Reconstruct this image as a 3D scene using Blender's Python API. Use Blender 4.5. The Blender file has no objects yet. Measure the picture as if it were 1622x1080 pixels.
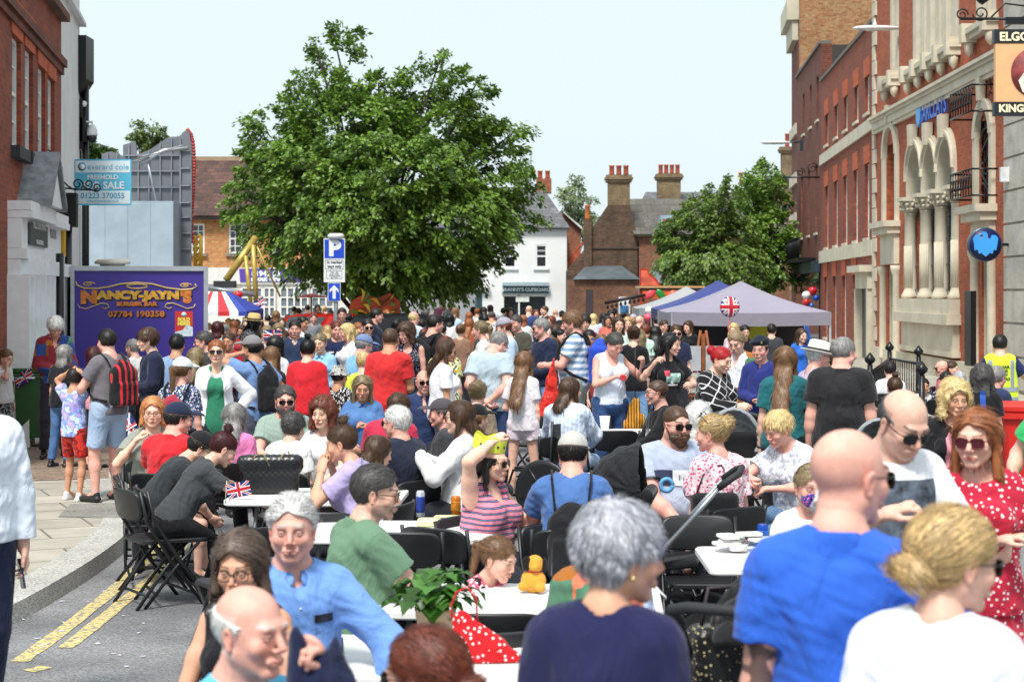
import bpy,bmesh,math,random,os
import numpy as np
from mathutils import Vector,Matrix
S=bpy.context.scene
COL=S.collection
R=math.radians
CH,FPX,HY=2.15,2700.0,462.0
cam=bpy.data.cameras.new("camera"); camo=bpy.data.objects.new("camera",cam); COL.objects.link(camo)
camo.location=(0,0,CH); camo.rotation_euler=(R(90),0,0)
cam.sensor_width=36; cam.lens=FPX*36/1622; cam.shift_y=-(540-HY)/1622
cam.clip_start=.1; cam.clip_end=2000
cam.dof.use_dof=True; cam.dof.focus_distance=15.5; cam.dof.aperture_fstop=4.5
S.camera=camo
SUN_EL,SUN_AZ=58,-20
w=bpy.data.worlds.new("World"); S.world=w; w.use_nodes=True
nt=w.node_tree; bg=nt.nodes["Background"]
sky=nt.nodes.new("ShaderNodeTexSky"); sky.sky_type='NISHITA'; sky.sun_disc=False
sky.sun_elevation=R(SUN_EL); sky.sun_rotation=R(180+SUN_AZ)*1.0; sky.air_density=1.0; sky.dust_density=4.0
mixn=nt.nodes.new("ShaderNodeMix"); mixn.data_type='RGBA'; mixn.inputs[0].default_value=.62
mixn.inputs[7].default_value=(5.0,5.75,6.05,1)
cn=nt.nodes.new("ShaderNodeTexNoise"); cn.inputs['Scale'].default_value=2.2; cn.inputs['Detail'].default_value=5
tcn=nt.nodes.new("ShaderNodeTexCoord"); nt.links.new(tcn.outputs['Generated'],cn.inputs['Vector'])
mrn=nt.nodes.new("ShaderNodeMapRange"); mrn.inputs[3].default_value=.8; mrn.inputs[4].default_value=1.0
nt.links.new(cn.outputs[0],mrn.inputs[0]); nt.links.new(mrn.outputs[0],mixn.inputs[0])
nt.links.new(sky.outputs[0],mixn.inputs[6]); nt.links.new(mixn.outputs[2],bg.inputs[0])
bg.inputs[1].default_value=.10
sl=bpy.data.lights.new("sun",'SUN'); sl.energy=2.6; sl.angle=R(14); sl.color=(1,.955,.89)
so=bpy.data.objects.new("sun",sl); COL.objects.link(so)
_d=Vector((math.sin(R(SUN_AZ))*math.cos(R(SUN_EL)),-math.cos(R(SUN_AZ))*math.cos(R(SUN_EL)),math.sin(R(SUN_EL))))
so.rotation_euler=_d.to_track_quat('Z','Y').to_euler(); so.location=(0,0,60)
S.view_settings.view_transform='Standard'; S.view_settings.look='None'
S.view_settings.exposure=.84; S.view_settings.gamma=1
S.cycles.max_bounces=5; S.cycles.diffuse_bounces=3; S.cycles.glossy_bounces=2; S.cycles.transparent_max_bounces=6
S.cycles.use_denoising=True; S.cycles.use_adaptive_sampling=True
QUICK=bool(os.environ.get("QUICK"))
def W(px,py,s,z=None):
 """point seen at pixel (px,py) of the photograph where one metre is s pixels"""
 return Vector(((px-811)/s,FPX/s,CH-(py-HY)/s if z is None else z))
def lin(c):
 if isinstance(c,str):
  c=c.lstrip('#'); c=[int(c[i:i+2],16)/255 for i in(0,2,4)]
 return tuple(((v/12.92) if v<=.04045 else((v+.055)/1.055)**2.4) for v in c[:3])
def tag(o,label=None,cat=None,group=None,kind=None):
 if label:o['label']=label
 if cat:o['category']=cat
 if group:o['group']=group
 if kind:o['kind']=kind
 return o
def empty(name,loc=(0,0,0),rz=0,label=None,cat=None,group=None,kind=None):
 o=bpy.data.objects.new(name,None); COL.objects.link(o); o.location=loc; o.rotation_euler=(0,0,rz)
 o.empty_display_size=.1
 return tag(o,label,cat,group,kind)
_mats={}
def nodes_of(m):
 m.use_nodes=True; nt=m.node_tree; return nt,nt.nodes,nt.links,nt.nodes["Principled BSDF"]
def M(col,rough=.6,metal=0,name=None,var=.12,vs=6,bump=.0,bs=30,spec=None,key=None,stretch=(1,1,1),streak=0,emit=0,trans=0,alpha=1):
 """plain painted / stone / metal surface with a little unevenness of tone and relief"""
 k=(str(col),rough,metal,var,vs,bump,bs,spec,stretch,streak,emit,trans,alpha)
 if k in _mats:return _mats[k]
 m=bpy.data.materials.new(name or "surface"); nt,N,L,B=nodes_of(m)
 c=lin(col) if isinstance(col,str) else col
 B.inputs['Roughness'].default_value=rough; B.inputs['Metallic'].default_value=metal
 if spec is not None:B.inputs['Specular IOR Level'].default_value=spec
 tc=N.new("ShaderNodeTexCoord"); mp=N.new("ShaderNodeMapping"); mp.inputs['Scale'].default_value=stretch
 L.new(tc.outputs['Object'],mp.inputs[0])
 no=N.new("ShaderNodeTexNoise"); no.inputs['Scale'].default_value=vs; no.inputs['Detail'].default_value=6; no.inputs['Roughness'].default_value=.65
 L.new(mp.outputs[0],no.inputs['Vector'])
 cr=N.new("ShaderNodeValToRGB"); cr.color_ramp.elements[0].position=.3; cr.color_ramp.elements[1].position=.7
 cr.color_ramp.elements[0].color=(*[v*(1-var*1.6) for v in c],1); cr.color_ramp.elements[1].color=(*[min(1,v*(1+var)) for v in c],1)
 L.new(no.outputs[0],cr.inputs[0]); L.new(cr.outputs[0],B.inputs['Base Color'])
 if bump:
  n2=N.new("ShaderNodeTexNoise"); n2.inputs['Scale'].default_value=bs; n2.inputs['Detail'].default_value=4
  L.new(mp.outputs[0],n2.inputs['Vector'])
  b=N.new("ShaderNodeBump"); b.inputs['Strength'].default_value=bump; b.inputs['Distance'].default_value=.02
  L.new(n2.outputs[0],b.inputs['Height']); L.new(b.outputs[0],B.inputs['Normal'])
 if emit:
  B.inputs['Emission Color'].default_value=(*c,1); B.inputs['Emission Strength'].default_value=emit
 if trans:B.inputs['Transmission Weight'].default_value=trans
 if alpha<1:B.inputs['Alpha'].default_value=alpha
 _mats[k]=m; return m
def brick_mat(c1,c2,mortar,axis='x',scale=1.0,soot=.35,name="brickwork",bw=.225,bh=.075):
 k=('brick',c1,c2,mortar,axis,scale,soot)
 if k in _mats:return _mats[k]
 m=bpy.data.materials.new(name); nt,N,L,B=nodes_of(m); B.inputs['Roughness'].default_value=.88
 tc=N.new("ShaderNodeTexCoord"); sx=N.new("ShaderNodeSeparateXYZ"); L.new(tc.outputs['Object'],sx.inputs[0])
 cb=N.new("ShaderNodeCombineXYZ")
 if axis=='x':L.new(sx.outputs['X'],cb.inputs['X'])
 elif axis=='y':L.new(sx.outputs['Y'],cb.inputs['X'])
 else:
  ad=N.new("ShaderNodeMath"); ad.operation='ADD'; L.new(sx.outputs['X'],ad.inputs[0]); L.new(sx.outputs['Y'],ad.inputs[1]); L.new(ad.outputs[0],cb.inputs['X'])
 L.new(sx.outputs['Z'],cb.inputs['Y'])
 br=N.new("ShaderNodeTexBrick"); L.new(cb.outputs[0],br.inputs['Vector']); br.inputs['Scale'].default_value=scale
 br.inputs['Brick Width'].default_value=bw; br.inputs['Row Height'].default_value=bh; br.inputs['Mortar Size'].default_value=.007
 br.inputs['Mortar Smooth'].default_value=.3; br.inputs['Color1'].default_value=(*lin(c1),1); br.inputs['Color2'].default_value=(*lin(c2),1)
 br.inputs['Mortar'].default_value=(*lin(mortar),1); br.inputs['Bias'].default_value=-.1
 no=N.new("ShaderNodeTexNoise"); no.inputs['Scale'].default_value=1.1; no.inputs['Detail'].default_value=8; no.inputs['Roughness'].default_value=.7
 L.new(tc.outputs['Object'],no.inputs['Vector'])
 mr=N.new("ShaderNodeMapRange"); mr.inputs[1].default_value=.3; mr.inputs[2].default_value=.72; mr.inputs[3].default_value=1-soot; mr.inputs[4].default_value=1.15
 L.new(no.outputs[0],mr.inputs[0])
 n3=N.new("ShaderNodeTexNoise"); n3.inputs['Scale'].default_value=9; n3.inputs['Detail'].default_value=3
 L.new(tc.outputs['Object'],n3.inputs['Vector'])
 mr3=N.new("ShaderNodeMapRange"); mr3.inputs[1].default_value=.3; mr3.inputs[2].default_value=.7; mr3.inputs[3].default_value=.75; mr3.inputs[4].default_value=1.2
 L.new(n3.outputs[0],mr3.inputs[0]); mu=N.new("ShaderNodeMath"); mu.operation='MULTIPLY'; L.new(mr.outputs[0],mu.inputs[0]); L.new(mr3.outputs[0],mu.inputs[1])
 mx=N.new("ShaderNodeVectorMath"); mx.operation='SCALE'; L.new(br.outputs['Color'],mx.inputs[0]); L.new(mu.outputs[0],mx.inputs['Scale'])
 L.new(mx.outputs[0],B.inputs['Base Color'])
 bm=N.new("ShaderNodeBump"); bm.inputs['Strength'].default_value=.5; bm.inputs['Distance'].default_value=.01; bm.invert=True
 L.new(br.outputs['Fac'],bm.inputs['Height']); L.new(bm.outputs[0],B.inputs['Normal'])
 _mats[k]=m; return m
def fabric(col,kind='plain',c2=None,sc=1.0,c3=None,rough=.88,fold=1.0):
 k=('fab',str(col),kind,str(c2),sc,str(c3),rough,fold)
 if k in _mats:return _mats[k]
 m=bpy.data.materials.new("fabric"); nt,N,L,B=nodes_of(m); B.inputs['Roughness'].default_value=rough
 B.inputs['Specular IOR Level'].default_value=.25
 try:B.inputs['Sheen Weight'].default_value=.12
 except Exception:pass
 a=(*lin(col),1); b=(*(lin(c2) if c2 else(.8,.8,.8)),1); c=(*(lin(c3) if c3 else(.1,.1,.1)),1)
 tc=N.new("ShaderNodeTexCoord"); V=tc.outputs['Object']
 def noise(s,d=4,v=V):
  n=N.new("ShaderNodeTexNoise"); n.inputs['Scale'].default_value=s; n.inputs['Detail'].default_value=d; L.new(v,n.inputs['Vector']); return n
 def ramp(src,stops,const=True):
  r=N.new("ShaderNodeValToRGB"); r.color_ramp.interpolation='CONSTANT' if const else 'LINEAR'
  e=r.color_ramp.elements; e[0].position,e[0].color=stops[0]; e[1].position,e[1].color=stops[1]
  for p_,c_ in stops[2:]:
   x=e.new(p_); x.color=c_
  L.new(src,r.inputs[0]); return r.outputs[0]
 def wave(direction,s):
  wv=N.new("ShaderNodeTexWave"); wv.bands_direction=direction; wv.inputs['Scale'].default_value=s; wv.inputs['Distortion'].default_value=.6
  wv.inputs['Detail Scale'].default_value=.6; L.new(V,wv.inputs['Vector']); return wv.outputs['Fac']
 def mix(f,x,y):
  q=N.new("ShaderNodeMix"); q.data_type='RGBA'; L.new(f,q.inputs[0])
  for i,v in((6,x),(7,y)):
   if isinstance(v,tuple):q.inputs[i].default_value=v
   else:L.new(v,q.inputs[i])
  return q.outputs[2]
 if kind=='stripes':out=ramp(wave('Z',2.6*sc),[(0,a),(.5,b)])
 elif kind=='vstripes':out=ramp(wave('X',12*sc),[(0,a),(.7,b)])
 elif kind=='multistripe':out=ramp(wave('Z',2.2*sc),[(0,a),(.25,b),(.45,c),(.6,b),(.8,a)])
 elif kind in('dots','floral'):
  v=N.new("ShaderNodeTexVoronoi"); v.inputs['Scale'].default_value=22*sc; v.inputs['Randomness'].default_value=.85 if kind=='dots' else 1; L.new(V,v.inputs['Vector'])
  if kind=='dots':out=ramp(v.outputs['Distance'],[(0,b),(.26,a)])
  else:
   o1=ramp(v.outputs['Distance'],[(0,b),(.42,a)]); n=noise(14*sc,2); o2=ramp(n.outputs[0],[(0,c),(.42,a)])
   f=ramp(n.outputs[0],[(0,(1,1,1,1)),(.42,(0,0,0,1))]); out=mix(f,o1,o2)
 elif kind=='plaid':
  mp=N.new("ShaderNodeMapping"); mp.inputs['Rotation'].default_value=(0,R(45),0); L.new(V,mp.inputs[0]); V=mp.outputs[0]
  x=ramp(wave('X',3.3*sc),[(0,(0,0,0,1)),(.965,(1,1,1,1))]); y=ramp(wave('Z',3.3*sc),[(0,(0,0,0,1)),(.965,(1,1,1,1))])
  ad=N.new("ShaderNodeMath"); ad.operation='MAXIMUM'; L.new(x,ad.inputs[0]); L.new(y,ad.inputs[1]); out=mix(ad.outputs[0],a,b)
 elif kind=='blotch':
  n=noise(9*sc,3); out=ramp(n.outputs[0],[(0,a),(.44,c),(.5,b),(.6,a)],False)
 elif kind=='patch':
  v=N.new("ShaderNodeTexVoronoi"); v.distance='CHEBYCHEV'; v.inputs['Scale'].default_value=7*sc; v.inputs['Randomness'].default_value=.35; L.new(V,v.inputs['Vector'])
  sp=N.new("ShaderNodeSeparateColor"); L.new(v.outputs['Color'],sp.inputs[0])
  out=ramp(sp.outputs[0],[(0,a),(.3,b),(.55,c),(.75,(.08,.2,.12,1)),(.88,(.35,.12,.02,1))])
 elif kind=='denim':
  n=noise(3.5,3); out=ramp(n.outputs[0],[(.35,a),(.65,b)],False)
 else:out=a
 n1=noise(3.0,3); mr=N.new("ShaderNodeMapRange"); mr.inputs[3].default_value=.84; mr.inputs[4].default_value=1.12; L.new(n1.outputs[0],mr.inputs[0])
 sc_=N.new("ShaderNodeVectorMath"); sc_.operation='SCALE'; L.new(mr.outputs[0],sc_.inputs['Scale'])
 if isinstance(out,tuple):sc_.inputs[0].default_value=out[:3]
 else:L.new(out,sc_.inputs[0])
 L.new(sc_.outputs[0],B.inputs['Base Color'])
 mp2=N.new("ShaderNodeMapping"); mp2.inputs['Scale'].default_value=(5.5,5.5,3.6); L.new(tc.outputs['Object'],mp2.inputs[0])
 n2=N.new("ShaderNodeTexNoise"); n2.inputs['Scale'].default_value=1; n2.inputs['Detail'].default_value=3; n2.inputs['Distortion'].default_value=1.4
 L.new(mp2.outputs[0],n2.inputs['Vector'])
 bm=N.new("ShaderNodeBump"); bm.inputs['Strength'].default_value=1.0*fold; bm.inputs['Distance'].default_value=.035; L.new(n2.outputs[0],bm.inputs['Height'])
 n4=noise(260,2); b2=N.new("ShaderNodeBump"); b2.inputs['Strength'].default_value=.15; b2.inputs['Distance'].default_value=.002
 L.new(n4.outputs[0],b2.inputs['Height']); L.new(bm.outputs[0],b2.inputs['Normal']); L.new(b2.outputs[0],B.inputs['Normal'])
 _mats[k]=m; return m
def vcol_mat(name,rough,spec=.4,bump=0,bs=200,sss=0,strand=False):
 k=('v',name)
 if k in _mats:return _mats[k]
 m=bpy.data.materials.new(name); nt,N,L,B=nodes_of(m); B.inputs['Roughness'].default_value=rough; B.inputs['Specular IOR Level'].default_value=spec
 at=N.new("ShaderNodeVertexColor"); at.layer_name="Col"
 tc=N.new("ShaderNodeTexCoord"); n=N.new("ShaderNodeTexNoise"); n.inputs['Scale'].default_value=22; n.inputs['Detail'].default_value=9; n.inputs['Roughness'].default_value=.7; mp=N.new("ShaderNodeMapping"); mp.inputs['Scale'].default_value=(5,5,.7) if strand else(1,1,1); L.new(tc.outputs['Object'],mp.inputs[0]); L.new(mp.outputs[0],n.inputs['Vector'])
 mr=N.new("ShaderNodeMapRange"); mr.inputs[1].default_value=.25; mr.inputs[2].default_value=.75; mr.inputs[3].default_value=.45 if strand else.80; mr.inputs[4].default_value=1.6 if strand else 1.16; L.new(n.outputs[0],mr.inputs[0])
 sc=N.new("ShaderNodeVectorMath"); sc.operation='SCALE'; L.new(at.outputs[0],sc.inputs[0]); L.new(mr.outputs[0],sc.inputs['Scale']); L.new(sc.outputs[0],B.inputs['Base Color'])
 if sss:
  B.inputs['Subsurface Weight'].default_value=sss; B.inputs['Subsurface Radius'].default_value=(.9,.3,.15); B.inputs['Subsurface Scale'].default_value=.012
 if bump:
  n2=N.new("ShaderNodeTexNoise"); n2.inputs['Scale'].default_value=bs; n2.inputs['Detail'].default_value=3; L.new(tc.outputs['Object'],n2.inputs['Vector'])
  b=N.new("ShaderNodeBump"); b.inputs['Strength'].default_value=bump; b.inputs['Distance'].default_value=.004; L.new(n2.outputs[0],b.inputs['Height']); L.new(b.outputs[0],B.inputs['Normal'])
 _mats[k]=m; return m
def mesh_np(name,V,F,mat,parent=None,col=None,smooth=True,link=True):
 """mesh from numpy verts (n,3) and faces (m,3 or 4), per-vertex colour optional"""
 me=bpy.data.meshes.new(name); V=np.asarray(V,np.float32); F=np.asarray(F,np.int32)
 n,m,q=len(V),len(F),F.shape[1] if len(F) else 4
 me.vertices.add(n); me.vertices.foreach_set('co',V.ravel())
 me.loops.add(m*q); me.loops.foreach_set('vertex_index',F.ravel())
 me.polygons.add(m); me.polygons.foreach_set('loop_start',np.arange(0,m*q,q,dtype=np.int32))
 try:me.polygons.foreach_set('loop_total',np.full(m,q,np.int32))
 except Exception:pass
 if smooth:me.polygons.foreach_set('use_smooth',np.ones(m,bool))
 me.update(calc_edges=True)
 if col is not None:
  ca=me.color_attributes.new("Col",'FLOAT_COLOR','POINT'); c=np.ones((n,4),np.float32); c[:,:3]=col; ca.data.foreach_set('color',c.ravel())
 if mat:me.materials.append(mat)
 o=bpy.data.objects.new(name,me)
 if link:COL.objects.link(o)
 if parent:o.parent=parent
 return o
class MB:
 """collects boxes, bars, tubes, lathes and prisms into one mesh"""
 def __init__(s):s.v=[]; s.f=[]; s.mi=[]; s.m=0; s.sm=[]
 def add(s,vs,fs,smooth=False):
  b=len(s.v); s.v+=[tuple(v) for v in vs]; s.f+=[tuple(i+b for i in f) for f in fs]; s.mi+=[s.m]*len(fs); s.sm+=[smooth]*len(fs); return s
 def box(s,c,d,rz=0,rot=None):
  M_=rot if rot is not None else Matrix.Rotation(rz,3,'Z'); c=Vector(c)
  vs=[c+M_@Vector((x*d[0]/2,y*d[1]/2,z*d[2]/2)) for x in(-1,1) for y in(-1,1) for z in(-1,1)]
  return s.add(vs,[(0,1,3,2),(4,6,7,5),(0,4,5,1),(2,3,7,6),(0,2,6,4),(1,5,7,3)])
 def bb(s,x0,x1,y0,y1,z0,z1):return s.box(((x0+x1)/2,(y0+y1)/2,(z0+z1)/2),(x1-x0,y1-y0,z1-z0))
 def bev(s,c,d,r,seg=3,rz=0,rot=None):
  """box with rounded vertical edges and chamfered top"""
  M_=rot if rot is not None else Matrix.Rotation(rz,3,'Z'); c=Vector(c); pts=[]
  hx,hy=d[0]/2-r,d[1]/2-r
  for q,(sx,sy) in enumerate(((1,1),(-1,1),(-1,-1),(1,-1))):
   for i in range(seg+1):
    a=math.pi/2*(q+i/seg); pts.append((sx*hx+r*math.cos(a),sy*hy+r*math.sin(a)))
  n=len(pts); vs=[]; e=min(r,d[2]/2)*.4
  for z,k in((-d[2]/2,e),(-d[2]/2+e,0),(d[2]/2-e,0),(d[2]/2,e)):
   for x,y in pts:vs.append(c+M_@Vector((x*(1-k/(d[0]/2)),y*(1-k/(d[1]/2)),z)))
  fs=[(l*n+i,l*n+(i+1)%n,(l+1)*n+(i+1)%n,(l+1)*n+i) for l in range(3) for i in range(n)]
  fs+=[tuple(reversed(range(n))),tuple(range(3*n,4*n))]
  return s.add(vs,fs)
 def tube(s,pts,r,seg=8,cap=True,flat=None):
  pts=[Vector(p) for p in pts]; rs=r if isinstance(r,(list,tuple)) else[r]*len(pts); vs=[]; up=None
  for i,p in enumerate(pts):
   t=(pts[min(i+1,len(pts)-1)]-pts[max(i-1,0)]).normalized()
   if up is None:up=Vector((0,0,1)) if abs(t.z)<.9 else Vector((1,0,0))
   u=t.cross(up).normalized(); v=u.cross(t).normalized(); up=v
   for k in range(seg):
    a=2*math.pi*k/seg; vs.append(p+u*math.cos(a)*rs[i]+v*math.sin(a)*rs[i]*(flat or 1))
  n=len(pts); fs=[(i*seg+k,i*seg+(k+1)%seg,(i+1)*seg+(k+1)%seg,(i+1)*seg+k) for i in range(n-1) for k in range(seg)]
  s.add(vs,fs,True)
  if cap:b=len(s.v)-len(vs); s.f+=[tuple(b+k for k in reversed(range(seg))),tuple(b+(n-1)*seg+k for k in range(seg))]; s.mi+=[s.m]*2; s.sm+=[False]*2
  return s
 def lathe(s,prof,seg=16,c=(0,0,0),rot=None,sx=1,sy=1):
  vs=[]; c=Vector(c)
  for r,z in prof:
   for k in range(seg):
    a=2*math.pi*k/seg; q=Vector((r*math.cos(a)*sx,r*math.sin(a)*sy,z)); vs.append(c+(rot@q if rot is not None else q))
  n=len(prof); fs=[(i*seg+k,i*seg+(k+1)%seg,(i+1)*seg+(k+1)%seg,(i+1)*seg+k) for i in range(n-1) for k in range(seg)]
  fs+=[tuple(reversed(range(seg))),tuple((n-1)*seg+k for k in range(seg))]
  return s.add(vs,fs,True)
 def prism(s,poly,h,mat4):
  """polygon in local xy, extruded 0..h along local z"""
  n=len(poly); vs=[mat4@Vector((x,y,0)) for x,y in poly]+[mat4@Vector((x,y,h)) for x,y in poly]
  return s.add(vs,[(i,(i+1)%n,n+(i+1)%n,n+i) for i in range(n)]+[tuple(reversed(range(n))),tuple(range(n,2*n))])
 def build(s,name,mats,parent=None,loc=None):
  me=bpy.data.meshes.new(name); me.from_pydata([tuple(v) for v in s.v],[],s.f)
  for m in(mats if isinstance(mats,(list,tuple)) else[mats]):me.materials.append(m)
  me.polygons.foreach_set('material_index',s.mi); me.polygons.foreach_set('use_smooth',s.sm); me.update()
  bm=bmesh.new(); bm.from_mesh(me); bmesh.ops.recalc_face_normals(bm,faces=bm.faces); bm.to_mesh(me); bm.free()
  o=bpy.data.objects.new(name,me); COL.objects.link(o)
  if parent:o.parent=parent
  if loc is not None:o.location=loc
  return o
def text(body,size,mat,parent,mat4,name="lettering",align='CENTER',bold=0.0,ext=.002,sx=1.0,spacing=1.0,shear=0):
 cu=bpy.data.curves.new(name,'FONT'); cu.body=body; cu.size=size; cu.align_x=align; cu.align_y='CENTER'
 cu.extrude=ext; cu.offset=bold; cu.resolution_u=3; cu.space_character=spacing; cu.shear=shear
 t=bpy.data.objects.new(name,cu); COL.objects.link(t); dg=bpy.context.evaluated_depsgraph_get()
 me=bpy.data.meshes.new_from_object(t.evaluated_get(dg)); COL.objects.unlink(t); bpy.data.objects.remove(t)
 me.materials.clear(); me.materials.append(mat); me.transform(mat4@Matrix.Diagonal((sx,1,1,1)))
 o=bpy.data.objects.new(name,me); COL.objects.link(o); o.parent=parent; return o
def face_cam(loc,rz=0):
 """frame whose local xy plane stands upright facing the camera (-Y), turned by rz about z"""
 return Matrix.Translation(loc)@Matrix.Rotation(rz,4,'Z')@Matrix.Rotation(R(90),4,'X')
def copy_thing(root,loc,rz,label=None,group=None):
 r=root.copy(); COL.objects.link(r); r.location=loc; r.rotation_euler=(0,0,rz)
 if label:r['label']=label
 if group:r['group']=group
 for ch in root.children:
  c=ch.copy(); COL.objects.link(c); c.parent=r
  for g in ch.children:
   d=g.copy(); COL.objects.link(d); d.parent=c
 return r
def vec(*a):return np.array(a,np.float64)
def nrm(v):
 v=np.asarray(v,float); return v/(np.linalg.norm(v)+1e-9)
class Field:
 def __init__(s,lo,hi,h):
  s.h=h; s.lo=np.asarray(lo,float)-2*h; n=np.ceil((np.asarray(hi,float)+2*h-s.lo)/h).astype(int)+1
  s.n=n; s.ax=[s.lo[i]+h*np.arange(n[i]) for i in range(3)]; s.F=np.full(n,1.0,np.float32)
 def win(s,lo,hi):
  a=np.clip(np.floor((np.asarray(lo)-s.lo)/s.h).astype(int),0,s.n); b=np.clip(np.ceil((np.asarray(hi)-s.lo)/s.h).astype(int)+1,0,s.n)
  if np.any(b<=a):return None,None
  return(slice(a[0],b[0]),slice(a[1],b[1]),slice(a[2],b[2])),(s.ax[0][a[0]:b[0],None,None].astype(np.float32),s.ax[1][None,a[1]:b[1],None].astype(np.float32),s.ax[2][None,None,a[2]:b[2]].astype(np.float32))
 def op(s,prim,k=.02,mode='add'):
  fn,lo,hi=prim; pad=k+2.5*s.h+.004
  w,P=s.win(lo-pad,hi+pad)
  if w is None:return
  d=fn(*P); a=s.F[w]
  if mode=='add':
   h=np.maximum(k-np.abs(a-d),0)/max(k,1e-6); s.F[w]=np.minimum(a,d)-h*h*k*.25
  elif mode=='sub':
   d=-d; h=np.maximum(k-np.abs(a-d),0)/max(k,1e-6); s.F[w]=np.maximum(a,d)+h*h*k*.25
 def cut(s,fn):s.F=np.maximum(s.F,fn(s.ax[0][:,None,None],s.ax[1][None,:,None],s.ax[2][None,None,:]).astype(np.float32))
 def grow(s,fn):s.F=s.F+fn(s.ax[0][:,None,None],s.ax[1][None,:,None],s.ax[2][None,None,:]).astype(np.float32)
 def mesh(s):
  F=s.F; nx,ny,nz=F.shape; ins=F<0
  F[0]=np.maximum(F[0],1e-3); F[-1]=np.maximum(F[-1],1e-3); F[:,0]=np.maximum(F[:,0],1e-3); F[:,-1]=np.maximum(F[:,-1],1e-3); F[:,:,0]=np.maximum(F[:,:,0],1e-3); F[:,:,-1]=np.maximum(F[:,:,-1],1e-3)
  ins=F<0; c=ins[:-1,:-1,:-1].astype(np.int8)
  tot=np.zeros((nx-1,ny-1,nz-1),np.int8)
  for i in(0,1):
   for j in(0,1):
    for k in(0,1):tot+=ins[i:nx-1+i,j:ny-1+j,k:nz-1+k]
  act=np.argwhere((tot>0)&(tot<8))
  if len(act)==0:return np.zeros((0,3)),np.zeros((0,4),int)
  idx=np.full((nx-1,ny-1,nz-1),-1,np.int32); idx[act[:,0],act[:,1],act[:,2]]=np.arange(len(act))
  cor=[(i,j,k) for i in(0,1) for j in(0,1) for k in(0,1)]
  val=np.stack([F[act[:,0]+i,act[:,1]+j,act[:,2]+k] for i,j,k in cor],1); co=np.array(cor,float)
  acc=np.zeros((len(act),3)); cnt=np.zeros(len(act))
  for a in range(8):
   for b in range(a+1,8):
    if np.abs(co[a]-co[b]).sum()!=1:continue
    va,vb=val[:,a],val[:,b]; x=(va<0)!=(vb<0)
    t=np.where(x,va/np.where(x,va-vb,1),0)[:,None]; acc+=np.where(x[:,None],co[a]+t*(co[b]-co[a]),0); cnt+=x
  V=s.lo+s.h*(act+acc/cnt[:,None]); Q=[]
  for ax in range(3):
   sl0=[slice(1,-1)]*3; sl1=[slice(1,-1)]*3; sl0[ax]=slice(0,-1); sl1[ax]=slice(1,None)
   A=ins[tuple(sl0)]; B=ins[tuple(sl1)]; e=np.argwhere(A!=B)
   if len(e)==0:continue
   st=A[e[:,0],e[:,1],e[:,2]]; o=np.array([1,1,1]); o[ax]=0; e=e+o
   u,v=[(1,2),(2,0),(0,1)][ax]
   def cell(du,dv):
    q=e.copy(); q[:,u]-=du; q[:,v]-=dv; return idx[q[:,0],q[:,1],q[:,2]]
   q=np.stack([cell(1,1),cell(0,1),cell(0,0),cell(1,0)],1); q[~st]=q[~st][:,::-1]; Q.append(q)
  Q=np.concatenate(Q); Q=Q[(Q>=0).all(1)]
  return V,Q
def cone(a,b,r1,r2,flat=None,plane=None):
 """tapered capsule; flat=(normal, factor) squashes it; plane=(point, normal) cuts it off"""
 a=np.asarray(a,float); b=np.asarray(b,float); ab=b-a; L2=float(ab@ab)+1e-12; r=max(r1,r2)*1.05
 if flat:n,f=nrm(flat[0]),flat[1]; g=1/f-1
 def fn(x,y,z):
  px,py,pz=x-a[0],y-a[1],z-a[2]; t=np.clip((px*ab[0]+py*ab[1]+pz*ab[2])/L2,0,1)
  qx,qy,qz=px-t*ab[0],py-t*ab[1],pz-t*ab[2]
  if flat:
   m=(qx*n[0]+qy*n[1]+qz*n[2])*g; d2=(qx+m*n[0])**2+(qy+m*n[1])**2+(qz+m*n[2])**2
  else:d2=qx*qx+qy*qy+qz*qz
  d=np.sqrt(d2)-(r1+(r2-r1)*t)
  if flat:d=d*(f if f<1 else 1)
  if plane is not None:
   d=np.maximum(d,(x-plane[0][0])*plane[1][0]+(y-plane[0][1])*plane[1][1]+(z-plane[0][2])*plane[1][2])
  return d
 rr=r*(max(1,flat[1]) if flat else 1)
 return fn,np.minimum(a,b)-rr,np.maximum(a,b)+rr
def ell(c,r,rot=None):
 c=np.asarray(c,float); r=np.asarray(r,float); A=np.eye(3) if rot is None else np.asarray(rot,float).T; m=float(r.min())
 def fn(x,y,z):
  px,py,pz=x-c[0],y-c[1],z-c[2]
  if rot is None:q=(px,py,pz)
  else:q=[A[i,0]*px+A[i,1]*py+A[i,2]*pz for i in range(3)]
  k0=np.sqrt((q[0]/r[0])**2+(q[1]/r[1])**2+(q[2]/r[2])**2); k1=np.sqrt((q[0]/r[0]**2)**2+(q[1]/r[1]**2)**2+(q[2]/r[2]**2)**2)+1e-6
  return k0*(k0-1)/k1
 R_=float(r.max()); return fn,c-R_,c+R_
def rbox(c,hs,rad,rot=None):
 c=np.asarray(c,float); A=np.eye(3) if rot is None else np.asarray(rot,float).T
 def fn(x,y,z):
  px,py,pz=x-c[0],y-c[1],z-c[2]; q=[np.abs(A[i,0]*px+A[i,1]*py+A[i,2]*pz)-(hs[i]-rad) for i in range(3)]
  o=np.sqrt(np.maximum(q[0],0)**2+np.maximum(q[1],0)**2+np.maximum(q[2],0)**2); return o+np.minimum(np.maximum(np.maximum(q[0],q[1]),q[2]),0)-rad
 R_=float(np.linalg.norm(hs)); return fn,c-R_,c+R_
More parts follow.
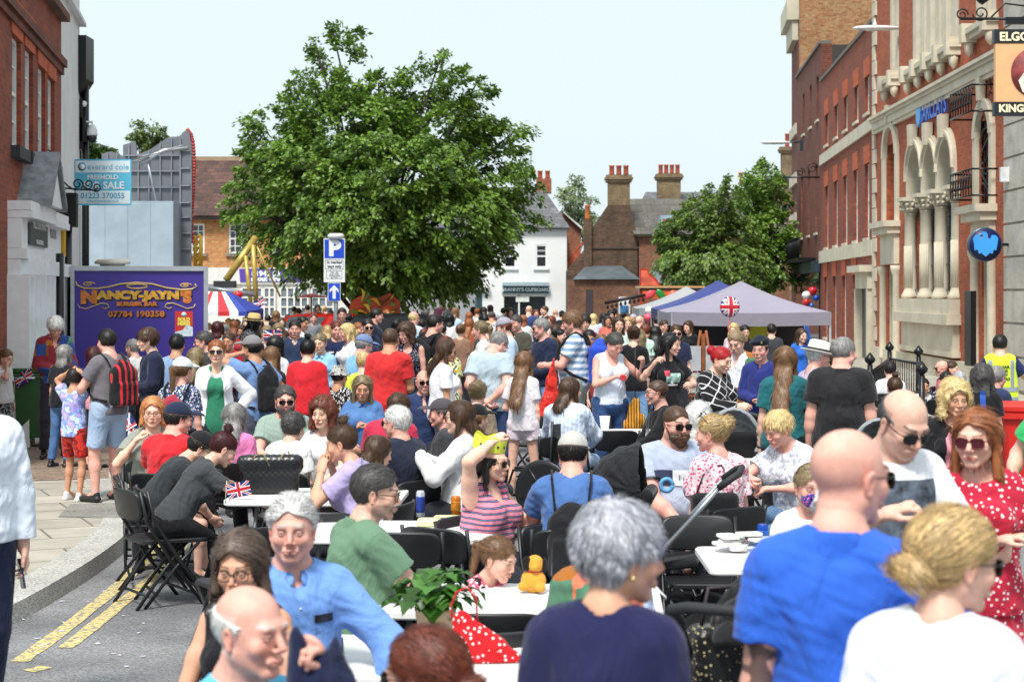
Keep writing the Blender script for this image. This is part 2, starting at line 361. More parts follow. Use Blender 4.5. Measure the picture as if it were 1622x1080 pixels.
def rotm(yaw=0,pitch=0,roll=0):
 """z-up frame: yaw about z (positive turns forward +y towards +x), pitch positive = look down, roll positive = tilt to own right"""
 cy,sy=math.cos(-yaw),math.sin(-yaw); Rz=np.array([[cy,-sy,0],[sy,cy,0],[0,0,1]])
 cp,sp=math.cos(-pitch),math.sin(-pitch); Rx=np.array([[1,0,0],[0,cp,-sp],[0,sp,cp]])
 cr,sr=math.cos(roll),math.sin(roll); Ry=np.array([[cr,0,sr],[0,1,0],[-sr,0,cr]])
 return Rz@Rx@Ry
def fnoise(x,y,z,f,seed):
 rs=np.random.RandomState(seed); o=0
 for i in range(3):
  k=rs.randn(3); k=k/np.linalg.norm(k)*f*(1+.5*i); k2=rs.randn(3)*f*.45
  ph=rs.rand(2)*6.28; o=o+np.sin(k[0]*x+k[1]*y+k[2]*z+ph[0]+1.6*np.sin(k2[0]*x+k2[1]*y+k2[2]*z+ph[1]))
 return o/3
SKIN={'fair':'#dfb09c','pink':'#dda595','tan':'#c48f72','warm':'#d6a286','pale':'#e8b9a2','dark':'#4a2c1e','black':'#0d0d10'}
HAIR={'brown':'#4b3220','dark':'#1d1613','black':'#0e0c0e','blonde':'#d2b27c','ash':'#94805f','ginger':'#97582f','grey':'#8f8d8c','white':'#d9d8d6','auburn':'#6d3320','burgundy':'#451017','red':'#b8121c','silver':'#b4b6bf','dkgrey':'#4a4746','ltbrown':'#77563a','straw':'#e0c48c','peach':'#d08a55'}
HAIRM=vcol_mat("hair",.5,.5,strand=True); SKINM=vcol_mat("skin",.50,.38,.30,240,sss=.14)
EYEM=vcol_mat("eye_gloss",.08,.6)
def strands(V,N,n,rs,flow,L,wd,col,R0=.095,lift=.004,hs=1.0,straight=None):
 """thin tapering locks lying over the hair surface"""
 if len(V)==0 or n==0:return np.zeros((0,3)),np.zeros((0,4),int),np.zeros((0,3))
 i=rs.randint(0,len(V),n); p=V[i]; nn=N[i]; t=flow(p); t=t-(t*nn).sum(1)[:,None]*nn; t/=np.linalg.norm(t,axis=1)[:,None]+1e-6; t+=rs.randn(n,3)*.13
 t-=(t*nn).sum(1)[:,None]*nn; t/=np.linalg.norm(t,axis=1)[:,None]+1e-6
 b=np.cross(nn,t); l=(L*(.5+rs.rand(n)))[:,None]; lf=(lift*(.4+rs.rand(n)))[:,None]; w_=(wd*(.6+.8*rs.rand(n)))[:,None]
 flatm=np.ones((n,1)) if straight is None else np.where(straight(p),.15,1)[:,None]
 pts=[]
 for f,wf in((0,.5),(.35,1),(.7,.8),(1,.12)):
  q=p+t*l*f-nn*((l*f)**2/(2*R0)*.85*flatm)+nn*(lf*(math.sin(f*3.0)+.12)); pts+=[q-b*w_*wf*.5,q+b*w_*wf*.5]
 Vs=np.stack(pts,1).reshape(-1,3); base=(np.arange(n)*8)[:,None]
 Fs=np.concatenate([base+np.array([[0,1,3,2]]),base+np.array([[2,3,5,4]]),base+np.array([[4,5,7,6]])])
 c=col[i]*(.62+.75*rs.rand(n,1)); return Vs,Fs,np.repeat(c,8,0)
def vnormals(V,Q):
 a=np.cross(V[Q[:,2]]-V[Q[:,0]],V[Q[:,3]]-V[Q[:,1]]); N=np.zeros_like(V)
 for k in range(4):np.add.at(N,Q[:,k],a)
 return N/(np.linalg.norm(N,axis=1)[:,None]+1e-12)
def ik(Sh,T,l1,l2,pole):
 d=T-Sh; D=np.linalg.norm(d); D2=min(max(D,abs(l1-l2)+.02),(l1+l2)*.995); u=d/(D+1e-9); T=Sh+u*D2
 a=(l1*l1-l2*l2+D2*D2)/(2*D2); h=math.sqrt(max(l1*l1-a*a,0)); p=pole-(pole@u)*u; p=nrm(p)
 return Sh+u*a+p*h,T
ARMS={'down':((.27,.03,-.52),(.3,-.6,0),.3),'hip':((.20,.04,-.40),(1,-.5,0),.5),'front':((.03,.20,-.34),(.8,-.6,-.2),.55),'chest':((.04,.24,-.16),(.7,-.3,-.8),.6),'fwd':((.14,.38,-.24),(.5,-.3,-.8),.4),'table':((.12,.36,-.33),(.9,-.3,-.2),.35),'lap':((.12,.26,-.44),(.8,-.5,0),.4),'behind':((.02,-.17,-.42),(.9,-.3,0),.5),'face':((.06,.17,.10),(.5,.1,-1),.6),'head':((.10,.03,.33),(1,.1,.1),.5),'phone':((.07,.30,-.10),(.6,-.1,-.9),.7),'crossed':((-.12,.17,-.20),(.8,-.2,-.5),.5)}
CREATED=[]
def person(px,ytop,s=None,yaw=0,h=None,sex='m',sit=False,lean=0,hy=0,hp=5,hr=0,L='down',Rr='down',w=1.0,belly=0,skin='fair',hair='short',hc='brown',top=('tshirt','#777777'),bot=('trousers','#22242c'),shoes='#1c1c1e',extra=(),label='',group=None,seed=None,ground=0,age=0,beard=None,hlen=.3,hk=1.0,polo=None,inner=None,eyes=True,feet=None,lashes=False):
 """px,ytop: top of the head in the photograph; s: pixels per metre there; yaw 0 faces the camera, 90 the right edge of the picture"""
 rs=np.random.RandomState(seed if seed is not None else int(px*7+ytop*131)%99991)
 zt=None
 if s is None:s=(ytop-HY)/(CH-(h or 1.7))
 zt=CH-(ytop-HY)/s-ground
 hat_add={'cap':.012,'fedora':.05,'bucket':.03,'beret':.02,'crown':.03}.get(next((e[0] if isinstance(e,tuple) else e for e in extra if(e[0] if isinstance(e,tuple) else e) in('cap','fedora','bucket','beret','crown')),''),.012 if hair not in('bald',) else 0)
 if hair=='bun':hat_add+=0
 zt-=hat_add
 la=R(lean); p_=R(hp)+la
 if sit:g=min(max((zt-.46)/(.06+.80*math.cos(la*.9)+.02),.55),1.15)
 else:g=min(max(zt/1.75+(1-math.cos(la))*.45,.5),1.2)
 f=sex=='f'; hsz=1.0*g**.35*(.97 if f else 1.0)*hk
 hipz=.46+.09*g if sit else.93*g
 pel=vec(0,0,hipz); Rt=rotm(0,la); T=lambda x,y,z:pel+Rt@(vec(x,y,z)*g)
 sh=(.140 if f else.157)*(1+(w-1)*.38); shz=.455; smid=T(0,-.01,shz)
 neckT=T(0,-.01,.50); Hr=rotm(-R(hy),p_*.6 if sit or lean else R(hp),R(hr)) if True else None
 Hc=neckT+Rt@vec(0,.018,.045)*g+Hr@vec(0,.03,.125)*hsz
 dz=zt-(Hc+Hr@vec(0,-.012,.117)*hsz)[2]
 if not sit:pel[2]+=dz; hipz+=dz
 else:pel[2]+=dz; hipz+=dz
 smid=T(0,-.01,shz); neckT=T(0,-.01,.50); Hc=Hc+vec(0,0,dz)
 H=lambda x,y,z:Hc+Hr@(vec(x,y,z)*hsz)
 cell=min(max(1.7/s,.0065),.02); hcell=min(max(.75/s,.0026),.0105); far=s<100
 body=[]; add=lambda prim,k=.02,mode='add':body.append((prim,k,mode))
 wx=(1+(w-1)*.62)*g*.96; wy=w*g
 def torso(inf=0.0,drape=0,waist=1.0):
  o=[]; X=lambda x,y,z:T(x,y,z); i=inf
  if f:
   o+=[(ell(X(0,-.01,.0),(.170*wx+i,.125*wy+i,.14*g+i),Rt),.05),(ell(X(0,.0,.17),(.128*wx*waist+i,.098*wy+belly+i,.17*g),Rt),.07),(ell(X(0,-.01,.34),(.130*wx+i,.105*wy+i,.16*g+i),Rt),.06)]
   if g>.84:
    for q in(-1,1):o.append((ell(X(q*.068*w,.085*w,.325),(.066*wy+i,.062*wy+i,.066*wy+i),Rt),.035))
  else:
   o+=[(ell(X(0,-.01,.01),(.160*wx+i,.12*wy+i,.13*g+i),Rt),.05),(ell(X(0,.01+belly*.4,.16),(.150*wx+i,.112*wy+belly+i,.17*g),Rt),.07),(ell(X(0,0,.35),(.150*wx+i,.118*wy+i,.17*g+i),Rt),.06)]
  o.append((cone(X(-sh*.72,-.012,shz+.002),X(sh*.72,-.012,shz+.002),.058*wy+i*.7,.058*wy+i*.7),.05))
  for q in(-1,1):o.append((cone(X(q*sh*.62,-.015,.475),X(q*.022,-.018,.535),.036*g+i*.6,(.040 if not f else.034)*g+i*.35),.04))
  if drape:o.append((cone(X(0,.0+belly*.3,.36),X(0,belly*.2,drape[0]),(.122 if f else.136)*wx+i,(.15 if f else.148)*wx+i+drape[1],flat=(Rt@vec(0,1,0),.74+belly*1.2)),.05))
  return o
 for pr,k in torso(-.012):add(pr,k)
 nr=(.046 if f else.057)*(1+(w-1)*.5)*g**.6
 add(cone(T(0,-.015,.47),H(0,-.022,-.065),nr*1.1,nr*.98),.035)
 hands=[]; armsg=[]
 for q,spec in((-1,L),(1,Rr)):
  if isinstance(spec,str):tg,pole,curl=ARMS[spec]; twist=None
  else:
   tg=spec[0]; pole=spec[1] if len(spec)>1 and spec[1] is not None else(.8,-.4,-.5); curl=spec[2] if len(spec)>2 else.5
  Sj=T(q*sh*.93,-.012,shz-.01); ta=smid+vec(q*tg[0],tg[1],tg[2])*g
  if spec=='down':ta=Sj+vec(q*(.05+.05*(w-1)),.04,-.53)*g
  E,Wr=ik(Sj,ta,.285*g,.25*g,vec(q*pole[0],pole[1],pole[2])); d=nrm(Wr-E)
  pref=vec(0,1,.0) if abs(d[1])<.7 else vec(-q*.5,0,1); t=nrm(pref-(pref@d)*d); n_=np.cross(d,t); n_=n_ if n_@vec(-q,0,-.25)>0 else-n_
  aw=(1+(w-1)*.7)*g*(.84 if f else 1.0)*(.9 if age<0 else 1)
  up=[(cone(Sj,Sj+(E-Sj)*.5,.052*aw,.046*aw),.03),(cone(Sj+(E-Sj)*.45,E,.046*aw,.038*aw),.02)]
  lo=[(cone(E,E+(Wr-E)*.35,.038*aw,.041*aw),.02),(cone(E+(Wr-E)*.3,Wr,.041*aw,.025*aw,flat=(n_,.85)),.02)]
  for pr,k in up+lo:add(pr,k)
  hg=g**.7*(.9 if f else 1.0); hd=[]
  A=lambda x,y,z:Wr+(d*x+t*y+n_*z)*hg
  hd.append((cone(A(-.03,0,0),A(.02,0,0),.026*hg,.030*hg,flat=(n_,.75)),.012)); hd.append((cone(A(.03,.004,0),A(.078,.002,0),.036*hg,.037*hg,flat=(n_,.42)),.014))
  fr=.0082 if s>170 else.0095
  for j,(yy,ln) in enumerate(((.028,.068),(.0095,.078),(-.0095,.071),(-.028,.056))):
   p0=np.array([.085-abs(j-1.2)*.003,yy,.002]); an=0; cu=curl*(1+.12*j)+(j-1.5)*.03
   for si,sl in enumerate((.45,.32,.23)):
    an+=cu*(1.05,1.2,.8)[si]; p1=p0+np.array([math.cos(an),(yy*1.2 if si==0 else 0),math.sin(an)])*ln*sl*1.12
    hd.append((cone(A(*p0),A(*p1),fr*hg*(1-.08*si),fr*hg*(.94-.1*si)),.004 if si else.008)); p0=p1
  tc_=.2+curl*.6
  p0=np.array([.02,.024,.004]); p1=p0+np.array([.034,.024-.010*curl,.006+.018*curl]); p2=p1+np.array([.026,.010-.018*curl,.004+.016*curl]); p3=p2+np.array([.021,.002-.012*curl,.002+.006*curl])
  hd+=[(cone(A(*p0),A(*p1),.0155*hg,.0115*hg),.012),(cone(A(*p1),A(*p2),.0112*hg,.0102*hg),.004),(cone(A(*p2),A(*p3),.0100*hg,.0082*hg),.003)]
  hands.append((hd,Wr,d,t,n_,hg)); armsg.append((Sj,E,Wr,aw,q))
 legs=[]; kz=.49*g
 for q in(-1,1):
  Hj=pel+vec(q*.088*(1+(w-1)*.5),0,-.0 if sit else 0)*g; fo=(feet or(.11+.03*rs.rand(),rs.uniform(-.07,.09)))
  if sit:
   K=vec(q*(.12+.04*rs.rand())*g,(.42+.03*rs.rand())*g,.50*min(g,1.0)+.02); An=vec(q*.12*g,(.40+.1*rs.uniform(-1,1))*g,.085)
  else:
   K=vec(q*(fo[0]*.95+.0)*g,(fo[1]*q*.6+.03)*g,kz); An=vec(q*fo[0]*g,fo[1]*q*g-.02,.085*g)
  legs.append((Hj,K,An,q))
 bare=bot[0] in('shorts','shortshorts','skirt','none'); lw=(1+(w-1)*.6)*g
 if bare:
  for Hj,K,An,q in legs:
   add(cone(Hj,K,.078*lw,.052*lw),.02); add(cone(K,K+(An-K)*.35,.050*lw,.054*lw),.02); add(cone(K+(An-K)*.3,An,.054*lw,.032*lw),.02)
   add(cone(An,An+vec(0,.10,-.03),.032*g,.028*g),.02)
 jw=rs.uniform(-1,1); nz=rs.uniform(-1,1); hd_=[]
 ha=lambda prim,k=.015,mode='add':hd_.append((prim,k,mode)); sc3=lambda*r:tuple(v*hsz for v in r)
 HE=lambda c,r:ell(H(*c),sc3(*r),Hr); HCn=lambda a,b,r1,r2:cone(H(*a),H(*b),r1*hsz,r2*hsz)
 fat=max(0,w-1)*.03; jb=(.043 if not f else.037)+fat+jw*.003
 ha(HE((0,-.014,.027),(.0755,.097,.086)),.02); ha(HE((0,.024,-.028),(.062+fat,.064,.076)),.03)
 for q in(-1,1):
  ha(HCn((q*jb*1.15,.002,-.055),(q*.016,.066,-.098),.021+fat*.4,.014),.022)
 ha(HE((0,.070,-.099),(.021,.016,.015)),.02)
 ha(HCn((-.034,.081,.020),(.034,.081,.020),.011+(0 if f else.002),.011+(0 if f else.002)),.018)
 for q in(-1,1):ha(HE((q*.040,.063,-.030),(.023+fat,.021,.022)),.02)
 if not far:
  for q in(-1,1):
   ha(HE((q*.0315,.098,-.001),(.019,.014,.0115)),.012,'sub'); ha(HE((q*.031,.0775,-.001),(.0148,.0148,.0148)),.005)
   ha(HE((q*.031,.094,-.002),(.0125,.010,(.0024 if f else.0018) if s>200 else.0045)),.002,'sub')
 nl=.0105+nz*.0015
 ha(HCn((0,.090,.006),(0,.109+nz*.003,-.030),.0075,nl),.012)
 for q in(-1,1):ha(HE((q*.0125,.098,-.037),(.0075,.009,.0065)),.006)
 ha(HCn((-.021,.0865,-.066),(.021,.0865,-.066),.009,.009),.014)
 if not far:
  ha(cone(H(-.0235,.0885,-.0660),H(0,.0985,-.0625),.0035*hsz,.0058*hsz),.004); ha(cone(H(.0235,.0885,-.0660),H(0,.0985,-.0625),.0035*hsz,.0058*hsz),.004)
  ha(HCn((-.015,.0925,-.073),(.015,.0925,-.073),.0062,.0062),.005); ha(HCn((-.025,.0955,-.0678),(.025,.0955,-.0678),.0015,.0015),.002,'sub')
 for q in(-1,1):
  ha(ell(H(q*.0795,-.008,-.012),sc3(.0085,.0175,.031),Hr@rotm(0,0,q*.22)),.006); ha(HE((q*.0885,-.004,-.010),(.006,.010,.017)),.004,'sub')
  ha(HE((q*.0775,-.004,-.038),(.007,.009,.010)),.006)
 hair_full=hair not in('bald','balding','buzz')
 pr_all=[p[0] for p in body]
 def run(ops,cell,lo=None,hi=None,cuts=(),grow=None):
  if lo is None:
   lo=np.min([o[0][1] for o in ops if len(o)<3 or o[2]=='add'],0); hi=np.max([o[0][2] for o in ops if len(o)<3 or o[2]=='add'],0)
  F=Field(lo,hi,cell)
  for o in ops:F.op(o[0],o[1],o[2] if len(o)>2 else 'add')
  if grow:F.grow(grow)
  for c in cuts:F.cut(c)
  return F.mesh()
 parts=[]; nb=H(0,-.02,-.105)
 hu=nrm(H(0,-.022,-.065)-T(0,-.015,.47))
 def pl(pt,n):return lambda x,y,z:(x-pt[0])*n[0]+(y-pt[1])*n[1]+(z-pt[2])*n[2]
 bops=list(body)
 if far:
  for hnd in hands:bops+=[(o[0],o[1],'add') for o in hnd[0]]
 nc=H(0,-.01,0); npl=pl(H(0,-.022,-.085),hu)
 parts.append(run(bops,cell,cuts=[lambda x,y,z:np.minimum(npl(x,y,z),.10*hsz-np.sqrt((x-nc[0])**2+(y-nc[1])**2+0*z))],grow=None))
 neckops=[b for b in body if b[0][2][2]>neckT[2]-.02]
 lo=np.minimum(H(-.13,-.13,-.135),H(.13,.13,.13)); ctr=H(0,0,0)
 parts.append(run([(o[0],o[1],'add') for o in neckops[-1:]]+[(cone(T(0,-.015,.47),H(0,-.022,-.065),nr*1.12,nr),.03,'add')]+hd_,hcell,ctr-.165*hsz,ctr+.165*hsz,cuts=[pl(H(0,-.022,-.135),-hu)]))
 if not far:
  for(hd,Wr,d,t,n_,hg),(Sj,E,_,aw,q) in zip(hands,armsg):
   c=Wr+d*.07*hg; hc_=min(max(.6/s,.0024),.0058)
   parts.append(run([(cone(E+(Wr-E)*.3,Wr,.041*aw,.025*aw,flat=(n_,.85)),.02)]+hd,hc_,c-.125*hg,c+.125*hg,cuts=[pl(Wr-d*.015,-d)]))
 V=np.concatenate([p[0] for p in parts]); off=0; Q=[]
 for v,q in parts:Q.append(q+off); off+=len(v)
 Q=np.concatenate(Q)
 sk=np.array(lin(SKIN.get(skin,skin)))*rs.uniform(.93,1.05); hcol=np.array(lin(HAIR.get(hc,hc)))
 C=np.tile(sk,(len(V),1)); loc=((V-Hc)@Hr)/hsz; x,y,z=loc.T; ax_=np.abs(x); inhead=(z>-.13)&(np.abs(loc).max(1)<.16)
 def paint(m,col,a):C[:]=C*(1-(m*a)[:,None])+np.array(col)*(m*a)[:,None]
 g2=lambda q,r:np.exp(-np.clip(q/r,0,9)**2)
 red=sk*np.array([1.0,.62,.6])
 paint(inhead*g2(np.sqrt((ax_-.042)**2+(y-.07)**2+(z+.033)**2),.024),red,.33); paint(inhead*g2(np.sqrt(x**2+(y-.112)**2+(z+.034)**2),.013),red,.55)
 paint(inhead*g2(np.maximum(ax_-.078,0)+np.abs(z+.01)*.2,.01)*(ax_>.074),red,.5)
 if skin not in('black',):
  paint(inhead*(y>.07)*((np.abs(z+.0685)<.0095*(1-(ax_/.030)**2).clip(0,1))),lin('#b3534d' if f else '#b4695c'),.75 if f else.55)
 brow=inhead*(y>.055)*(np.abs(z-(.0235+.004*np.sin((ax_-.012)*60)))<(.0052 if not f else.0036))*(ax_>.012)*(ax_<.052)
 if hc in('white','silver'):paint(brow,hcol*.8,.5)
 else:paint(brow,hcol*.6,.75)
 if far or not eyes:
  paint(inhead*(y>.06)*g2(np.sqrt(((ax_-.031)/1.5)**2+(z+.001)**2),.008),np.array([.05,.035,.03]),.85)
 else:
  paint(inhead*(y>.06)*g2(np.abs(np.sqrt(((ax_-.031)/1.25)**2+(z+.0005)**2)-.0105),.0028)*(z>-.004),np.array([.12,.07,.05]) if not f else np.array([.03,.02,.02]),.6)
 if hair=='buzz':paint(inhead*((z>.045)|(y<.0))*(z>-.06)*(z>.07+(y-.085)*1.1)*(ax_<.1),hcol,.75)
 if hair in('balding','bald') and age>=0:paint(inhead*(y<.01)*(z<.045)*(z>-.06)*(ax_<.078),hcol,.35 if hair=='balding' else.10)
 if not f and age==0 and beard is None and skin not in('black',):paint(inhead*(y>-.01)*(z<-.045)*(z>-.12)*g2(np.maximum(0,-.055-z-.06),.02),sk*np.array([.72,.72,.76]),.35)
 st={'stubble':.6}.get(beard,0)
 if st:paint(inhead*(y>-.005)*(z<-.045+.0*y)*(ax_<.085),hcol,st*.7)
 root=empty('person',tuple(Vector((0,0,ground))),0,label,'person',group)
 yw=R(yaw); fw=vec(math.sin(yw),-math.cos(yw),0); rt=vec(-math.cos(yw),-math.sin(yw),0); bz=np.stack([rt,fw,vec(0,0,1)],1)
 P=vec(*W(px,ytop,s)); hw=bz@Hc; root.location=(P[0]-hw[0],P[1]-hw[1],ground); root.rotation_euler=(0,0,math.atan2(rt[1],rt[0]))
 b_=mesh_np('body',V,Q,SKINM,root,C)
 info=dict(root=root,H=H,Hr=Hr,Hc=Hc,hsz=hsz,T=T,Rt=Rt,g=g,s=s,hands=hands,arms=armsg,w=w,wx=wx,wy=wy,hcell=hcell,cell=cell,rs=rs,belly=belly,legs=legs,sex=sex,bz=bz,extra=extra,hcol=hcol,Hy=Hr@vec(0,1,0))
 if not far and eyes and s>120 and not any((e[0] if isinstance(e,tuple) else e)=='shades' for e in extra):
  yf=bz@(Hr@vec(0,1,0))
  if yf[1]<.55:
   for q in(-1,1):
    mb=MB(); sg=12 if s>250 else 8
    mb.lathe([(math.sin(a)*.0125*hsz+1e-5,math.cos(a)*.0125*hsz) for a in np.linspace(0.02,math.pi-.02,sg)],sg+2,(0,0,0))
    vv=np.array([tuple(v) for v in mb.v]); ang=np.arccos(np.clip(vv[:,2]/(.0125*hsz),-1,1))
    cc=np.tile(lin('#dcd6d2'),(len(vv),1)); cc[ang<.55]=lin(random.choice(['#4a6a80','#5a4030','#47586a'])); cc[ang<.28]=(.01,.01,.01)
    RR=Hr@rotm(0,R(4))@np.array([[1,0,0],[0,0,1],[0,-1,0]],float); vv=vv@RR.T+H(q*.031,.0785,-.001)
    fs=[fc for fc in mb.f if len(fc)==4]; mesh_np('eye',vv,fs,EYEM,root,cc)
 kind=top[0]; tm=top[1] if not isinstance(top[1],str) else None; tmat=tm or fabric(*top[1:]); inf={'tshirt':.012,'shirt':.014,'sweater':.018,'tank':.006,'jacket':.024,'vest':.03,'cardigan':.02,'blouse':.014,'polo':.013}.get(kind,.012)
 hem={'tank':-.02,'jacket':-.06,'sweater':-.04,'vest':.0}.get(kind,-.07)
 if sit:hem=max(hem,-.03)
 tops=torso(inf,(hem,.012 if kind!='tank' else-.02),1.05)
 slv={'tshirt':.62,'polo':.6,'blouse':.6,'tank':0,'vest':0}.get(kind,2.0)
 if kind=='short':slv=.6
 for Sj,E,Wr,aw,q in armsg:
  if slv<=0:continue
  u=nrm(E-Sj); si=inf+.006
  if slv<1:
   pt=Sj+(E-Sj)*slv; tops.append((cone(Sj,Sj+(E-Sj)*(slv+.12),.054*aw+si,.052*aw+si+.006,plane=(pt,u)),.025))
  else:
   tops.append((cone(Sj,E,.054*aw+si,.043*aw+si),.03)); u2=nrm(Wr-E)
   end=Wr if slv==2.0 else E+(Wr-E)*.5; tops.append((cone(E,end+u2*.02,.043*aw+si,.032*aw+si*.8,plane=(end,u2)),.02))
 tops=[(o[0],o[1],'add') for o in tops]
 nk=nr+.006; ntop=T(0,-.0,.60)
 if kind=='tank':tops+=[(cone(T(-.055 if f else-.07,0,.62),T(.055 if f else.07,0,.62),.075*g,.075*g),.01,'sub'),(ell(T(0,.09,.50),(.07*g,.08*g,.12*g),Rt),.01,'sub'),(ell(T(0,-.1,.50),(.06*g,.06*g,.08*g),Rt),.01,'sub')]+[(ell(T(q*(sh+.06),0,.42),(.075*g,.14*g,.12*g),Rt),.01,'sub') for q in(-1,1)]
 else:
  tops.append((cone(T(0,-.02,.49),H(0,-.02,-.03),nk,nk+.03),.004,'sub'))
  if kind in('tshirt','blouse','sweater','cardigan'):tops.append((ell(T(0,.05,.53),(.075*g,.06*g,(.05 if kind!='blouse' and kind!='cardigan' else.085)*g),Rt),.006,'sub'))
  if kind in('polo','shirt','jacket','vest'):tops.append((cone(T(0,.10,.50),T(0,.13*w+belly*.6,.42 if kind!='jacket' else.3),.042*g,.006*g),.004,'sub'))
  if inner:tops.append((cone(T(0,.14*w+.02,.50),T(0,.16*w+belly,-.10),.065*g,.12*g,flat=(Rt@vec(0,1,0),1.2)),.01,'sub'))
  if kind=='offshoulder':tops.append((cone(T(-.2,-.05,.56),T(.2,-.05,.56),.10*g,.10*g),.01,'sub'))
 sd=rs.randint(9999); up_=Rt@vec(0,0,1)
 amp=.006 if s>120 else.003
 def wr(x,y,z):return amp*(fnoise(x,y,z*.45,26,sd)+.5*fnoise(x,y,z,60,sd+1)+.8*np.clip(fnoise(x*.6,y*.6,z*1.6,18,sd+2),0,1))*np.clip((T(0,0,.6)[2]-z)*9,.15,1)
 tv,tq=run(tops,min(max(1.25/s,.0045),.016),cuts=[pl(T(0,0,hem),-up_)],grow=wr if not far else None)
 if inner:
  iv,iq=run([(o[0],o[1],'add') for o in torso(inf*.5,(hem+.01,.0),1.05)]+[(cone(T(0,-.02,.49),H(0,-.02,-.03),nk,nk+.03),.004,'sub'),(ell(T(0,.09,.50),(.07*g,.07*g,.09*g),Rt),.01,'sub')],min(max(1.4/s,.005),.016)); mesh_np('inner_top',iv,iq,fabric(inner),root)
 tn={'tshirt':'t_shirt','short':'t_shirt','tank':'vest_top','vest':'gilet','offshoulder':'top'}.get(kind,kind)
 to=mesh_np(tn,tv,tq,tmat,root); info['top']=to; info['inf']=inf
 if kind in('polo','shirt'):
  F=[]
  for q in(-1,1):F.append((cone(T(q*.045,-.03,.525),T(q*.036,.075,.486),.020*g,.030*g,flat=(Rt@nrm(vec(q*.6,.6,.4)),.28)),.01,'add'))
  F.append((cone(T(-.045,-.05,.527),T(.045,-.05,.527),.02*g,.02*g,flat=(Rt@vec(0,1,0),.45)),.015,'add'))
  F.append((cone(T(0,-.02,.49),H(0,-.02,-.03),nr+.003,nr+.012),.003,'sub')); cv,cq=run(F,min(max(.9/s,.004),.01)); mesh_np('collar',cv,cq,fabric(polo) if polo else tmat,root)
 if kind=='tshirt' and s>170 and not far:
  rg=[(cone(T(0,-.026,.478),T(0,-.022,.512),nk+.011,nk+.009),.003,'add'),(cone(T(0,-.02,.45),H(0,-.02,-.03),nk+.001,nk+.026),.003,'sub')]; rv,rq=run(rg,min(max(.8/s,.0035),.006),cuts=[pl(T(0,0,.545),up_),pl(T(0,0,.44),-up_)]); mesh_np('neckband',rv,rq,tmat,root)
 bk=bot[0]; bmat=bot[1] if not isinstance(bot[1],str) else fabric(*bot[1:]); bo=[]
 if bk!='none':
  bo.append((ell(T(0,-.01,0),((.172 if f else.162)*wx+.006,(.128 if f else.122)*wy+.006,.15*g),Rt),.05,'add'))
  if sit:bo.append((ell(pel+vec(0,.03,-.03),(.18*wx,.15*wy,.09*g)),.05,'add'))
  e_={'trousers':.95,'shorts':.10,'shortshorts':.1,'jeans':.95,'leggings':.97}.get(bk,.9); ii={'leggings':.004,'jeans':.008,'shorts':.022,'shortshorts':.02}.get(bk,.014)
  if bk=='skirt':
   bo.append((cone(T(0,0,.05),(vec(0,.0,.42*g) if not sit else vec(0,.35*g,.5)),.15*wx,(.24 if not sit else.17)*wx,flat=(vec(0,1,0) if not sit else vec(0,0,1),.8 if not sit else.6),plane=(vec(0,0,.46*g),vec(0,0,-1)) if not sit else None),.05,'add'))
  else:
   for Hj,K,An,q in legs:
    bo.append((cone(Hj,K,.084*lw+ii,.057*lw+ii,plane=((K-nrm(K-Hj)*.06) if bk=='shorts' else Hj+(K-Hj)*.38,nrm(K-Hj)) if 'shorts' in bk else None),.03,'add'))
    if 'shorts' not in bk:
     u=nrm(An-K); en=K+(An-K)*e_; bo.append((cone(K,An,.055*lw+ii,(.036*g+ii*1.7 if bk!='leggings' else.034*g+ii),plane=(en,u)),.02,'add'))
  far2=far or ytop<560 and s<120
  bv,bq=run(bo,min(max(1.9/s,.008),.026),cuts=[pl(T(0,0,.10),up_)],grow=(lambda x,y,z:.004*fnoise(x,y,z*.6,22,sd)) if not far else None)
  mesh_np({'leggings':'leggings','skirt':'skirt','shorts':'shorts','shortshorts':'shorts','jeans':'jeans'}.get(bk,'trousers'),bv,bq,bmat,root)
 if ytop+s*1.7<1150:
  for Hj,K,An,q in legs:
   ft=vec(q*.25,1,0); ft=nrm(ft); sz=g**.6
   so_=[(cone(An+vec(0,-.03,-.04-.01),An+ft*.17*sz+vec(0,0,-.052),.036*sz,.032*sz,flat=(vec(0,0,1),.9)),.02,'add'),(cone(An+vec(0,-.01,-.005),An+vec(0,.02,-.04),.036*sz,.036*sz),.02,'add')]
   fz=An[2]-.082 if sit else 0.0
   shv,shq=run(so_,min(max(1.3/s,.006),.02),cuts=[lambda x,y,z:(An[2]-.081)-z]); mesh_np('shoe',shv,shq,M(shoes,.5,var=.1),root)
 do_hair(info,hair,hlen,s,beard,hc,far)
 for e in extra:
  n,a=(e,{}) if isinstance(e,str) else(e[0],e[1])
  EXTRA[n](info,**a)
 CREATED.append(info); return info
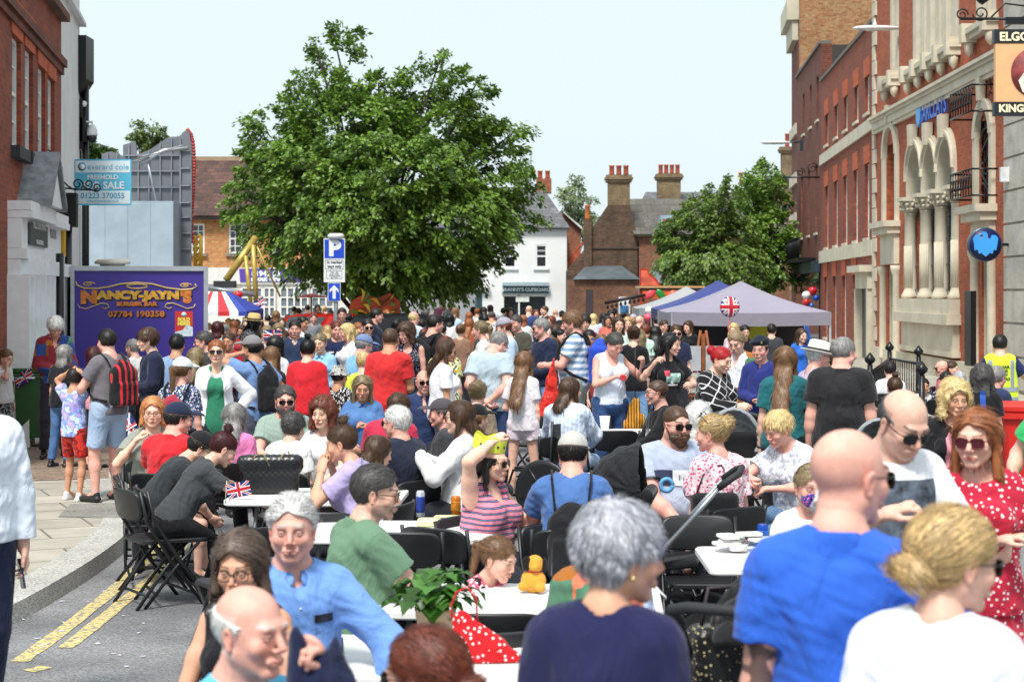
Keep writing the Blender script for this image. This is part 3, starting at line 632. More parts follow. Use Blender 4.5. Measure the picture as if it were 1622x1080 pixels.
def do_hair(I,hair,hlen,s,beard,hc,far):
 H,Hr,hsz,rs,root,hcol=I['H'],I['Hr'],I['hsz'],I['rs'],I['root'],I['hcol']; Hc=I['Hc']
 HE=lambda c,r:ell(H(*c),tuple(v*hsz for v in r),Hr); HCn=lambda a,b,r1,r2,fl=None:cone(H(*a),H(*b),r1*hsz,r2*hsz,flat=fl)
 LW=lambda p:((p-Hc)@Hr)/hsz
 hat=any((e[0] if isinstance(e,tuple) else e) in('cap','fedora','bucket','beret','crown') for e in I['extra'])
 if hair not in('bald','none'):
  th={'short':.010,'buzz':.003,'mop':.026,'long':.015,'bob':.020,'bun':.009,'topbun':.009,'pony':.009,'curly':.034,'afro':.05,'balding':.004,'pixie':.020,'updo':.012,'swept':.011,'quiff':.014}.get(hair,.012)
  ops=[(HE((0,-.016,.029),(.0775+th,.098+th,.086+th*1.15)),.01,'add')]; down=vec(0,0,-1)
  fringe={'mop':.045,'bob':.078,'long':.080,'short':.072,'curly':.072,'pixie':.062,'swept':.08,'quiff':.078}.get(hair,.068); nape={'short':-.065,'buzz':-.055,'balding':-.07,'pixie':-.08,'mop':-.075,'bun':-.06,'topbun':-.06,'pony':-.06,'quiff':-.065,'swept':-.075}.get(hair,-.08)
  if hair in('long','bob','curly'):
   bl={'long':hlen,'bob':.09,'curly':.13}[hair]
   w2=.082 if hair!='curly' else.09; yb=.035+.34*min(hlen,.3) if hair=='long' else 0
   ops.append((HCn((0,-.055,-.02),(0,-.075-yb,-.03-bl),w2,w2*(.85 if hair=='long' else 1.0),(Hr@vec(0,1,0),.5)),.03,'add'))
   for q in(-1,1):
    ops.append((HCn((q*.078,-.012,.02),(q*(.086+.01*rs.rand()),.012-.05*(hair!='long' and 0),-.04-bl*(.75 if hair=='long' else.55)),.024 if hair!='curly' else.036,.019 if hair!='curly' else.034),.025,'add'))
  if hair=='bun':ops.append((HE((0,-.142,.055),(.046,.040,.046)),.010,'add'))
  if hair=='topbun':ops.append((HE((0,-.045,.150),(.037,.037,.034)),.012,'add'))
  if hair=='updo':ops.append((HE((.01,-.105,.06),(.055,.045,.055)),.015,'add'))
  if hair=='lowbun':ops.append((HE((0,-.122,-.034),(.045,.036,.038)),.014,'add'))
  if hair=='pony':ops+=[(HCn((0,-.10,.035),(0,-.145,.0),.022,.032),.015,'add'),(HCn((0,-.145,.0),(0,-.13,-.04-hlen),.032,.016),.02,'add')]
  ops2=[]
  F=Field(*bbox(ops),min(max(.95/s,.0034),.0115))
  for o in ops:F.op(*o)
  sd=rs.randint(9999); wave_a={'curly':.010,'afro':.012,'mop':.005,'pixie':.006,'long':.004,'bob':.003,'swept':.004}.get(hair,.0022)
  F.grow(lambda x,y,z:wave_a*fnoise(x,y,z*(.4 if hair in('long','bob') else 1),55 if hair in('curly','afro','pixie') else 75,sd))
  A=Hr.T
  def rem(x,y,z):
   px,py,pz=x-Hc[0],y-Hc[1],z-Hc[2]; lx,ly,lz=[(A[i,0]*px+A[i,1]*py+A[i,2]*pz)/hsz for i in range(3)]
   side=np.abs(lx); tf=fringe+.02*(1-np.clip(1-(side/.05),0,1))*(-1)+.006*np.sin(lx*90)
   front=np.minimum(ly-(.012 if hair not in('long','bob','curly') else.035),tf+(ly-.085)*.55-lz)
   if hair in('long','bob','curly'):front=np.minimum(front,(.066 if hair!='curly' else.07)-side+.25*np.clip(-.05-lz,0,.1))
   d=front
   if hair not in('long','bob','curly','pony'):
    lowf=np.minimum(nape-lz+.25*(ly+.08),.2+0*lx); d=np.maximum(d,lowf)
    ear=.017-np.sqrt((ly+.006)**2+((lz+.014)*.6)**2); d=np.maximum(d,np.minimum(ear,side-.06))
    d=np.maximum(d,np.minimum(ly+.008,-.012-lz))
   if hair=='pony':d=np.maximum(d,np.minimum(-.065-lz,ly+.115))
   if hat:d=np.maximum(d,np.minimum(lz-.034,.2))
   if hair=='balding':d=np.maximum(d,np.minimum(lz-.040+.25*(ly+.05),.2))
   return d*hsz
  F.cut(rem); V,Q=F.mesh()
  if len(V):
   Nn=vnormals(V,Q); C=np.tile(hcol,(len(V),1))*(.78+.2*rs.rand(len(V),1))
   loc=LW(V)
   if hc in('blonde','ash') and hair in('long','bun','updo','pony','bob'):C*=(.8+.35*np.clip(fnoise(V[:,0]*3,V[:,1]*3,V[:,2]*.6,40,sd+5),-1,1))[:,None]
   if hair in('bun','topbun','updo','pony','lowbun'):
    tgt={'bun':vec(0,-.12,.045),'topbun':vec(0,-.045,.13),'updo':vec(0,-.10,.06),'pony':vec(0,-.12,.02),'lowbun':vec(0,-.12,-.03)}[hair]
    def flow(p):
     l=LW(p); d=tgt-l; tail=(l[:,2]<-.01)&(l[:,1]<-.1) if hair=='pony' else np.zeros(len(p),bool); near=np.linalg.norm(d,axis=1)<.055
     d[near]=np.cross(d[near],vec(.3,.5,1)); d[tail]=vec(0,0,-1); return d@Hr.T
   elif hair in('long','bob'):
    def flow(p):
     l=LW(p); part=np.stack([np.sign(l[:,0]-.015)*(1.1-2*np.clip(l[:,1],0,1)),-.55+0*l[:,0],-.35-6*np.abs(l[:,0])],1); d=np.where((l[:,2]>.035)[:,None],part,vec(0,0,-1)+l*vec(1.2,.5,0)); return d@Hr.T
   elif hair in('curly','afro'):
    def flow(p):return rs.randn(len(p),3)
   elif hair in('swept','quiff'):
    def flow(p):l=LW(p); d=np.stack([l[:,0]*2+.02,-.12+0*l[:,0],-.3*(l[:,1]<-.03)],1); return d@Hr.T
   else:
    def flow(p):l=LW(p); d=l-vec(.01,-.055,.125); d[:,2]-=.02; return d@Hr.T
   n=0 if s<75 else int(min(4200,5*s*{'buzz':.2,'balding':.3,'long':1.6,'curly':1.5,'bob':1.3}.get(hair,1)))
   wd=max(.0024,.42/s); Ln={'short':.028,'buzz':.008,'balding':.016,'long':.085,'bob':.06,'curly':.035,'afro':.03,'pixie':.04,'mop':.05}.get(hair,.05)
   rad=np.where((loc[:,2]>-.03)[:,None],loc,loc*vec(1,1,0)); rad/=np.linalg.norm(rad,axis=1)[:,None]+1e-6; ok_=((Nn@Hr)*rad).sum(1)>(.62 if hair not in('curly','afro','bun','updo','lowbun','topbun') else.3)
   Vk,Nk,Ck=V[ok_],Nn[ok_],C[ok_]
   sv,sf,scol=strands(Vk,Nk,n,rs,flow,Ln*hsz,wd,Ck,lift={'curly':.010,'pixie':.009,'mop':.007,'short':.005,'updo':.007,'bun':.006,'lowbun':.007}.get(hair,.004),straight=lambda p:LW(p)[:,2]<-.04)
   allV=np.concatenate([V,sv]); allF=np.concatenate([Q,sf+len(V)]) if len(sf) else Q; allC=np.concatenate([C,scol])
   mesh_np('hair',allV,allF,HAIRM,root,allC)
 if beard=='full':
  ops=[(HE((0,.042,-.082),(.060,.055,.05)),.02,'add'),(HE((0,.07,-.115),(.036,.03,.034)),.02,'add')]+[(HCn((q*.067,.01,-.03),(q*.05,.045,-.075),.016,.026),.015,'add') for q in(-1,1)]
  ops+=[(HCn((-.026,.099,-.0565),(.026,.099,-.0565),.0065,.0065),.006,'add'),(HE((0,.105,-.068),(.02,.012,.008)),.004,'sub'),(HE((0,.10,-.025),(.052,.05,.028)),.01,'sub')]
  F=Field(*bbox(ops),min(max(.9/s,.0032),.009))
  for o in ops:F.op(*o)
  F.grow(lambda x,y,z:.0025*fnoise(x,y,z,110,3)); V,Q=F.mesh()
  if len(V):
   C=np.tile(hcol,(len(V),1))*(.7+.4*rs.rand(len(V),1)); Nn=vnormals(V,Q)
   sv,sf,scol=strands(V,Nn,int(3*s),rs,lambda p:np.tile(Hr@vec(0,.25,-1),(len(p),1)),.02,max(.002,.35/s),C,lift=.003)
   mesh_np('beard',np.concatenate([V,sv]),np.concatenate([Q,sf+len(V)]),HAIRM,root,np.concatenate([C,scol]))
def bbox(ops):
 return np.min([o[0][1] for o in ops if o[2]=='add'],0),np.max([o[0][2] for o in ops if o[2]=='add'],0)
def sdf_obj(name,ops,cell,mat,parent=None,cuts=(),grow=None,col=None):
 F=Field(*bbox(ops),cell)
 for o in ops:F.op(*o)
 if grow:F.grow(grow)
 for c in cuts:F.cut(c)
 V,Q=F.mesh(); return mesh_np(name,V,Q,mat,parent)
def hm4(I,x=0,y=0,z=0):
 m=np.eye(4); m[:3,:3]=I['Hr']*I['hsz']; m[:3,3]=I['H'](x,y,z); return Matrix(m.tolist())
def ex_glasses(I,dark=False,frame='#15110f',lens='#0b0a0c',up=0.0,big=1.0):
 m=hm4(I,0,0,up); lm=M(lens,.06,0,var=0) if dark else None; mb=MB(); ys=.104 if up==0 else.088
 if up:m=hm4(I,0,-.0,0)@Matrix.Translation((0,-.005,.075))@Matrix.Rotation(R(38),4,'X')
 rot=m.to_3x3(); lens_mb=MB()
 for q in(-1,1):
  pts=[]
  for i in range(16):
   a=2*math.pi*i/16; cx,cz=math.cos(a),math.sin(a); pts.append((q*.0325+.0265*big*math.copysign(abs(cx)**.7,cx),ys-.0035*abs(cx)-.25*max(0,abs(q*.0325+.026*cx)-.03),-.004+.0185*big*math.copysign(abs(cz)**.75,cz)-.002*(cz<0)))
  P3=[m@Vector(p) for p in pts]
  mb.tube(P3+[P3[0]],.0021*I['hsz']*(1.4 if dark else 1),5,False)
  if dark:
   c=sum(P3,Vector())/16; f=(m.to_3x3()@Vector((0,1,0))).normalized(); lens_mb.add([c+f*.004]+P3,[(0,1+i,1+(i+1)%16) for i in range(16)],True)
  mb.tube([m@Vector(p) for p in((q*.058,ys-.010,.004),(q*.074,ys-.03,.004),(q*.081,.0,.0),(q*.079,-.014,-.012))],.0024*I['hsz'],5)
 mb.tube([m@Vector(p) for p in((-.008,ys+.001,.002),(0,ys+.003,.004),(.008,ys+.001,.002))],.0025*I['hsz'],5)
 o=mb.build('sunglasses' if dark else 'glasses',M(frame,.25,var=0),I['root'])
 if dark:lens_mb.build('lens',lm,o)
def ex_shades(I,**k):ex_glasses(I,dark=True,**k)
def hat_sdf(I,name,ops,mat,cuts=(),cell=.0045):
 c=min(max(.95/I['s'],.0036),cell*2); A=I['Hr'].T; Hc=I['Hc']; hs=I['hsz']
 def L3(fn):
  def g(x,y,z):
   px,py,pz=x-Hc[0],y-Hc[1],z-Hc[2]; return fn(*[(A[i,0]*px+A[i,1]*py+A[i,2]*pz)/hs for i in range(3)])
  return g
 return sdf_obj(name,ops,c,mat,I['root'],[L3(f) for f in cuts])
def ex_cap(I,col='#1b2436',back=False,mat=None,logo=None):
 H,Hr,hs=I['H'],I['Hr'],I['hsz']; q=-1 if back else 1; m=mat or fabric(col,fold=.25)
 hat_sdf(I,'cap',[(ell(H(0,-.014,.038),(.090*hs,.112*hs,.098*hs),Hr),.01,'add')],m,[lambda x,y,z:.040+.1*(y*q-.05)*0-z,lambda x,y,z:-1*(z-.04)*0-1+0*x])
 bc=[(ell(H(0,q*.125 if q>0 else-.15,.040),(.075*hs,.085*hs,.034*hs),Hr),.0,'add'),(ell(H(0,q*.125 if q>0 else-.15,.030),(.078*hs,.088*hs,.034*hs),Hr),.0,'sub')]
 b=hat_sdf(I,'brim',bc,m,[lambda x,y,z:.036-z+0*x])
 if logo:text(logo,.03*hs,M('#e8e8e8',.7),I['root'],hm4(I,0,.112,.075)@Matrix.Rotation(R(180),4,'Z')@Matrix.Rotation(R(65),4,'X'),'emblem',ext=.001)
def ex_fedora(I,col='#efece2',band='#15151a',tilt=0,sc=1.0):
 m=hm4(I,0,-.012,.03)@Matrix.Rotation(R(-6+tilt),4,'X')@Matrix.Scale(sc,4); mb=MB(); rot=m.to_3x3()
 prof=[(.01,.105),(.055,.112),(.078,.100),(.088,.03),(.0925,.0)]; vs=[]
 mb.lathe([(r,z) for r,z in prof],28,m.translation,rot,sx=.96,sy=1.2)
 mb.lathe([(.090,.004),(.12,-.004),(.145,.004),(.147,.010),(.118,.002),(.09,.010)],28,m.translation,rot,sx=.96,sy=1.15)
 o=mb.build('hat',M(col,.8,var=.08,bump=.3,bs=220),I['root']); b=MB(); b.lathe([(.0945,.006),(.0915,.034),(.089,.034),(.092,.006)],28,m.translation,rot,sx=.97,sy=1.21); b.build('hat_band',M(band,.7),o)
def ex_bucket(I,col='#3a3a3c',c2='#c8c8c4'):
 m=hm4(I,0,-.012,.03); mb=MB(); rot=m.to_3x3()
 mb.lathe([(.01,.102),(.066,.100),(.076,.092),(.09,.015),(.128,-.022),(.129,-.018),(.092,.020)],24,m.translation,rot,sx=.96,sy=1.2); mb.build('bucket_hat',fabric(col,'blotch',c2,2.4,'#888888',fold=.3),I['root'])
def ex_beret(I):
 H,Hr,hs=I['H'],I['Hr'],I['hsz']
 hat_sdf(I,'beret',[(ell(H(.012,-.012,.085),(.105*hs,.118*hs,.042*hs),Hr@rotm(0,0,R(8))),.01,'add'),(cone(H(0,-.01,.055),H(0,-.01,.07),.088*hs,.09*hs),.02,'add')],fabric('#16202c',fold=.3),[lambda x,y,z:.048-z])
 MB().box(H(-.05,.085,.085),(.02,.012,.028)).build('cap_badge',M('#b8a060',.3,1),I['root'])
def ex_mask(I,col='#3a3a80',c2='#c060b0'):
 H,Hr,hs=I['H'],I['Hr'],I['hsz']
 hat_sdf(I,'face_mask',[(ell(H(0,.05,-.055),(.068*hs,.070*hs,.052*hs),Hr),.01,'add')],fabric(col,'floral',c2,3,'#101030',fold=.4),[lambda x,y,z:.005-y,lambda x,y,z:z+.020,lambda x,y,z:-.112-z])
 mb=MB()
 for q in(-1,1):
  for z in(-.03,-.09):mb.tube([H(q*.066,.02,z),H(q*.078,-.0,(z-.01)/1.5),H(q*.082,-.018,-.01)],.0012,4)
 mb.build('ear_loop',M('#e8e8e8'),I['root'])
def ex_crown(I):
 m=hm4(I,0,-.03,.075)@Matrix.Rotation(R(-8),4,'X'); n=40; vs=[]; fs=[]
 for i in range(n):
  a=2*math.pi*i/n; x,y=.088*math.cos(a),.108*math.sin(a); hgt=.07+.03*abs(math.sin(2.5*a))**2
  for k,(rr,z) in enumerate(((1,0),(1.03,hgt),(1.01,hgt),(.98,0))):vs.append(m@Vector((x*rr,y*rr,z)))
 for i in range(n):
  j=(i+1)%n; fs+=[(4*i+k,4*j+k,4*j+(k+1)%4,4*i+(k+1)%4) for k in range(4)]
 o=MB().add(vs,fs).build('paper_crown',M('#d9e04a',.7,var=.05),I['root']); mb=MB()
 for a,c in((20,0),(50,0),(80,0),(110,0),(140,0),(170,0),(-10,0),(200,0)):
  a_=R(a); p=m@Vector((.0905*math.cos(a_),.111*math.sin(a_),.04)); mb.lathe([(.001,-.002),(.009,0),(.009,.001),(.001,.003)],8,p,(m.to_3x3()@Matrix.Rotation(a_,3,'Z')@Matrix.Rotation(R(90),3,'Y'))); mb.build('spot',M('#333333'),o); mb=MB()
 pass
def ex_backpack(I,col='#17181c',c2=None,w=.15,h=.24,label='',z=.24,d=.085):
 T,Rt,root=I['T'],I['Rt'],I['root']; g=I['g']; y0=-(.118*I['w']+d+.005)
 mt=fabric(col) if not c2 else fabric(col,'vstripes',c2,.42)
 r=empty('backpack',root.location,root.rotation_euler[2],label or 'backpack','backpack')
 ce=min(max(1.3/I['s'],.006),.014)
 sdf_obj('bag',[(rbox(T(0,y0,z-.02),(w*g*.95,d*g*.9,h*g*.8),.055*g,Rt),.02,'add'),(ell(T(0,y0-.01,z+h*.2),(w*.95*g,d*g,h*.85*g),Rt),.04,'add'),(rbox(T(0,y0-d*.9,z-.09),(w*.8*g,.035*g,h*.5*g),.03*g,Rt),.02,'add'),(cone(T(-.03,y0+d*.6,z+h),T(.03,y0+d*.6,z+h),.012,.012),.01,'add')],ce,mt,r,grow=lambda x,y,z_:.004*fnoise(x,y,z_,35,7))
 for q in(-1,1):
  sx=.095*I['w']; i=.013+I['inf']; pts=[T(q*sx*.8,y0+d,z+h*.75),T(q*sx,-.075*I['w']-i,.50),T(q*sx,-.02,.53+i),T(q*sx,.06*I['w']+i*.6,.49),T(q*sx*1.1,.125*I['w']+i,.36),T(q*sx*1.35,.11*I['w']+i,.2),T(q*sx*1.75,0,.10),T(q*sx*1.2,y0+d,z-h*.7)]
  pp=[]
  for a in range(len(pts)-1):
   for t in(0,.33,.66):pp.append(Vector(pts[a]*(1-t)+pts[a+1]*t))
  pp.append(Vector(pts[-1])); MB().tube(pp,.017,6,flat=.45).build('strap',fabric('#15161a'),r)
 return r
def hold(I,side):
 hd,Wr,d,t,n_,hg=I['hands'][0 if side=='L' else 1]; p=Wr+(d*.075+n_*.03)*hg; return p,d,t,n_
def world_pt(I,p):return Vector(I['root'].location)+Vector(I['bz']@np.asarray(p))
def world_dir(I,d):return Vector(I['bz']@np.asarray(d))
def ex_phone(I,side='R',label='phone',col='#101216'):
 p,d,t,n_=hold(I,side); c=world_pt(I,p); a,b,n=world_dir(I,t),world_dir(I,d),world_dir(I,n_); m=Matrix((a,b,n)).transposed()
 MB().bev(c,(.15,.072,.009),.006,3,rot=m).build('phone',[M(col,.15,var=0)]).update_tag()
 o=bpy.data.objects[-1] if False else None
def ex_none(I):pass
EXTRA=dict(glasses=ex_glasses,shades=ex_shades,cap=ex_cap,fedora=ex_fedora,bucket=ex_bucket,beret=ex_beret,mask=ex_mask,crown=ex_crown,backpack=ex_backpack,none=ex_none)
def noisy_ground(col1,col2,name,sc=3,grit=True,rough=.9,crack=False):
 m=bpy.data.materials.new(name); nt,N,L,B=nodes_of(m); B.inputs['Roughness'].default_value=rough
 tc=N.new("ShaderNodeTexCoord"); n=N.new("ShaderNodeTexNoise"); n.inputs['Scale'].default_value=sc; n.inputs['Detail'].default_value=8; L.new(tc.outputs['Object'],n.inputs['Vector'])
 r=N.new("ShaderNodeValToRGB"); r.color_ramp.elements[0].position=.35; r.color_ramp.elements[1].position=.65; r.color_ramp.elements[0].color=(*lin(col1),1); r.color_ramp.elements[1].color=(*lin(col2),1); L.new(n.outputs[0],r.inputs[0])
 v=N.new("ShaderNodeTexVoronoi"); v.inputs['Scale'].default_value=90; L.new(tc.outputs['Object'],v.inputs['Vector'])
 sp=N.new("ShaderNodeSeparateColor"); L.new(v.outputs['Color'],sp.inputs[0]); mr=N.new("ShaderNodeMapRange"); mr.inputs[3].default_value=.62; mr.inputs[4].default_value=1.4; L.new(sp.outputs[0],mr.inputs[0])
 s=N.new("ShaderNodeVectorMath"); s.operation='SCALE'; L.new(r.outputs[0],s.inputs[0]); L.new(mr.outputs[0],s.inputs['Scale']); L.new(s.outputs[0],B.inputs['Base Color'])
 b=N.new("ShaderNodeBump"); b.inputs['Strength'].default_value=.6; b.inputs['Distance'].default_value=.006; L.new(v.outputs['Distance'],b.inputs['Height']); L.new(b.outputs[0],B.inputs['Normal'])
 return m
asph=noisy_ground('#626366','#818182',"asphalt",1.1)
mb=MB(); mb.add([(-400,-60,0),(400,-60,0),(400,900,0),(-400,900,0)],[(0,1,2,3)]); tag(mb.build('road',asph),kind='structure')
def gp(px,py,z=0.0):
 s=(py-HY)/(CH-z); return((px-811)/s,FPX/s)
KZ=.12
kpx=[(-40,985),(25,955),(80,925),(140,890),(185,858),(208,838),(218,815),(213,795),(196,772),(178,757),(172,745),(172,730),(178,705),(190,670),(205,640)]
kp=[gp(x,y,KZ) for x,y in kpx]
def chaikin(p,n=2):
 for _ in range(n):
  q=[p[0]]
  for a,b in zip(p,p[1:]):q+=[(a[0]*.75+b[0]*.25,a[1]*.75+b[1]*.25),(a[0]*.25+b[0]*.75,a[1]*.25+b[1]*.75)]
  p=q+[p[-1]]
 return p
kc=chaikin(kp,2); kc=[(kc[0][0]-1.0,kc[0][1]-6)]+kc+[(kc[-1][0]+.6,75)]
def offs(p,d):
 o=[]
 for i in range(len(p)):
  a=Vector(p[max(i-1,0)]); b=Vector(p[min(i+1,len(p)-1)]); t=(b-a).normalized(); o.append((p[i][0]-t.y*d,p[i][1]+t.x*d))
 return o
def strip(mb,A,B_,z0,z1=None):
 z1=z0 if z1 is None else z1; n=len(A); mb.add([(x,y,z0) for x,y in A]+[(x,y,z1) for x,y in B_],[(i,i+1,n+i+1,n+i) for i in range(n-1)])
ki=offs(kc,.29); mb=MB()
strip(mb,kc,ki,KZ); strip(mb,[(x+.012,y) for x,y in offs(kc,-.015)],kc,0,KZ)
kerbm=noisy_ground('#9c9a94','#aeaca6',"kerb_stone",1.4); tag(mb.build('kerb',kerbm),kind='structure')
pm=bpy.data.materials.new("paving_slabs"); nt,N,L,B=nodes_of(pm); B.inputs['Roughness'].default_value=.9
tc=N.new("ShaderNodeTexCoord"); mp=N.new("ShaderNodeMapping"); mp.inputs['Rotation'].default_value=(0,0,R(-24)); L.new(tc.outputs['Object'],mp.inputs[0])
br=N.new("ShaderNodeTexBrick"); L.new(mp.outputs[0],br.inputs['Vector']); br.inputs['Scale'].default_value=1; br.inputs['Brick Width'].default_value=.9; br.inputs['Row Height'].default_value=.6; br.inputs['Mortar Size'].default_value=.012
br.inputs['Color1'].default_value=(*lin('#aea89c'),1); br.inputs['Color2'].default_value=(*lin('#9d978b'),1); br.inputs['Mortar'].default_value=(*lin('#6d675d'),1)
no=N.new("ShaderNodeTexNoise"); no.inputs['Scale'].default_value=2.5; no.inputs['Detail'].default_value=9; L.new(tc.outputs['Object'],no.inputs['Vector']); mr=N.new("ShaderNodeMapRange"); mr.inputs[1].default_value=.3; mr.inputs[2].default_value=.7; mr.inputs[3].default_value=.78; mr.inputs[4].default_value=1.12; L.new(no.outputs[0],mr.inputs[0])
s_=N.new("ShaderNodeVectorMath"); s_.operation='SCALE'; L.new(br.outputs[0],s_.inputs[0]); L.new(mr.outputs[0],s_.inputs['Scale']); L.new(s_.outputs[0],B.inputs['Base Color'])
mb=MB(); strip(mb,[(x+.005,y) for x,y in ki],[(x-9,y+.6) for x,y in ki],KZ-.004); tag(mb.build('pavement',pm),kind='structure')
def patch(pts,m,name,z=KZ+.001):
 mb=MB(); v=[(*gp(x,y,KZ),z) for x,y in pts]; mb.add(v,[tuple(range(len(v)))]); return tag(mb.build(name,m),kind='structure')
patch([(92,818),(112,798),(188,796),(192,820)],noisy_ground('#77756f','#86837c','tar',4),'pavement_patch')
bpv=brick_mat('#95816f','#7f6c5d','#5c544b','y',1.0,.3,"paviours",.2,.1)
nt=bpv.node_tree;
for n_ in nt.nodes:
 if n_.type=='COMBXYZ':
  sx_=[q for q in nt.nodes if q.type=='SEPXYZ'][0]
  for l in list(nt.links):
   if l.to_node==n_:nt.links.remove(l)
  nt.links.new(sx_.outputs['X'],n_.inputs[0]); nt.links.new(sx_.outputs['Y'],n_.inputs[1])
patch([(-60,765),(172,757),(172,738),(176,706),(60,700),(-60,715)],bpv,'paviour_area',KZ+.002)
ym=bpy.data.materials.new("road_paint"); nt,N,L,B=nodes_of(ym); B.inputs['Roughness'].default_value=.8; tc=N.new("ShaderNodeTexCoord")
n=N.new("ShaderNodeTexNoise"); n.inputs['Scale'].default_value=26; n.inputs['Detail'].default_value=6; n.inputs['Roughness'].default_value=.7; L.new(tc.outputs['Object'],n.inputs['Vector'])
r=N.new("ShaderNodeValToRGB"); r.color_ramp.elements[0].position=.43; r.color_ramp.elements[1].position=.52; r.color_ramp.elements[0].color=(*lin('#7c7a74'),1); r.color_ramp.elements[1].color=(*lin('#cdb878'),1); L.new(n.outputs[0],r.inputs[0]); L.new(r.outputs[0],B.inputs['Base Color'])
def line_from(pts,w,name):
 p=chaikin([gp(x,y) for x,y in pts],2); mb=MB(); rs=random.Random(3); A=offs(p,w/2); Bq=offs(p,-w/2); strip(mb,[(x+rs.uniform(-.004,.004),y) for x,y in A],[(x+rs.uniform(-.008,.008),y) for x,y in Bq],.004); tag(mb.build(name,ym),kind='structure')
line_from([(30,1048),(70,1020),(150,960),(225,895),(250,868),(258,845),(256,828),(240,806),(222,790),(212,775),(209,762),(214,740),(222,712)],.105,'yellow_line')
line_from([(104,1026),(150,990),(205,945),(262,898),(285,872),(292,852)],.10,'yellow_line')
line_from([(45,1063),(75,1056)],.10,'yellow_line')
rk=[gp(1640,850),gp(1560,800),gp(1400,668),gp(1330,610),gp(1290,560)]
XB=8.9
mb=MB(); mb.bb(XB-2.6,XB+6,18,60,0,KZ); tag(mb.build('pavement',pm),kind='structure'); mb=MB(); mb.bb(XB-2.85,XB-2.603,18,60,0,KZ+.002); tag(mb.build('kerb',kerbm),kind='structure')
rs=random.Random(5)
lm_=MB()
for i in range(26):
 x,y=gp(rs.uniform(30,230),rs.uniform(905,1060)); lm_.box((x,y,.006),(rs.uniform(.01,.04),rs.uniform(.01,.03),.003),rz=rs.uniform(0,3))
tag(lm_.build('paper_litter',M('#cfc6d6',.8)),'scraps of pale paper on the asphalt beside the yellow line',kind='stuff')
redA=brick_mat('#a8442e','#96382a','#8f5a48','y',1,.3); redB=brick_mat('#8c3f2e','#6f3127','#80604f','y',1,.4); redC=brick_mat('#7c3a2c','#5e2c24','#7a6254','y',1,.45)
stone=M('#cdc5b0',.85,bump=.25,bs=18,var=.12,vs=1.5); stoneg=M('#b9b4a8',.85,bump=.4,bs=12,var=.16,vs=2); black=M('#101113',.4,var=.05); blackm=M('#16171a',.35,.3,var=.05)
glassd=M('#2a3036',.07,0,var=.25,vs=1.2,spec=.8); white=M('#e6e6e2',.55,var=.05); orange=brick_mat('#b8542f','#a84a2b','#a06048','y',1,.15)
def Yf(px):return FPX*XB/(px-811) if False else None
class Wall:
 """vertical street front; u runs along the front (towards the camera positive), z is height"""
 def __init__(s,pxa,sa,pxb,sb):
  a=W(pxa,HY,sa); b=W(pxb,HY,sb); s.a=Vector((a.x,a.y,0)); s.b=Vector((b.x,b.y,0)); d=s.b-s.a; s.len=d.length; s.u=d.normalized(); s.n=Vector((s.u.y,-s.u.x,0))
  if s.n.x>0 and a.x>0:s.n=-s.n
  if s.n.x<0 and a.x<0:s.n=-s.n
  s.root=None
 def px2u(s,px):
  k=(px-811)/FPX; den=s.u.x-k*s.u.y; return(k*s.a.y-s.a.x)/den
 def z(s,u,py):
  y=s.a.y+s.u.y*u; return CH-(py-HY)*y/FPX
 def mat(s):
  m=Matrix.Identity(4); m.col[0][:3]=s.u; m.col[1][:3]=s.n; m.col[2][:3]=(0,0,1); m.col[3][:3]=s.a; return m
def place(o,wall):
 o.matrix_world=wall.mat(); return o
def fix_axis(m):
 return m
bA=brick_mat('#b55c38','#a04c30','#9a6a50','x',1,.28); bB=brick_mat('#9c4a2f','#803a28','#86614f','x',1,.4); bC=brick_mat('#80402f','#623026','#7f6555','x',1,.45); bO=brick_mat('#c05c34','#b0502e','#a9664a','x',1,.12); bY=brick_mat('#b08a5c','#8f5a3c','#8b7a60','xy',1,.3)
def wallbox_openings(mb,L_,H_,ops,t=.45,z0=0,y=0):
 """solid front from u=0..L_, with rectangular openings (u0,u1,z0,z1) left out"""
 xs=sorted({0,L_,*[o[0] for o in ops],*[o[1] for o in ops]});
 for a,b in zip(xs,xs[1:]):
  if b-a<1e-4:continue
  c=(a+b)/2; zs=[(o[2],o[3]) for o in ops if o[0]<c<o[1]]; zs.sort(); cur=z0
  for p,q in zs:
   if p>cur:mb.bb(a,b,y-t,y,cur,p)
   cur=q
  if cur<H_:mb.bb(a,b,y-t,y,cur,H_)
def sash(root,wl,u0,u1,z0,z1,depth=.16,arch=True,bars=(2,3),frame=white,curtain=True,am=None,glass=None):
 w=MB(); f=.06
 for a,b,c,d in((u0,u0+f,z0,z1),(u1-f,u1,z0,z1),(u0+f,u1-f,z0,z0+f),(u0+f,u1-f,z1-f,z1),(u0+f,u1-f,(z0+z1)/2-.025,(z0+z1)/2+.025)):w.bb(a,b,-depth-.06,-depth,c,d)
 for i in range(1,bars[0]):
  x=u0+(u1-u0)*i/bars[0]; w.bb(x-.012,x+.012,-depth-.045,-depth-.012,z0+f,z1-f)
 for i in range(1,bars[1]*2):
  if i==bars[1]:continue
  z=z0+(z1-z0)*i/(bars[1]*2); w.bb(u0+f,u1-f,-depth-.043,-depth-.014,z-.012,z+.012)
 win=w.build('window',frame,root); g=MB(); g.bb(u0+.02,u1-.02,-depth-.05,-depth-.046,z0+.02,z1-.02); g.build('pane',glass or glassd,win)
 if am:
  s=MB(); s.bb(u0-.08,u1+.08,-.10,.07,z0-.09,z0); s.build('sill',am,win)
 return win
bank=Wall(1385,54,1622,79.3)
BL=bank.len+7; rootB=empty('bank_building',(0,0,0),0,'red brick bank with pale stone arches, columns and a blue eagle sign','building'); place(rootB,bank)
U=bank.px2u; Zb=lambda px,py:bank.z(U(px),py)
HB=15; ops=[]
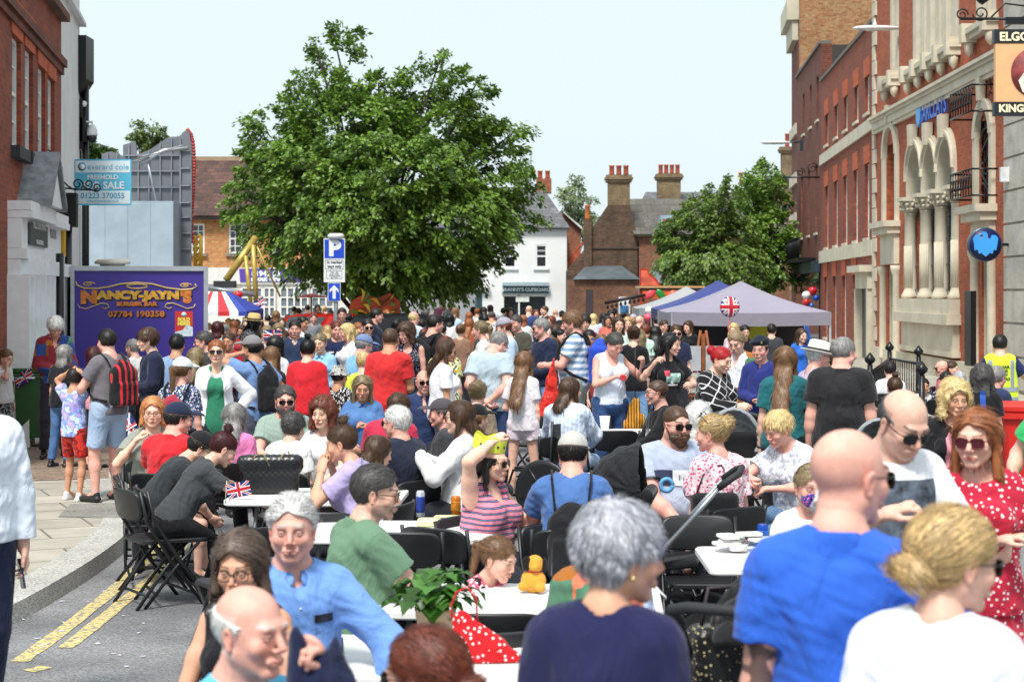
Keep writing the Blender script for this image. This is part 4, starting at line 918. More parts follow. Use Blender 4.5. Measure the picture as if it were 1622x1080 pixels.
aw0,aw1=U(1434),U(1521); zb=1.45;
zcap=Zb(1471,313); zarch=Zb(1471,222)
d0,d1=U(1399),U(1425); e0,e1=U(1540),U(1577)
uA=[U(1441),U(1466),U(1489.5),U(1516)]
for i in range(3):ops.append((uA[i]+.0,uA[i+1]+.0,1.9,zarch+.1))
zl=Zb(1412,228); ops.append((U(1404),U(1422),Zb(1412,350),zl)); ops.append((U(1406),U(1420),.15,Zb(1412,420)))
ops.append((U(1551),U(1571),Zb(1562,325),Zb(1562,190))); ops.append((U(1555),U(1575),.15,Zb(1562,400)))
zc=Zb(1480,150)
up0=Zb(1480,92); ops.append((U(1446),U(1519),up0,up0+4.2)); ops.append((U(1410),U(1424),Zb(1415,125),Zb(1415,125)+3.2)); ops.append((U(1546),U(1578),Zb(1560,38),Zb(1560,38)+4))
ops=[o for o in ops]
mb=MB(); wallbox_openings(mb,BL,HB,ops,.5); mb.build('wall',bA,rootB)
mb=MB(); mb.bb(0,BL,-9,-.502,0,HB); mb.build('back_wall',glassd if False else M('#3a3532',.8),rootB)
mb=MB()
z=.3; i=0
while z<HB:mb.bb(-.06 if i%2 else-.06,.42 if i%2 else.27,-.3,.06,z,z+.40); z+=.43; i+=1
mb.build('quoins',stone,rootB)
mb=MB(); z=.2; q0=U(1602)
while z<HB:mb.bb(q0,q0+1.6,-.3,.16,z,z+.62); mb.bb(q0+.05,q0+1.55,-.3,.11,z+.62,z+.67); z+=.67
mb.build('rusticated_pier',stoneg,rootB)
zco=Zb(1480,160)
zc0=bank.z(0,215); zcA=bank.z(0,187)
mb=MB()
for a,b,y in((0,.10,.10),(.10,.30,.14),(.30,.38,.20),(.38,.46,.27)):mb.bb(.3,q0,0,y,zc0+a,zc0+b)
mb.build('cornice',stone,rootB)
def arch_band(u0,u1,zs,w,th,y0,y1,seg=14,hs=1.0):
 """half-round band of stone round an opening of half width r"""
 c=(u0+u1)/2; r=(u1-u0)/2; mb=MB()
 for i in range(seg):
  a,b=math.pi*i/seg,math.pi*(i+1)/seg; P_=lambda rr,t,y:(c+rr*math.cos(t),y,zs+rr*math.sin(t)*hs)
  v=[P_(r,a,y0),P_(r+w,a,y0),P_(r+w,b,y0),P_(r,b,y0),P_(r,a,y1),P_(r+w,a,y1),P_(r+w,b,y1),P_(r,b,y1)]
  mb.add(v,[(0,1,2,3),(7,6,5,4),(0,4,5,1),(1,5,6,2),(2,6,7,3),(3,7,4,0)])
 return mb
for i in range(3):
 a,b=uA[i],uA[i+1]; zs=zcap+.12; g=(b-a)
 sp=MB(); c=(a+b)/2; r=g/2-.12
 n=20; vs=[]; ztop=zs+g*.5+.72
 for k in range(n):
  t0,t1=math.pi*k/n,math.pi*(k+1)/n; x0,z0_=c+r*math.cos(t0),zs+.4+r*math.sin(t0); x1,z1_=c+r*math.cos(t1),zs+.4+r*math.sin(t1)
  X0,X1=c+g/2*math.cos(t0),c+g/2*math.cos(t1); Z0,Z1=zs+.4+(g/2+.16)*math.sin(t0),zs+.4+(g/2+.16)*math.sin(t1)
  v=[(x0,-.45,z0_),(X0,-.45,Z0),(X1,-.45,Z1),(x1,-.45,z1_),(x0,.10,z0_),(X0,.10,Z0),(X1,.10,Z1),(x1,.10,z1_)]
  sp.add(v,[(4,5,6,7),(0,4,7,3),(1,2,6,5),(0,3,2,1)])
 sp.bb(a,c-r,-.45,.10,zs,zs+.4); sp.bb(c+r,b,-.45,.10,zs,zs+.4)
 arch=sp.build('arch',stone,rootB)
 mm=arch_band(a+.02,b-.02,zs+.42,.09,0,.10,.16,hs=1.0); mm.build('moulding',stone,arch)
 k_=MB(); k_.prism([(-.13,0),(.13,0),(.19,.55),(-.19,.55)],.2,Matrix.Translation((c,.24,zs+.32+g/2))@Matrix.Rotation(R(90),4,'X')); k_.build('keystone',stone,arch)
 bb_=MB()
 for k in range(n):
  t0,t1=math.pi*k/n,math.pi*(k+1)/n; X0,X1=c+g/2*math.cos(t0),c+g/2*math.cos(t1); Z0,Z1=zs+.4+(g/2+.16)*math.sin(t0),zs+.4+(g/2+.16)*math.sin(t1); T_=zarch+.1
  if min(Z0,Z1)<T_:bb_.add([(X0,-.001,Z0),(X1,-.001,Z1),(X1,-.001,max(T_,Z1)),(X0,-.001,max(T_,Z0)),(X0,-.4,Z0),(X1,-.4,Z1),(X1,-.4,max(T_,Z1)),(X0,-.4,max(T_,Z0))],[(0,1,2,3),(7,6,5,4),(0,4,5,1),(2,6,7,3)])
 bb_.build('brick_infill',bA,rootB)
 gl=MB(); gl.bb(a+.05,b-.05,-.40,-.38,1.9,zarch+.1); wn=gl.build('window',glassd,rootB)
 ir=MB()
 for x in(a+g*.5,):
  for k in range(2):ir.tube([(x-.06+.12*k,-.12,2.0),(x-.06+.12*k,-.12,zs+.5)],.018,6)
  z=2.2
  while z<zs+.2:ir.lathe([(.01,-.12),(.075,-.06),(.03,0),(.075,.06),(.01,.12)],8,(x,-.12,z)); ir.tube([(a+.1,-.12,z),(b-.1,-.12,z)],.012,5); z+=.62
 ir.build('iron_grille',blackm,rootB)
for i in range(4):
 u=uA[i]; zt_=zcap+.12; col_=MB(); rr=.19; seg=28; prof=[(.24,2.0),(.27,2.06),(.23,2.14),(.20,2.2)]
 vs=[]
 col_.lathe([(.23,1.98),(.25,2.04),(.20,2.12),(.165,2.2),(.16,3.2),(.15,zt_-.46),(.175,zt_-.44),(.15,zt_-.41)],20,(u,-.02,0))
 for k in range(12):
  t=math.pi*(k/11); col_.tube([(u+.155*math.cos(t),-.02+.155*math.sin(t),2.25),(u+.15*math.cos(t),-.02+.15*math.sin(t),3.35)],.022,5)
 c_=col_.build('column',stone,rootB)
 cp=MB(); cp.lathe([(.185,zt_-.40),(.20,zt_-.3),(.26,zt_-.16),(.28,zt_-.1)],16,(u,-.02,0)); cp.bb(u-.3,u+.3,-.3,.29,zt_-.10,zt_-.003)
 for k in range(7):
  t=math.pi*k/6;
  for zz,r2 in((-.32,.235),(-.2,.28)):cp.lathe([(.005,-.05),(.045,-.02),(.05,.03),(.005,.06)],6,(u+r2*math.cos(t),-.02+r2*math.sin(t),zt_+zz))
 cp.build('capital',stone,c_)
mb=MB(); mb.bb(uA[0]-.45,uA[3]+.4,0,.34,1.38,1.62); mb.bb(uA[0]-.35,uA[3]+.3,0,.26,1.622,1.97); mb.bb(uA[0]-.3,uA[3]+.25,0,.16,.75,1.378); mb.bb(uA[0]-.4,uA[3]+.35,0,.2,.62,.748)
mb.build('window_sill',stone,rootB)
mb=MB(); mb.bb(.3,BL,0,.10,.12,.55); mb.build('plinth',stone,rootB)
def bay(u0,u1,zt_,zsill,zdoor,nm):
 b=MB(); c=(u0+u1)/2; W2=(u1-u0)
 b.bb(u0-.35,u1+.35,0,.46,zsill-.16,zsill); b.bb(u0-.28,u1+.28,0,.34,zsill-.34,zsill-.162); b.bb(u0-.2,u1+.2,0,.14,zdoor+.02,zsill-.342); o=b.build('balcony_slab',stone,rootB)
 s=MB(); s.bb(u0-.22,u0,0,.10,zsill,zt_-.2); s.bb(u1,u1+.22,0,.10,zsill,zt_-.2); s.bb(u0-.12,u0-.003,-.42,-.0,zsill,zt_); s.bb(u1+.003,u1+.12,-.42,0,zsill,zt_)
 f=s.build('window_surround',stone,rootB); ab=arch_band(u0,u1,zt_-.35,.22,0,-.02,.12); ab.build('arch',stone,f)
 k=MB(); k.prism([(-.08,0),(.08,0),(.13,.5),(-.13,.5)],.16,Matrix.Translation((c,.2,zt_+W2*.35))@Matrix.Rotation(R(90),4,'X')); k.build('keystone',stone,f)
 g=MB(); g.bb(u0,u1,-.40,-.38,zsill,zt_+.4); g.build('window',glassd,rootB)
 d=MB()
 for x in(u0-.13,u1+.13):
  d.lathe([(.12,.25),(.14,.3),(.115,.4),(.105,zdoor-.3),(.16,zdoor-.16),(.17,zdoor-.02)],14,(x,.06,0))
 for x in np.linspace(u0-.02,u0+.22,4):d.bb(x-.02,x+.02,-.45,-.02*0-.05*1,.16,zdoor-.02)
 d.build('door_columns',stone,rootB); dd=MB(); dd.bb(u0,u1,-.42,-.38,.15,zdoor); dd.build('door',M('#14110f',.5),rootB)
bay(U(1404),U(1422),zl,Zb(1412,352),Zb(1412,420),'a'); bay(U(1551),U(1573),Zb(1562,190),Zb(1562,326),Zb(1562,392),'b')
for zz,nm in((Zb(1562,322),'a'),(Zb(1562,192),'b')):
 b=MB(); u0,u1=U(1545),U(1580); y=.55
 for z in(zz+.12,zz+.68):b.tube([(u0,0,z),(u0,y,z),(u1,y,z),(u1,0,z)],.022,5)
 for k in range(9):
  x=u0+(u1-u0)*k/8; b.tube([(x,y,zz+.12),(x,y,zz+.68)],.014,5)
  if k<8:xc=x+(u1-u0)/16; b.tube([(xc+.08*math.cos(t),y,zz+.4+.12*math.sin(t)) for t in np.linspace(0,6.28,9)],.012,4)
 b.build('iron_balcony',blackm,rootB)
b=MB(); u0,u1=U(1553),U(1571); zz=Zb(1562,322)
for k in range(5):x=u0+(u1-u0)*k/4; b.tube([(x,-.05,zz),(x,-.05,zz+3.2)],.02,5)
rs=random.Random(2)
for k in range(12):z=zz+.3+k*.24; b.tube([(u0+(u1-u0)*t,-.03+.03*math.sin(t*9),z+.16*math.sin(t*7+k)) for t in np.linspace(0,1,8)],.03,5)
b.build('iron_grille',blackm,rootB)
def upwin(u0,u1,z0,h,nbar):
 s=MB(); n=nbar
 for k in range(n):x0=u0+(u1-u0)*k/n; w_=(u1-u0)/n; s.bb(x0,x0+w_*.45,-.35,-.03*(k%2),z0,z0+h)
 s.bb(u0-.1,u1+.1,.001,.08,z0+h-.2,z0+h); s.build('mullions',stone,rootB)
 g=MB(); g.bb(u0,u1,-.42,-.36,z0,z0+h); g.build('window',M('#8a8d88',.1,var=.2),rootB)
 b=MB(); b.bb(u0-.22,u1+.22,0,.26,z0-.12,z0); b.bb(u0-.15,u1+.15,0,.18,z0-.24,z0-.122)
 m_=max(2,int((u1-u0)/1.1)+1)
 for k in range(m_):x=u0-.05+(u1-u0+.1)*k/(m_-1); b.bb(x-.12,x+.12,0,.34,z0-.30,z0+.12); b.lathe([(.01,-.25),(.1,-.15),(.12,0),(.08,.1)],8,(x,.14,z0-.36))
 b.build('window_sill',stone,rootB)
upwin(U(1446),U(1519),up0,4.2,6); upwin(U(1410),U(1424),Zb(1415,125),3.2,2); upwin(U(1546),U(1578),Zb(1560,38),4,4)
blue=M('#1f5fd0',.4,var=.03); lblue=M('#3fa0f0',.4,var=.03); navy=M('#0c1c50',.4,var=.05)
uc=U(1477); zc_=Zb(1477,176)
fm=Matrix.Translation((uc,.06,zc_))@Matrix.Rotation(R(90),4,'X')@Matrix.Rotation(R(180),4,'Y') if False else None
def on_wall(u,z,y=.06):return Matrix.Translation((u,y,z))@Matrix(((1,0,0,0),(0,0,1,0),(0,1,0,0),(0,0,0,1)))
def wall_flip(wall):
 return True
WT=lambda u,z,y=.06:Matrix.Translation((u,y,z))@Matrix.Rotation(R(90),4,'X')@Matrix.Diagonal((1,1,-1,1))
text('BARCLAYS',.62,blue,rootB,WT(U(1483),Zb(1483,174),.08),'sign_lettering',bold=.012,ext=.02)
EAG=[(0,-.44),(-.16,-.30),(-.24,-.34),(-.30,-.18),(-.40,-.22),(-.42,.0),(-.46,.22),(-.36,.34),(-.22,.36),(-.17,.20),(-.10,.24),(-.11,.36),(-.20,.34),(-.12,.46),(.0,.46),(.07,.38),(.08,.24),(.17,.20),(.22,.34),(.36,.34),(.45,.22),(.42,.0),(.38,-.22),(.30,-.18),(.24,-.34),(.16,-.30)]
k_=MB(); k_.prism([(x*.62,y*.72) for x,y in EAG],.04,WT(U(1461.5),Zb(1461,183),.08)); k_.build('eagle_emblem',lblue,rootB)
sr=78; c=W(1559.5,387.5,sr); sg=empty('hanging_sign',c,R(0),'round navy sign with pale blue eagle projecting above the bank door','sign')
m=MB(); m.lathe([(.335,-.06),(.35,-.05),(.35,.05),(.335,.06)],40,(0,0,0),Matrix.Rotation(R(90),3,'X')); m.build('rim',M('#5a6570',.3,.6),sg)
m=MB(); m.lathe([(.325,-.066),(.325,.066)],40,(0,0,0),Matrix.Rotation(R(90),3,'X')); m.build('disc',navy,sg)
m=MB(); m.prism([(x*.56,y*.56) for x,y in EAG],.02,Matrix.Translation((0,-.068,0))@Matrix.Rotation(R(90),4,'X')); m.build('eagle_emblem',lblue,sg)
m=MB(); m.bb(.3,.75,-.03,.03,-.03,.03); m.build('bracket',black,sg)
rl=MB(); a=W(1378,HY,62); b=W(1462,HY,66)
def railing(pxs,s0,name_label):
 r=empty('iron_railing',(0,0,0),0,name_label,'railing'); pts=[Vector((*((px-811)/s_,FPX/s_),0)) for px,s_ in pxs]
 fr=MB()
 for p in pts:post=MB(); post.tube([p,p+Vector((0,0,1.12))],.04,6); post.lathe([(.01,-.08),(.07,-.03),(.08,.01),(.04,.06),(.01,.1)],8,p+Vector((0,0,1.19))); post.build('post',blackm,r)
 for p,q in zip(pts,pts[1:]):
  for z in(.15,1.0):fr.tube([p+Vector((0,0,z)),q+Vector((0,0,z))],.022,5)
  n=int((q-p).length/.15)
  for k in range(1,n):c_=p.lerp(q,k/n); fr.tube([c_+Vector((0,0,.1)),c_+Vector((0,0,1.0))],.010,5)
 fr.build('bars',blackm,r)
railing([(1378,112),(1409,92),(1455,99),(1460,128)],0,'black iron railing with ball finials in front of the bank')
tag(MB().bev(W(1592,277,78),(.2,.12,.3),.02,2).build('alarm_box',M('#d8dde0',.4)),'small white alarm box on the brick beside the iron balcony','alarm box')
nb=empty('notice_board',W(1537,520,74),0,'narrow black notice board on the bank wall','notice board'); MB().bb(-.06,.06,-.25,.25,-.8,.8).build('board',black,nb)
def wall_lamp(px,py,s,L_,label,pxr=None):
 r=empty('street_lamp',W(px,py,s),0,label,'street lamp'); b=MB(); n=14; q=[]
 b.lathe([(.01,-.62),(.12,-.5),(.17,-.2),(.16,.3),(.09,.62),(.05,.66)],16,(-.55,0,0),Matrix.Rotation(R(90),3,'Y'),sx=.45,sy=1); b.lathe([(.06,0),(.05,.06),(.02,.14),(.005,.2)],10,(-.55,0,.06)); b.build('lantern',M('#dfe3e4',.35),r)
 g=MB(); g.lathe([(.01,-.5),(.11,-.4),(.14,0),(.12,.3),(.01,.4)],12,(-.6,0,-.03),Matrix.Rotation(R(90),3,'Y'),sx=.35,sy=.9); g.build('diffuser',M('#b9c0c2',.2),r)
 a=MB(); a.tube([(0,0,0),(L_,0,.02)],.035,8); a.bb(L_-.02,L_+.12,-.1,.1,-.35,.1); a.build('arm',M('#2a3038',.5),r); return r
wall_lamp(1418,45,58,.25,'white street lamp head on a short arm on the brick bank front')
wall_lamp(1248,226,38,.5,'distant white street lamp projecting beyond the far right terrace')
cab=MB(); cab.tube([W(1437,62,59),W(1437,120,59),W(1433,165,59),W(1434,300,59),W(1434,480,59),W(1433,560,59)],.015,6); tag(cab.build('cable',black),'thin black cable running down the bank wall from the lamp','cable')
c=W(1603,116,110); ps=empty('pub_sign',c,0,'hanging pub sign with a painted medallion on a cream panel','sign')
m=MB(); m.bb(-.25,1.0,-.05,.05,-.42,.42); m.build('panel',M('#dfae7c',.6,var=.06),ps); [MB().bb(-.27,1.02,-.06,.06,a_,b_).build('border',M('#15171c',.4),ps) for a_,b_ in((.423,.62),(-.62,-.423))]
gold=M('#efe4bd',.5,var=.03); text("ELGOOD'S",.17,gold,ps,Matrix.Translation((-.20,-.064,.51))@Matrix.Rotation(R(90),4,'X'),'lettering',align='LEFT',bold=.006); text("KING'S HEAD",.15,gold,ps,Matrix.Translation((-.21,-.064,-.52))@Matrix.Rotation(R(90),4,'X'),'lettering',align='LEFT',bold=.006)
m=MB(); rot=Matrix.Rotation(R(90),3,'X'); m.lathe([(.36,.0),(.36,.012)],36,(.33,-.05,0),rot); m.build('medallion',M('#8c3b3a',.6,var=.4,vs=9),ps)
m=MB(); m.lathe([(.20,0),(.20,.01)],24,(.33,-.064,.10),rot,sx=.8); m.build('portrait',M('#d8d2bd',.6,var=.3,vs=12),ps); m=MB(); m.prism([(-.26,0),(-.12,.2),(.1,.22),(.26,0),(.2,-.16),(0,-.26),(-.2,-.16)],.012,Matrix.Translation((.33,-.066,-.12))@Matrix.Rotation(R(90),4,'X')); m.build('robe',M('#d9dccb',.6,var=.3,vs=10),ps); m=MB(); m.prism([(-.12,-.1),(-.08,.1),(.12,.1),(.2,-.1)],.012,Matrix.Translation((.33,-.08,-.2))@Matrix.Rotation(R(90),4,'X')); m.build('sash',M('#7aa6cf',.6,var=.3,vs=10),ps)
def scroll(mb,c,r,turns=1.6,start=0,rad=.012,dirn=1,axis='xz',yv=0):
 n=int(18*turns); mb.tube([(c[0]+r*(1-.75*k/n)*math.cos(start+dirn*2*math.pi*turns*k/n),yv,c[1]+r*(1-.75*k/n)*math.sin(start+dirn*2*math.pi*turns*k/n)) for k in range(n+1)],rad,5)
m=MB(); m.tube([(-.75,0,.78),(1,0,.78)],.022,6); m.bb(-.1,1,-.04,.04,.70,.80); scroll(m,(-.72,.84),.09,1.5,0); scroll(m,(-.45,.86),.12,1.5,3.14); m.tube([(-.3,0,.8),(-.1,0,1.0),(.3,0,.95),(.7,0,.82)],.014,6); m.tube([(-.35,0,1.05),(.2,0,1.5)],.018,6); m.build('bracket',blackm,ps)
m=MB(); m.lathe([(.02,-.1),(.09,-.08),(.1,.08),(.04,.1)],12,(-.42,0,1.1),Matrix.Rotation(R(50),3,'Y')); m.build('spotlight',black,ps)
tw=Wall(1301,41.5,1386,53.8); rootT=empty('terraced_building',(0,0,0),0,'red brick terraced building with rows of tall narrow windows beside the bank','building'); place(rootT,tw)
U2=tw.px2u; Zt=lambda px,py:tw.z(U2(px),py); TL=tw.len; ops=[]; wins=[]
zr=Zt(1350,103)
ztop=[tw.z(0,105),tw.z(TL,58)]; HT=10.6
rows=[((1308,1326,1340.5,1356,1374),220,155,'a',5.2),((1309,1323,1338,1355,1372),388,275,'b',5)]
def trow(cols,py0,py1,at,wpx,rowname):
 u_at=U2(at); z0,z1=tw.z(u_at,py0),tw.z(u_at,py1)
 for px in cols:
  u=U2(px+1); ww=.95; ops.append((u-ww/2,u+ww/2,z0,z1)); wins.append((u-ww/2,u+ww/2,z0,z1))
trow((1308.5,1323.5,1338.5,1355.5,1372.5),206,153,1340,0,'u'); trow((1308.5,1323,1338,1354.5,1372.5),385,278,1340,0,'m'); trow((1307,1321,1336,1352.5),540,437,1330,0,'g')
TH=tw.z(U2(1340),85)
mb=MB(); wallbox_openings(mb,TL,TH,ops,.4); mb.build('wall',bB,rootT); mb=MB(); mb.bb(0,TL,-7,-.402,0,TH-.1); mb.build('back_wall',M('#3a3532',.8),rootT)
for(a,b,z0,z1) in wins:
 w_=sash(rootT,tw,a,b,z0,z1,.09,bars=(2,2),am=stone)
 f=MB(); f.prism([(a-.12,0),(b+.12,0),(b+.2,.55),(a-.2,.55)],.03,Matrix.Translation((0,.032,z1))@Matrix.Rotation(R(90),4,'X')); f.build('flat_arch',bO,rootT)
z0=tw.z(U2(1340),236); mb=MB(); mb.bb(0,TL-.05,0,.08,z0-.0,z0+.38); mb.build('band',stone,rootT)
z0=tw.z(U2(1340),411); mb=MB(); mb.bb(0,TL-.05,0,.10,z0,z0+.45); mb.build('band',stone,rootT)
mb=MB(); mb.bb(-.1,TL,-.4,.06,TH,TH+.12); mb.build('coping',M('#6c6660',.8),rootT); mb=MB(); u=U2(1352); mb.bb(u,TL-.2,-1.6,-.5,TH-.1,TH+.5); mb.build('roof',M('#7f98a8',.4,var=.2,vs=2),rootT)
mb=MB(); u0,u1=U2(1366),U2(1384); zd=tw.z(u0,432); mb.bb(u0-.3,u1+.2,0,.45,zd,zd+.2); mb.bb(u0-.2,u1+.1,0,.2,zd-.5,zd-.003); mb.bb(u0-.15,u0+.2,0,.24,0,zd-.503); mb.bb(u1-.25,u1+.05,0,.2,0,zd-.503); mb.build('doorcase',stone,rootT)
mb=MB(); mb.bb(u0+.203,u1-.253,0,.03,0,zd-.51); mb.build('door',M('#20242c',.4),rootT)
t2=Wall(1262,35.5,1301,41.4); rootU=empty('terraced_building',(0,0,0),0,'darker brown brick building with small paired windows and an iron balcony','building'); place(rootU,t2); ops=[]; wins=[]
for cols,p0,p1 in(((1273,1284,1295),202,135),((1270,1281,1293),372,268)):
 z0,z1=t2.z(t2.px2u(1284),p0),t2.z(t2.px2u(1284),p1)
 for px in cols:u=t2.px2u(px); ops.append((u-.45,u+.45,z0,z1)); wins.append((u-.45,u+.45,z0,z1))
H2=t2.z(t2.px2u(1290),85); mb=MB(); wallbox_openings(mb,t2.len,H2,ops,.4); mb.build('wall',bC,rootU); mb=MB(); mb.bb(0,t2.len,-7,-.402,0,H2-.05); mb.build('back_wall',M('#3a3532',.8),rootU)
for w_ in wins:sash(rootU,t2,*w_,depth=.10,bars=(2,2),am=stone)
mb=MB(); mb.bb(-.1,t2.len,-.4,.08,H2,H2+.12); mb.build('coping',M('#6c6660',.8),rootU)
z0=t2.z(.5,425); mb=MB(); mb.bb(0,t2.len-.05,0,.2,2.9,3.35); mb.build('shop_fascia',M('#2c3a4a',.4),rootU); mb=MB(); mb.bb(.3,t2.len-.4,0,.06,.3,2.88); mb.build('shop_window',glassd,rootU); mb=MB()
mb.bb(0,t2.len*.8,0,.7,3.37,3.5)
for k in range(20):x=t2.len*.8*k/19; mb.tube([(x,.65,3.5),(x,.65,4.3)],.02,4)
mb.tube([(0,.65,4.3),(t2.len*.8,.65,4.3)],.03,5); mb.build('iron_balcony',blackm,rootU)
t3=Wall(1254,33.5,1264,35.4); rootV=empty('tall_brick_block',(0,0,0),0,'tall brick block with a pale cornice rising behind the right terrace','building'); place(rootV,t3)
mb=MB(); mb.bb(0,t3.len,-9,0,0,17); mb.build('wall',bC,rootV); mb=MB(); mb.bb(-.3,t3.len+.1,-9.2,.5,14.3,15.2); mb.bb(-.1,t3.len,-9,.25,13.4,14.298); mb.build('cornice',stone,rootV)
side=MB(); a=W(1268,HY,36.2); e=W(1392,HY,36.2); side.bb(a.x,e.x+3,a.y,a.y+.4,8,17); o=side.build('gable_wall',brick_mat('#a4805a','#94502f','#9a8866','x',1,.2)); o.parent=rootV; o.matrix_parent_inverse=rootV.matrix_world.inverted()
mb=MB()
for zz in(7.0,9.2,5.2):mb.bb(-.08,t3.len,0,.12,zz,zz+.5)
mb.build('band',stone,rootV)
c=W(1243,412,34); b=empty('balcony',(c.x,c.y,0),0,'black iron balcony projecting from the far right building','balcony'); m=MB(); m.bb(-.7,.9,-.3,.5,3.45,3.6); m.build('slab',stoneg,b); m=MB()
for k in range(14):x=-.65+1.5*k/13; m.tube([(x,-.28,3.6),(x,-.28,4.75)],.02,4)
for k in range(7):x=-.55+1.4*k/7; m.tube([(x+.09*math.cos(t),-.28,4.2+.3*math.sin(t)) for t in np.linspace(0,6.28,9)],.02,4)
m.tube([(-.7,-.28,4.75),(.9,-.28,4.75)],.035,5); m.build('iron_rail',blackm,b)
iw=empty('iron_sign_bracket',W(1299,281,41),0,'long wrought iron sign bracket on the brown brick building','bracket'); m=MB(); m.tube([(0,0,0),(-1.45,0,0)],.035,5); scroll(m,(-.3,.35),.22,1.5,0,.02); scroll(m,(-.75,.2),.16,1.5,0,.02); m.build('scrollwork',blackm,iw)
lw_=Wall(97,96,-60,143); rootL=empty('brick_shop',(0,0,0),0,'red brick shop on the left with tall sash windows over a white shopfront','building'); place(rootL,lw_)
UL=lw_.px2u; ZL=lambda px,py:lw_.z(UL(px),py)
if True:
 lo_,hi_=0,lw_.len; HL=ZL(60,-5); ops=[]; wins=[]
 for px,y0,y1 in((26,235,60),(46,245,80),(66,255,108),(81,262,125)):
  u=UL(px); z0,z1=ZL(px,y0),ZL(px,y1); ops.append((u-.42,u+.42,z0,z1)); wins.append((u-.42,u+.42,z0,z1))
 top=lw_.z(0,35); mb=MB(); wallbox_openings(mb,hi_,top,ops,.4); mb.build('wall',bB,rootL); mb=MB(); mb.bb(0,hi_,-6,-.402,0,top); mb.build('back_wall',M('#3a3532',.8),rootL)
 for w_ in wins:
  win=sash(rootL,lw_,*w_,depth=.06,bars=(2,2)); s=MB(); s.bb(w_[0]-.1,w_[1]+.1,-.1,.12,w_[2]-.16,w_[2]); s.build('sill',M('#33363a',.7),win)
  f=MB(); f.prism([(w_[0]-.1,0),(w_[1]+.1,0),(w_[1]+.18,.5),(w_[0]-.18,.5)],.02,Matrix.Translation((0,.022,w_[3]))@Matrix.Rotation(R(90),4,'X')); f.build('flat_arch',bO,rootL)
 zc=ZL(70,105); mb=MB(); mb.bb(0,hi_,0,.10,lw_.z(0,108),lw_.z(0,108)+.12); mb.bb(0,hi_,0,.05,lw_.z(0,108)-.12,lw_.z(0,108)-.003); mb.bb(-.03,hi_,-.35,.14,top,top+.12); mb.build('brick_band',bC,rootL)
 u0,u1,u2_=UL(84),UL(57),UL(12); zf0,zf1=2.72,3.22
 wp=M('#eceef0',.5,var=.05,bump=.1)
 mb=MB()
 for a,b,o_ in((u0,u1-.05,.0),(u1,u2_,.06)):
  mb.bb(a,b,0,.12+o_,zf0,zf1); mb.bb(a-.02,b+.02,0,.24+o_,zf1,zf1+.12); mb.bb(a-.01,b+.01,0,.26+o_,zf1-.1,zf1-.003); mb.bb(a,b,0,.18+o_,zf0-.14,zf0-.003)
  n=5
  for k in range(n):x=a+(b-a)*(k+.5)/n; mb.bb(x-.06,x+.06,.16,.3+o_,zf0-.34,zf0-.143)
  for k in range(n+1):x=a+(b-a)*k/n; mb.bb(x-.05,x+.05,.0,.22+o_,.12,zf0-.35)
  mb.bb(a,b,0,.10+o_,.12,zf0-.145); mb.bb(a,b,0,.17+o_,zf0-.95,zf0-.85)
 mb.build('shopfront',wp,rootL)
 dg=M('#3f4a47',.5,var=.15); mb=MB(); ux=UL(36); mb.bb(UL(51),UL(22),.19,.22,zf0+.06,zf1-.14); mb.build('sign_board',dg,rootL)
 LT=lambda u,z,y:Matrix.Translation((u,y,z))@Matrix(((-1,0,0,0),(0,0,1,0),(0,1,0,0),(0,0,0,1)))
 ws=M('#d8dcdc',.6,var=.02); um=(UL(51)+UL(22))/2; zm=(zf0+zf1)/2; text('ALL FOR PAWS',.2,ws,rootL,LT(um,zm+.1,.225)); text('DOG GROOMING',.09,ws,rootL,LT(um,zm-.14,.225)); text('VENDOR',.2,M('#9aa0a4',.6),rootL,LT((u0+u1)/2,zm+.05,.125))
 g=MB(); c_=UL(42); hw=.8; zg=zf1+.13; pr=Matrix.Translation((0,.40,zg))@Matrix.Rotation(R(90),4,'X')
 g.prism([(c_-hw,0),(c_+hw,0),(c_,.62)],.3,pr); g.build('pediment',wp,rootL)
 g=MB()
 for q in(-1,1):g.add([(c_+q*(hw+.12),.46,zg-.04),(c_,.46,zg+.70),(c_,0,zg+.70),(c_+q*(hw+.12),0,zg-.04),(c_+q*(hw+.12),.46,zg+.06),(c_,.46,zg+.77),(c_,0,zg+.77),(c_+q*(hw+.12),0,zg+.06)],[(0,1,2,3),(7,6,5,4),(0,4,5,1),(1,5,6,2),(2,6,7,3),(3,7,4,0)])
 g.build('lead_roof',M('#8e9296',.5,.2,var=.25,bump=.5,bs=6),rootL)
 g=MB(); ub=UL(97) if False else.25; g.bb(ub,ub+.3,0,.3,3.2,3.75); g.tube([(ub+.15,.15,3.2),(ub+.15,.12,.2)],.07,8); g.build('drainpipe',black,rootL)
 g=MB(); g.tube([(UL(62),.3,.13),(UL(62),.3,zf0)],.06,8); g.build('black_pipe',black,rootL)
 g=MB(); g.bev((.9,.12,2.95),(.2,.1,.5),.03); g.build('yellow_box',M('#d0a020',.5),rootL)
w2=Wall(126,84,96,95); rootW=empty('white_building',(0,0,0),0,'tall narrow white rendered building beyond the brick shop','building'); place(rootW,w2)
mb=MB(); mb.bb(-.0,w2.len+.5,-5,0,0,9.4); mb.bb(-.1,w2.len+.5,-5,.12,7.15+0,7.22); mb.build('wall',M('#dcdedd',.75,var=.08,vs=1.2,bump=.15),rootW); mb=MB(); mb.bb(-.1,w2.len+.4,-5,.3,9.4,9.6); mb.build('coping',M('#b8bab8',.7),rootW)
mb=MB(); mb.tube([(-.08,.1,0),(-.08,.1,6.2)],.07,8); mb.build('drainpipe',black,rootW)
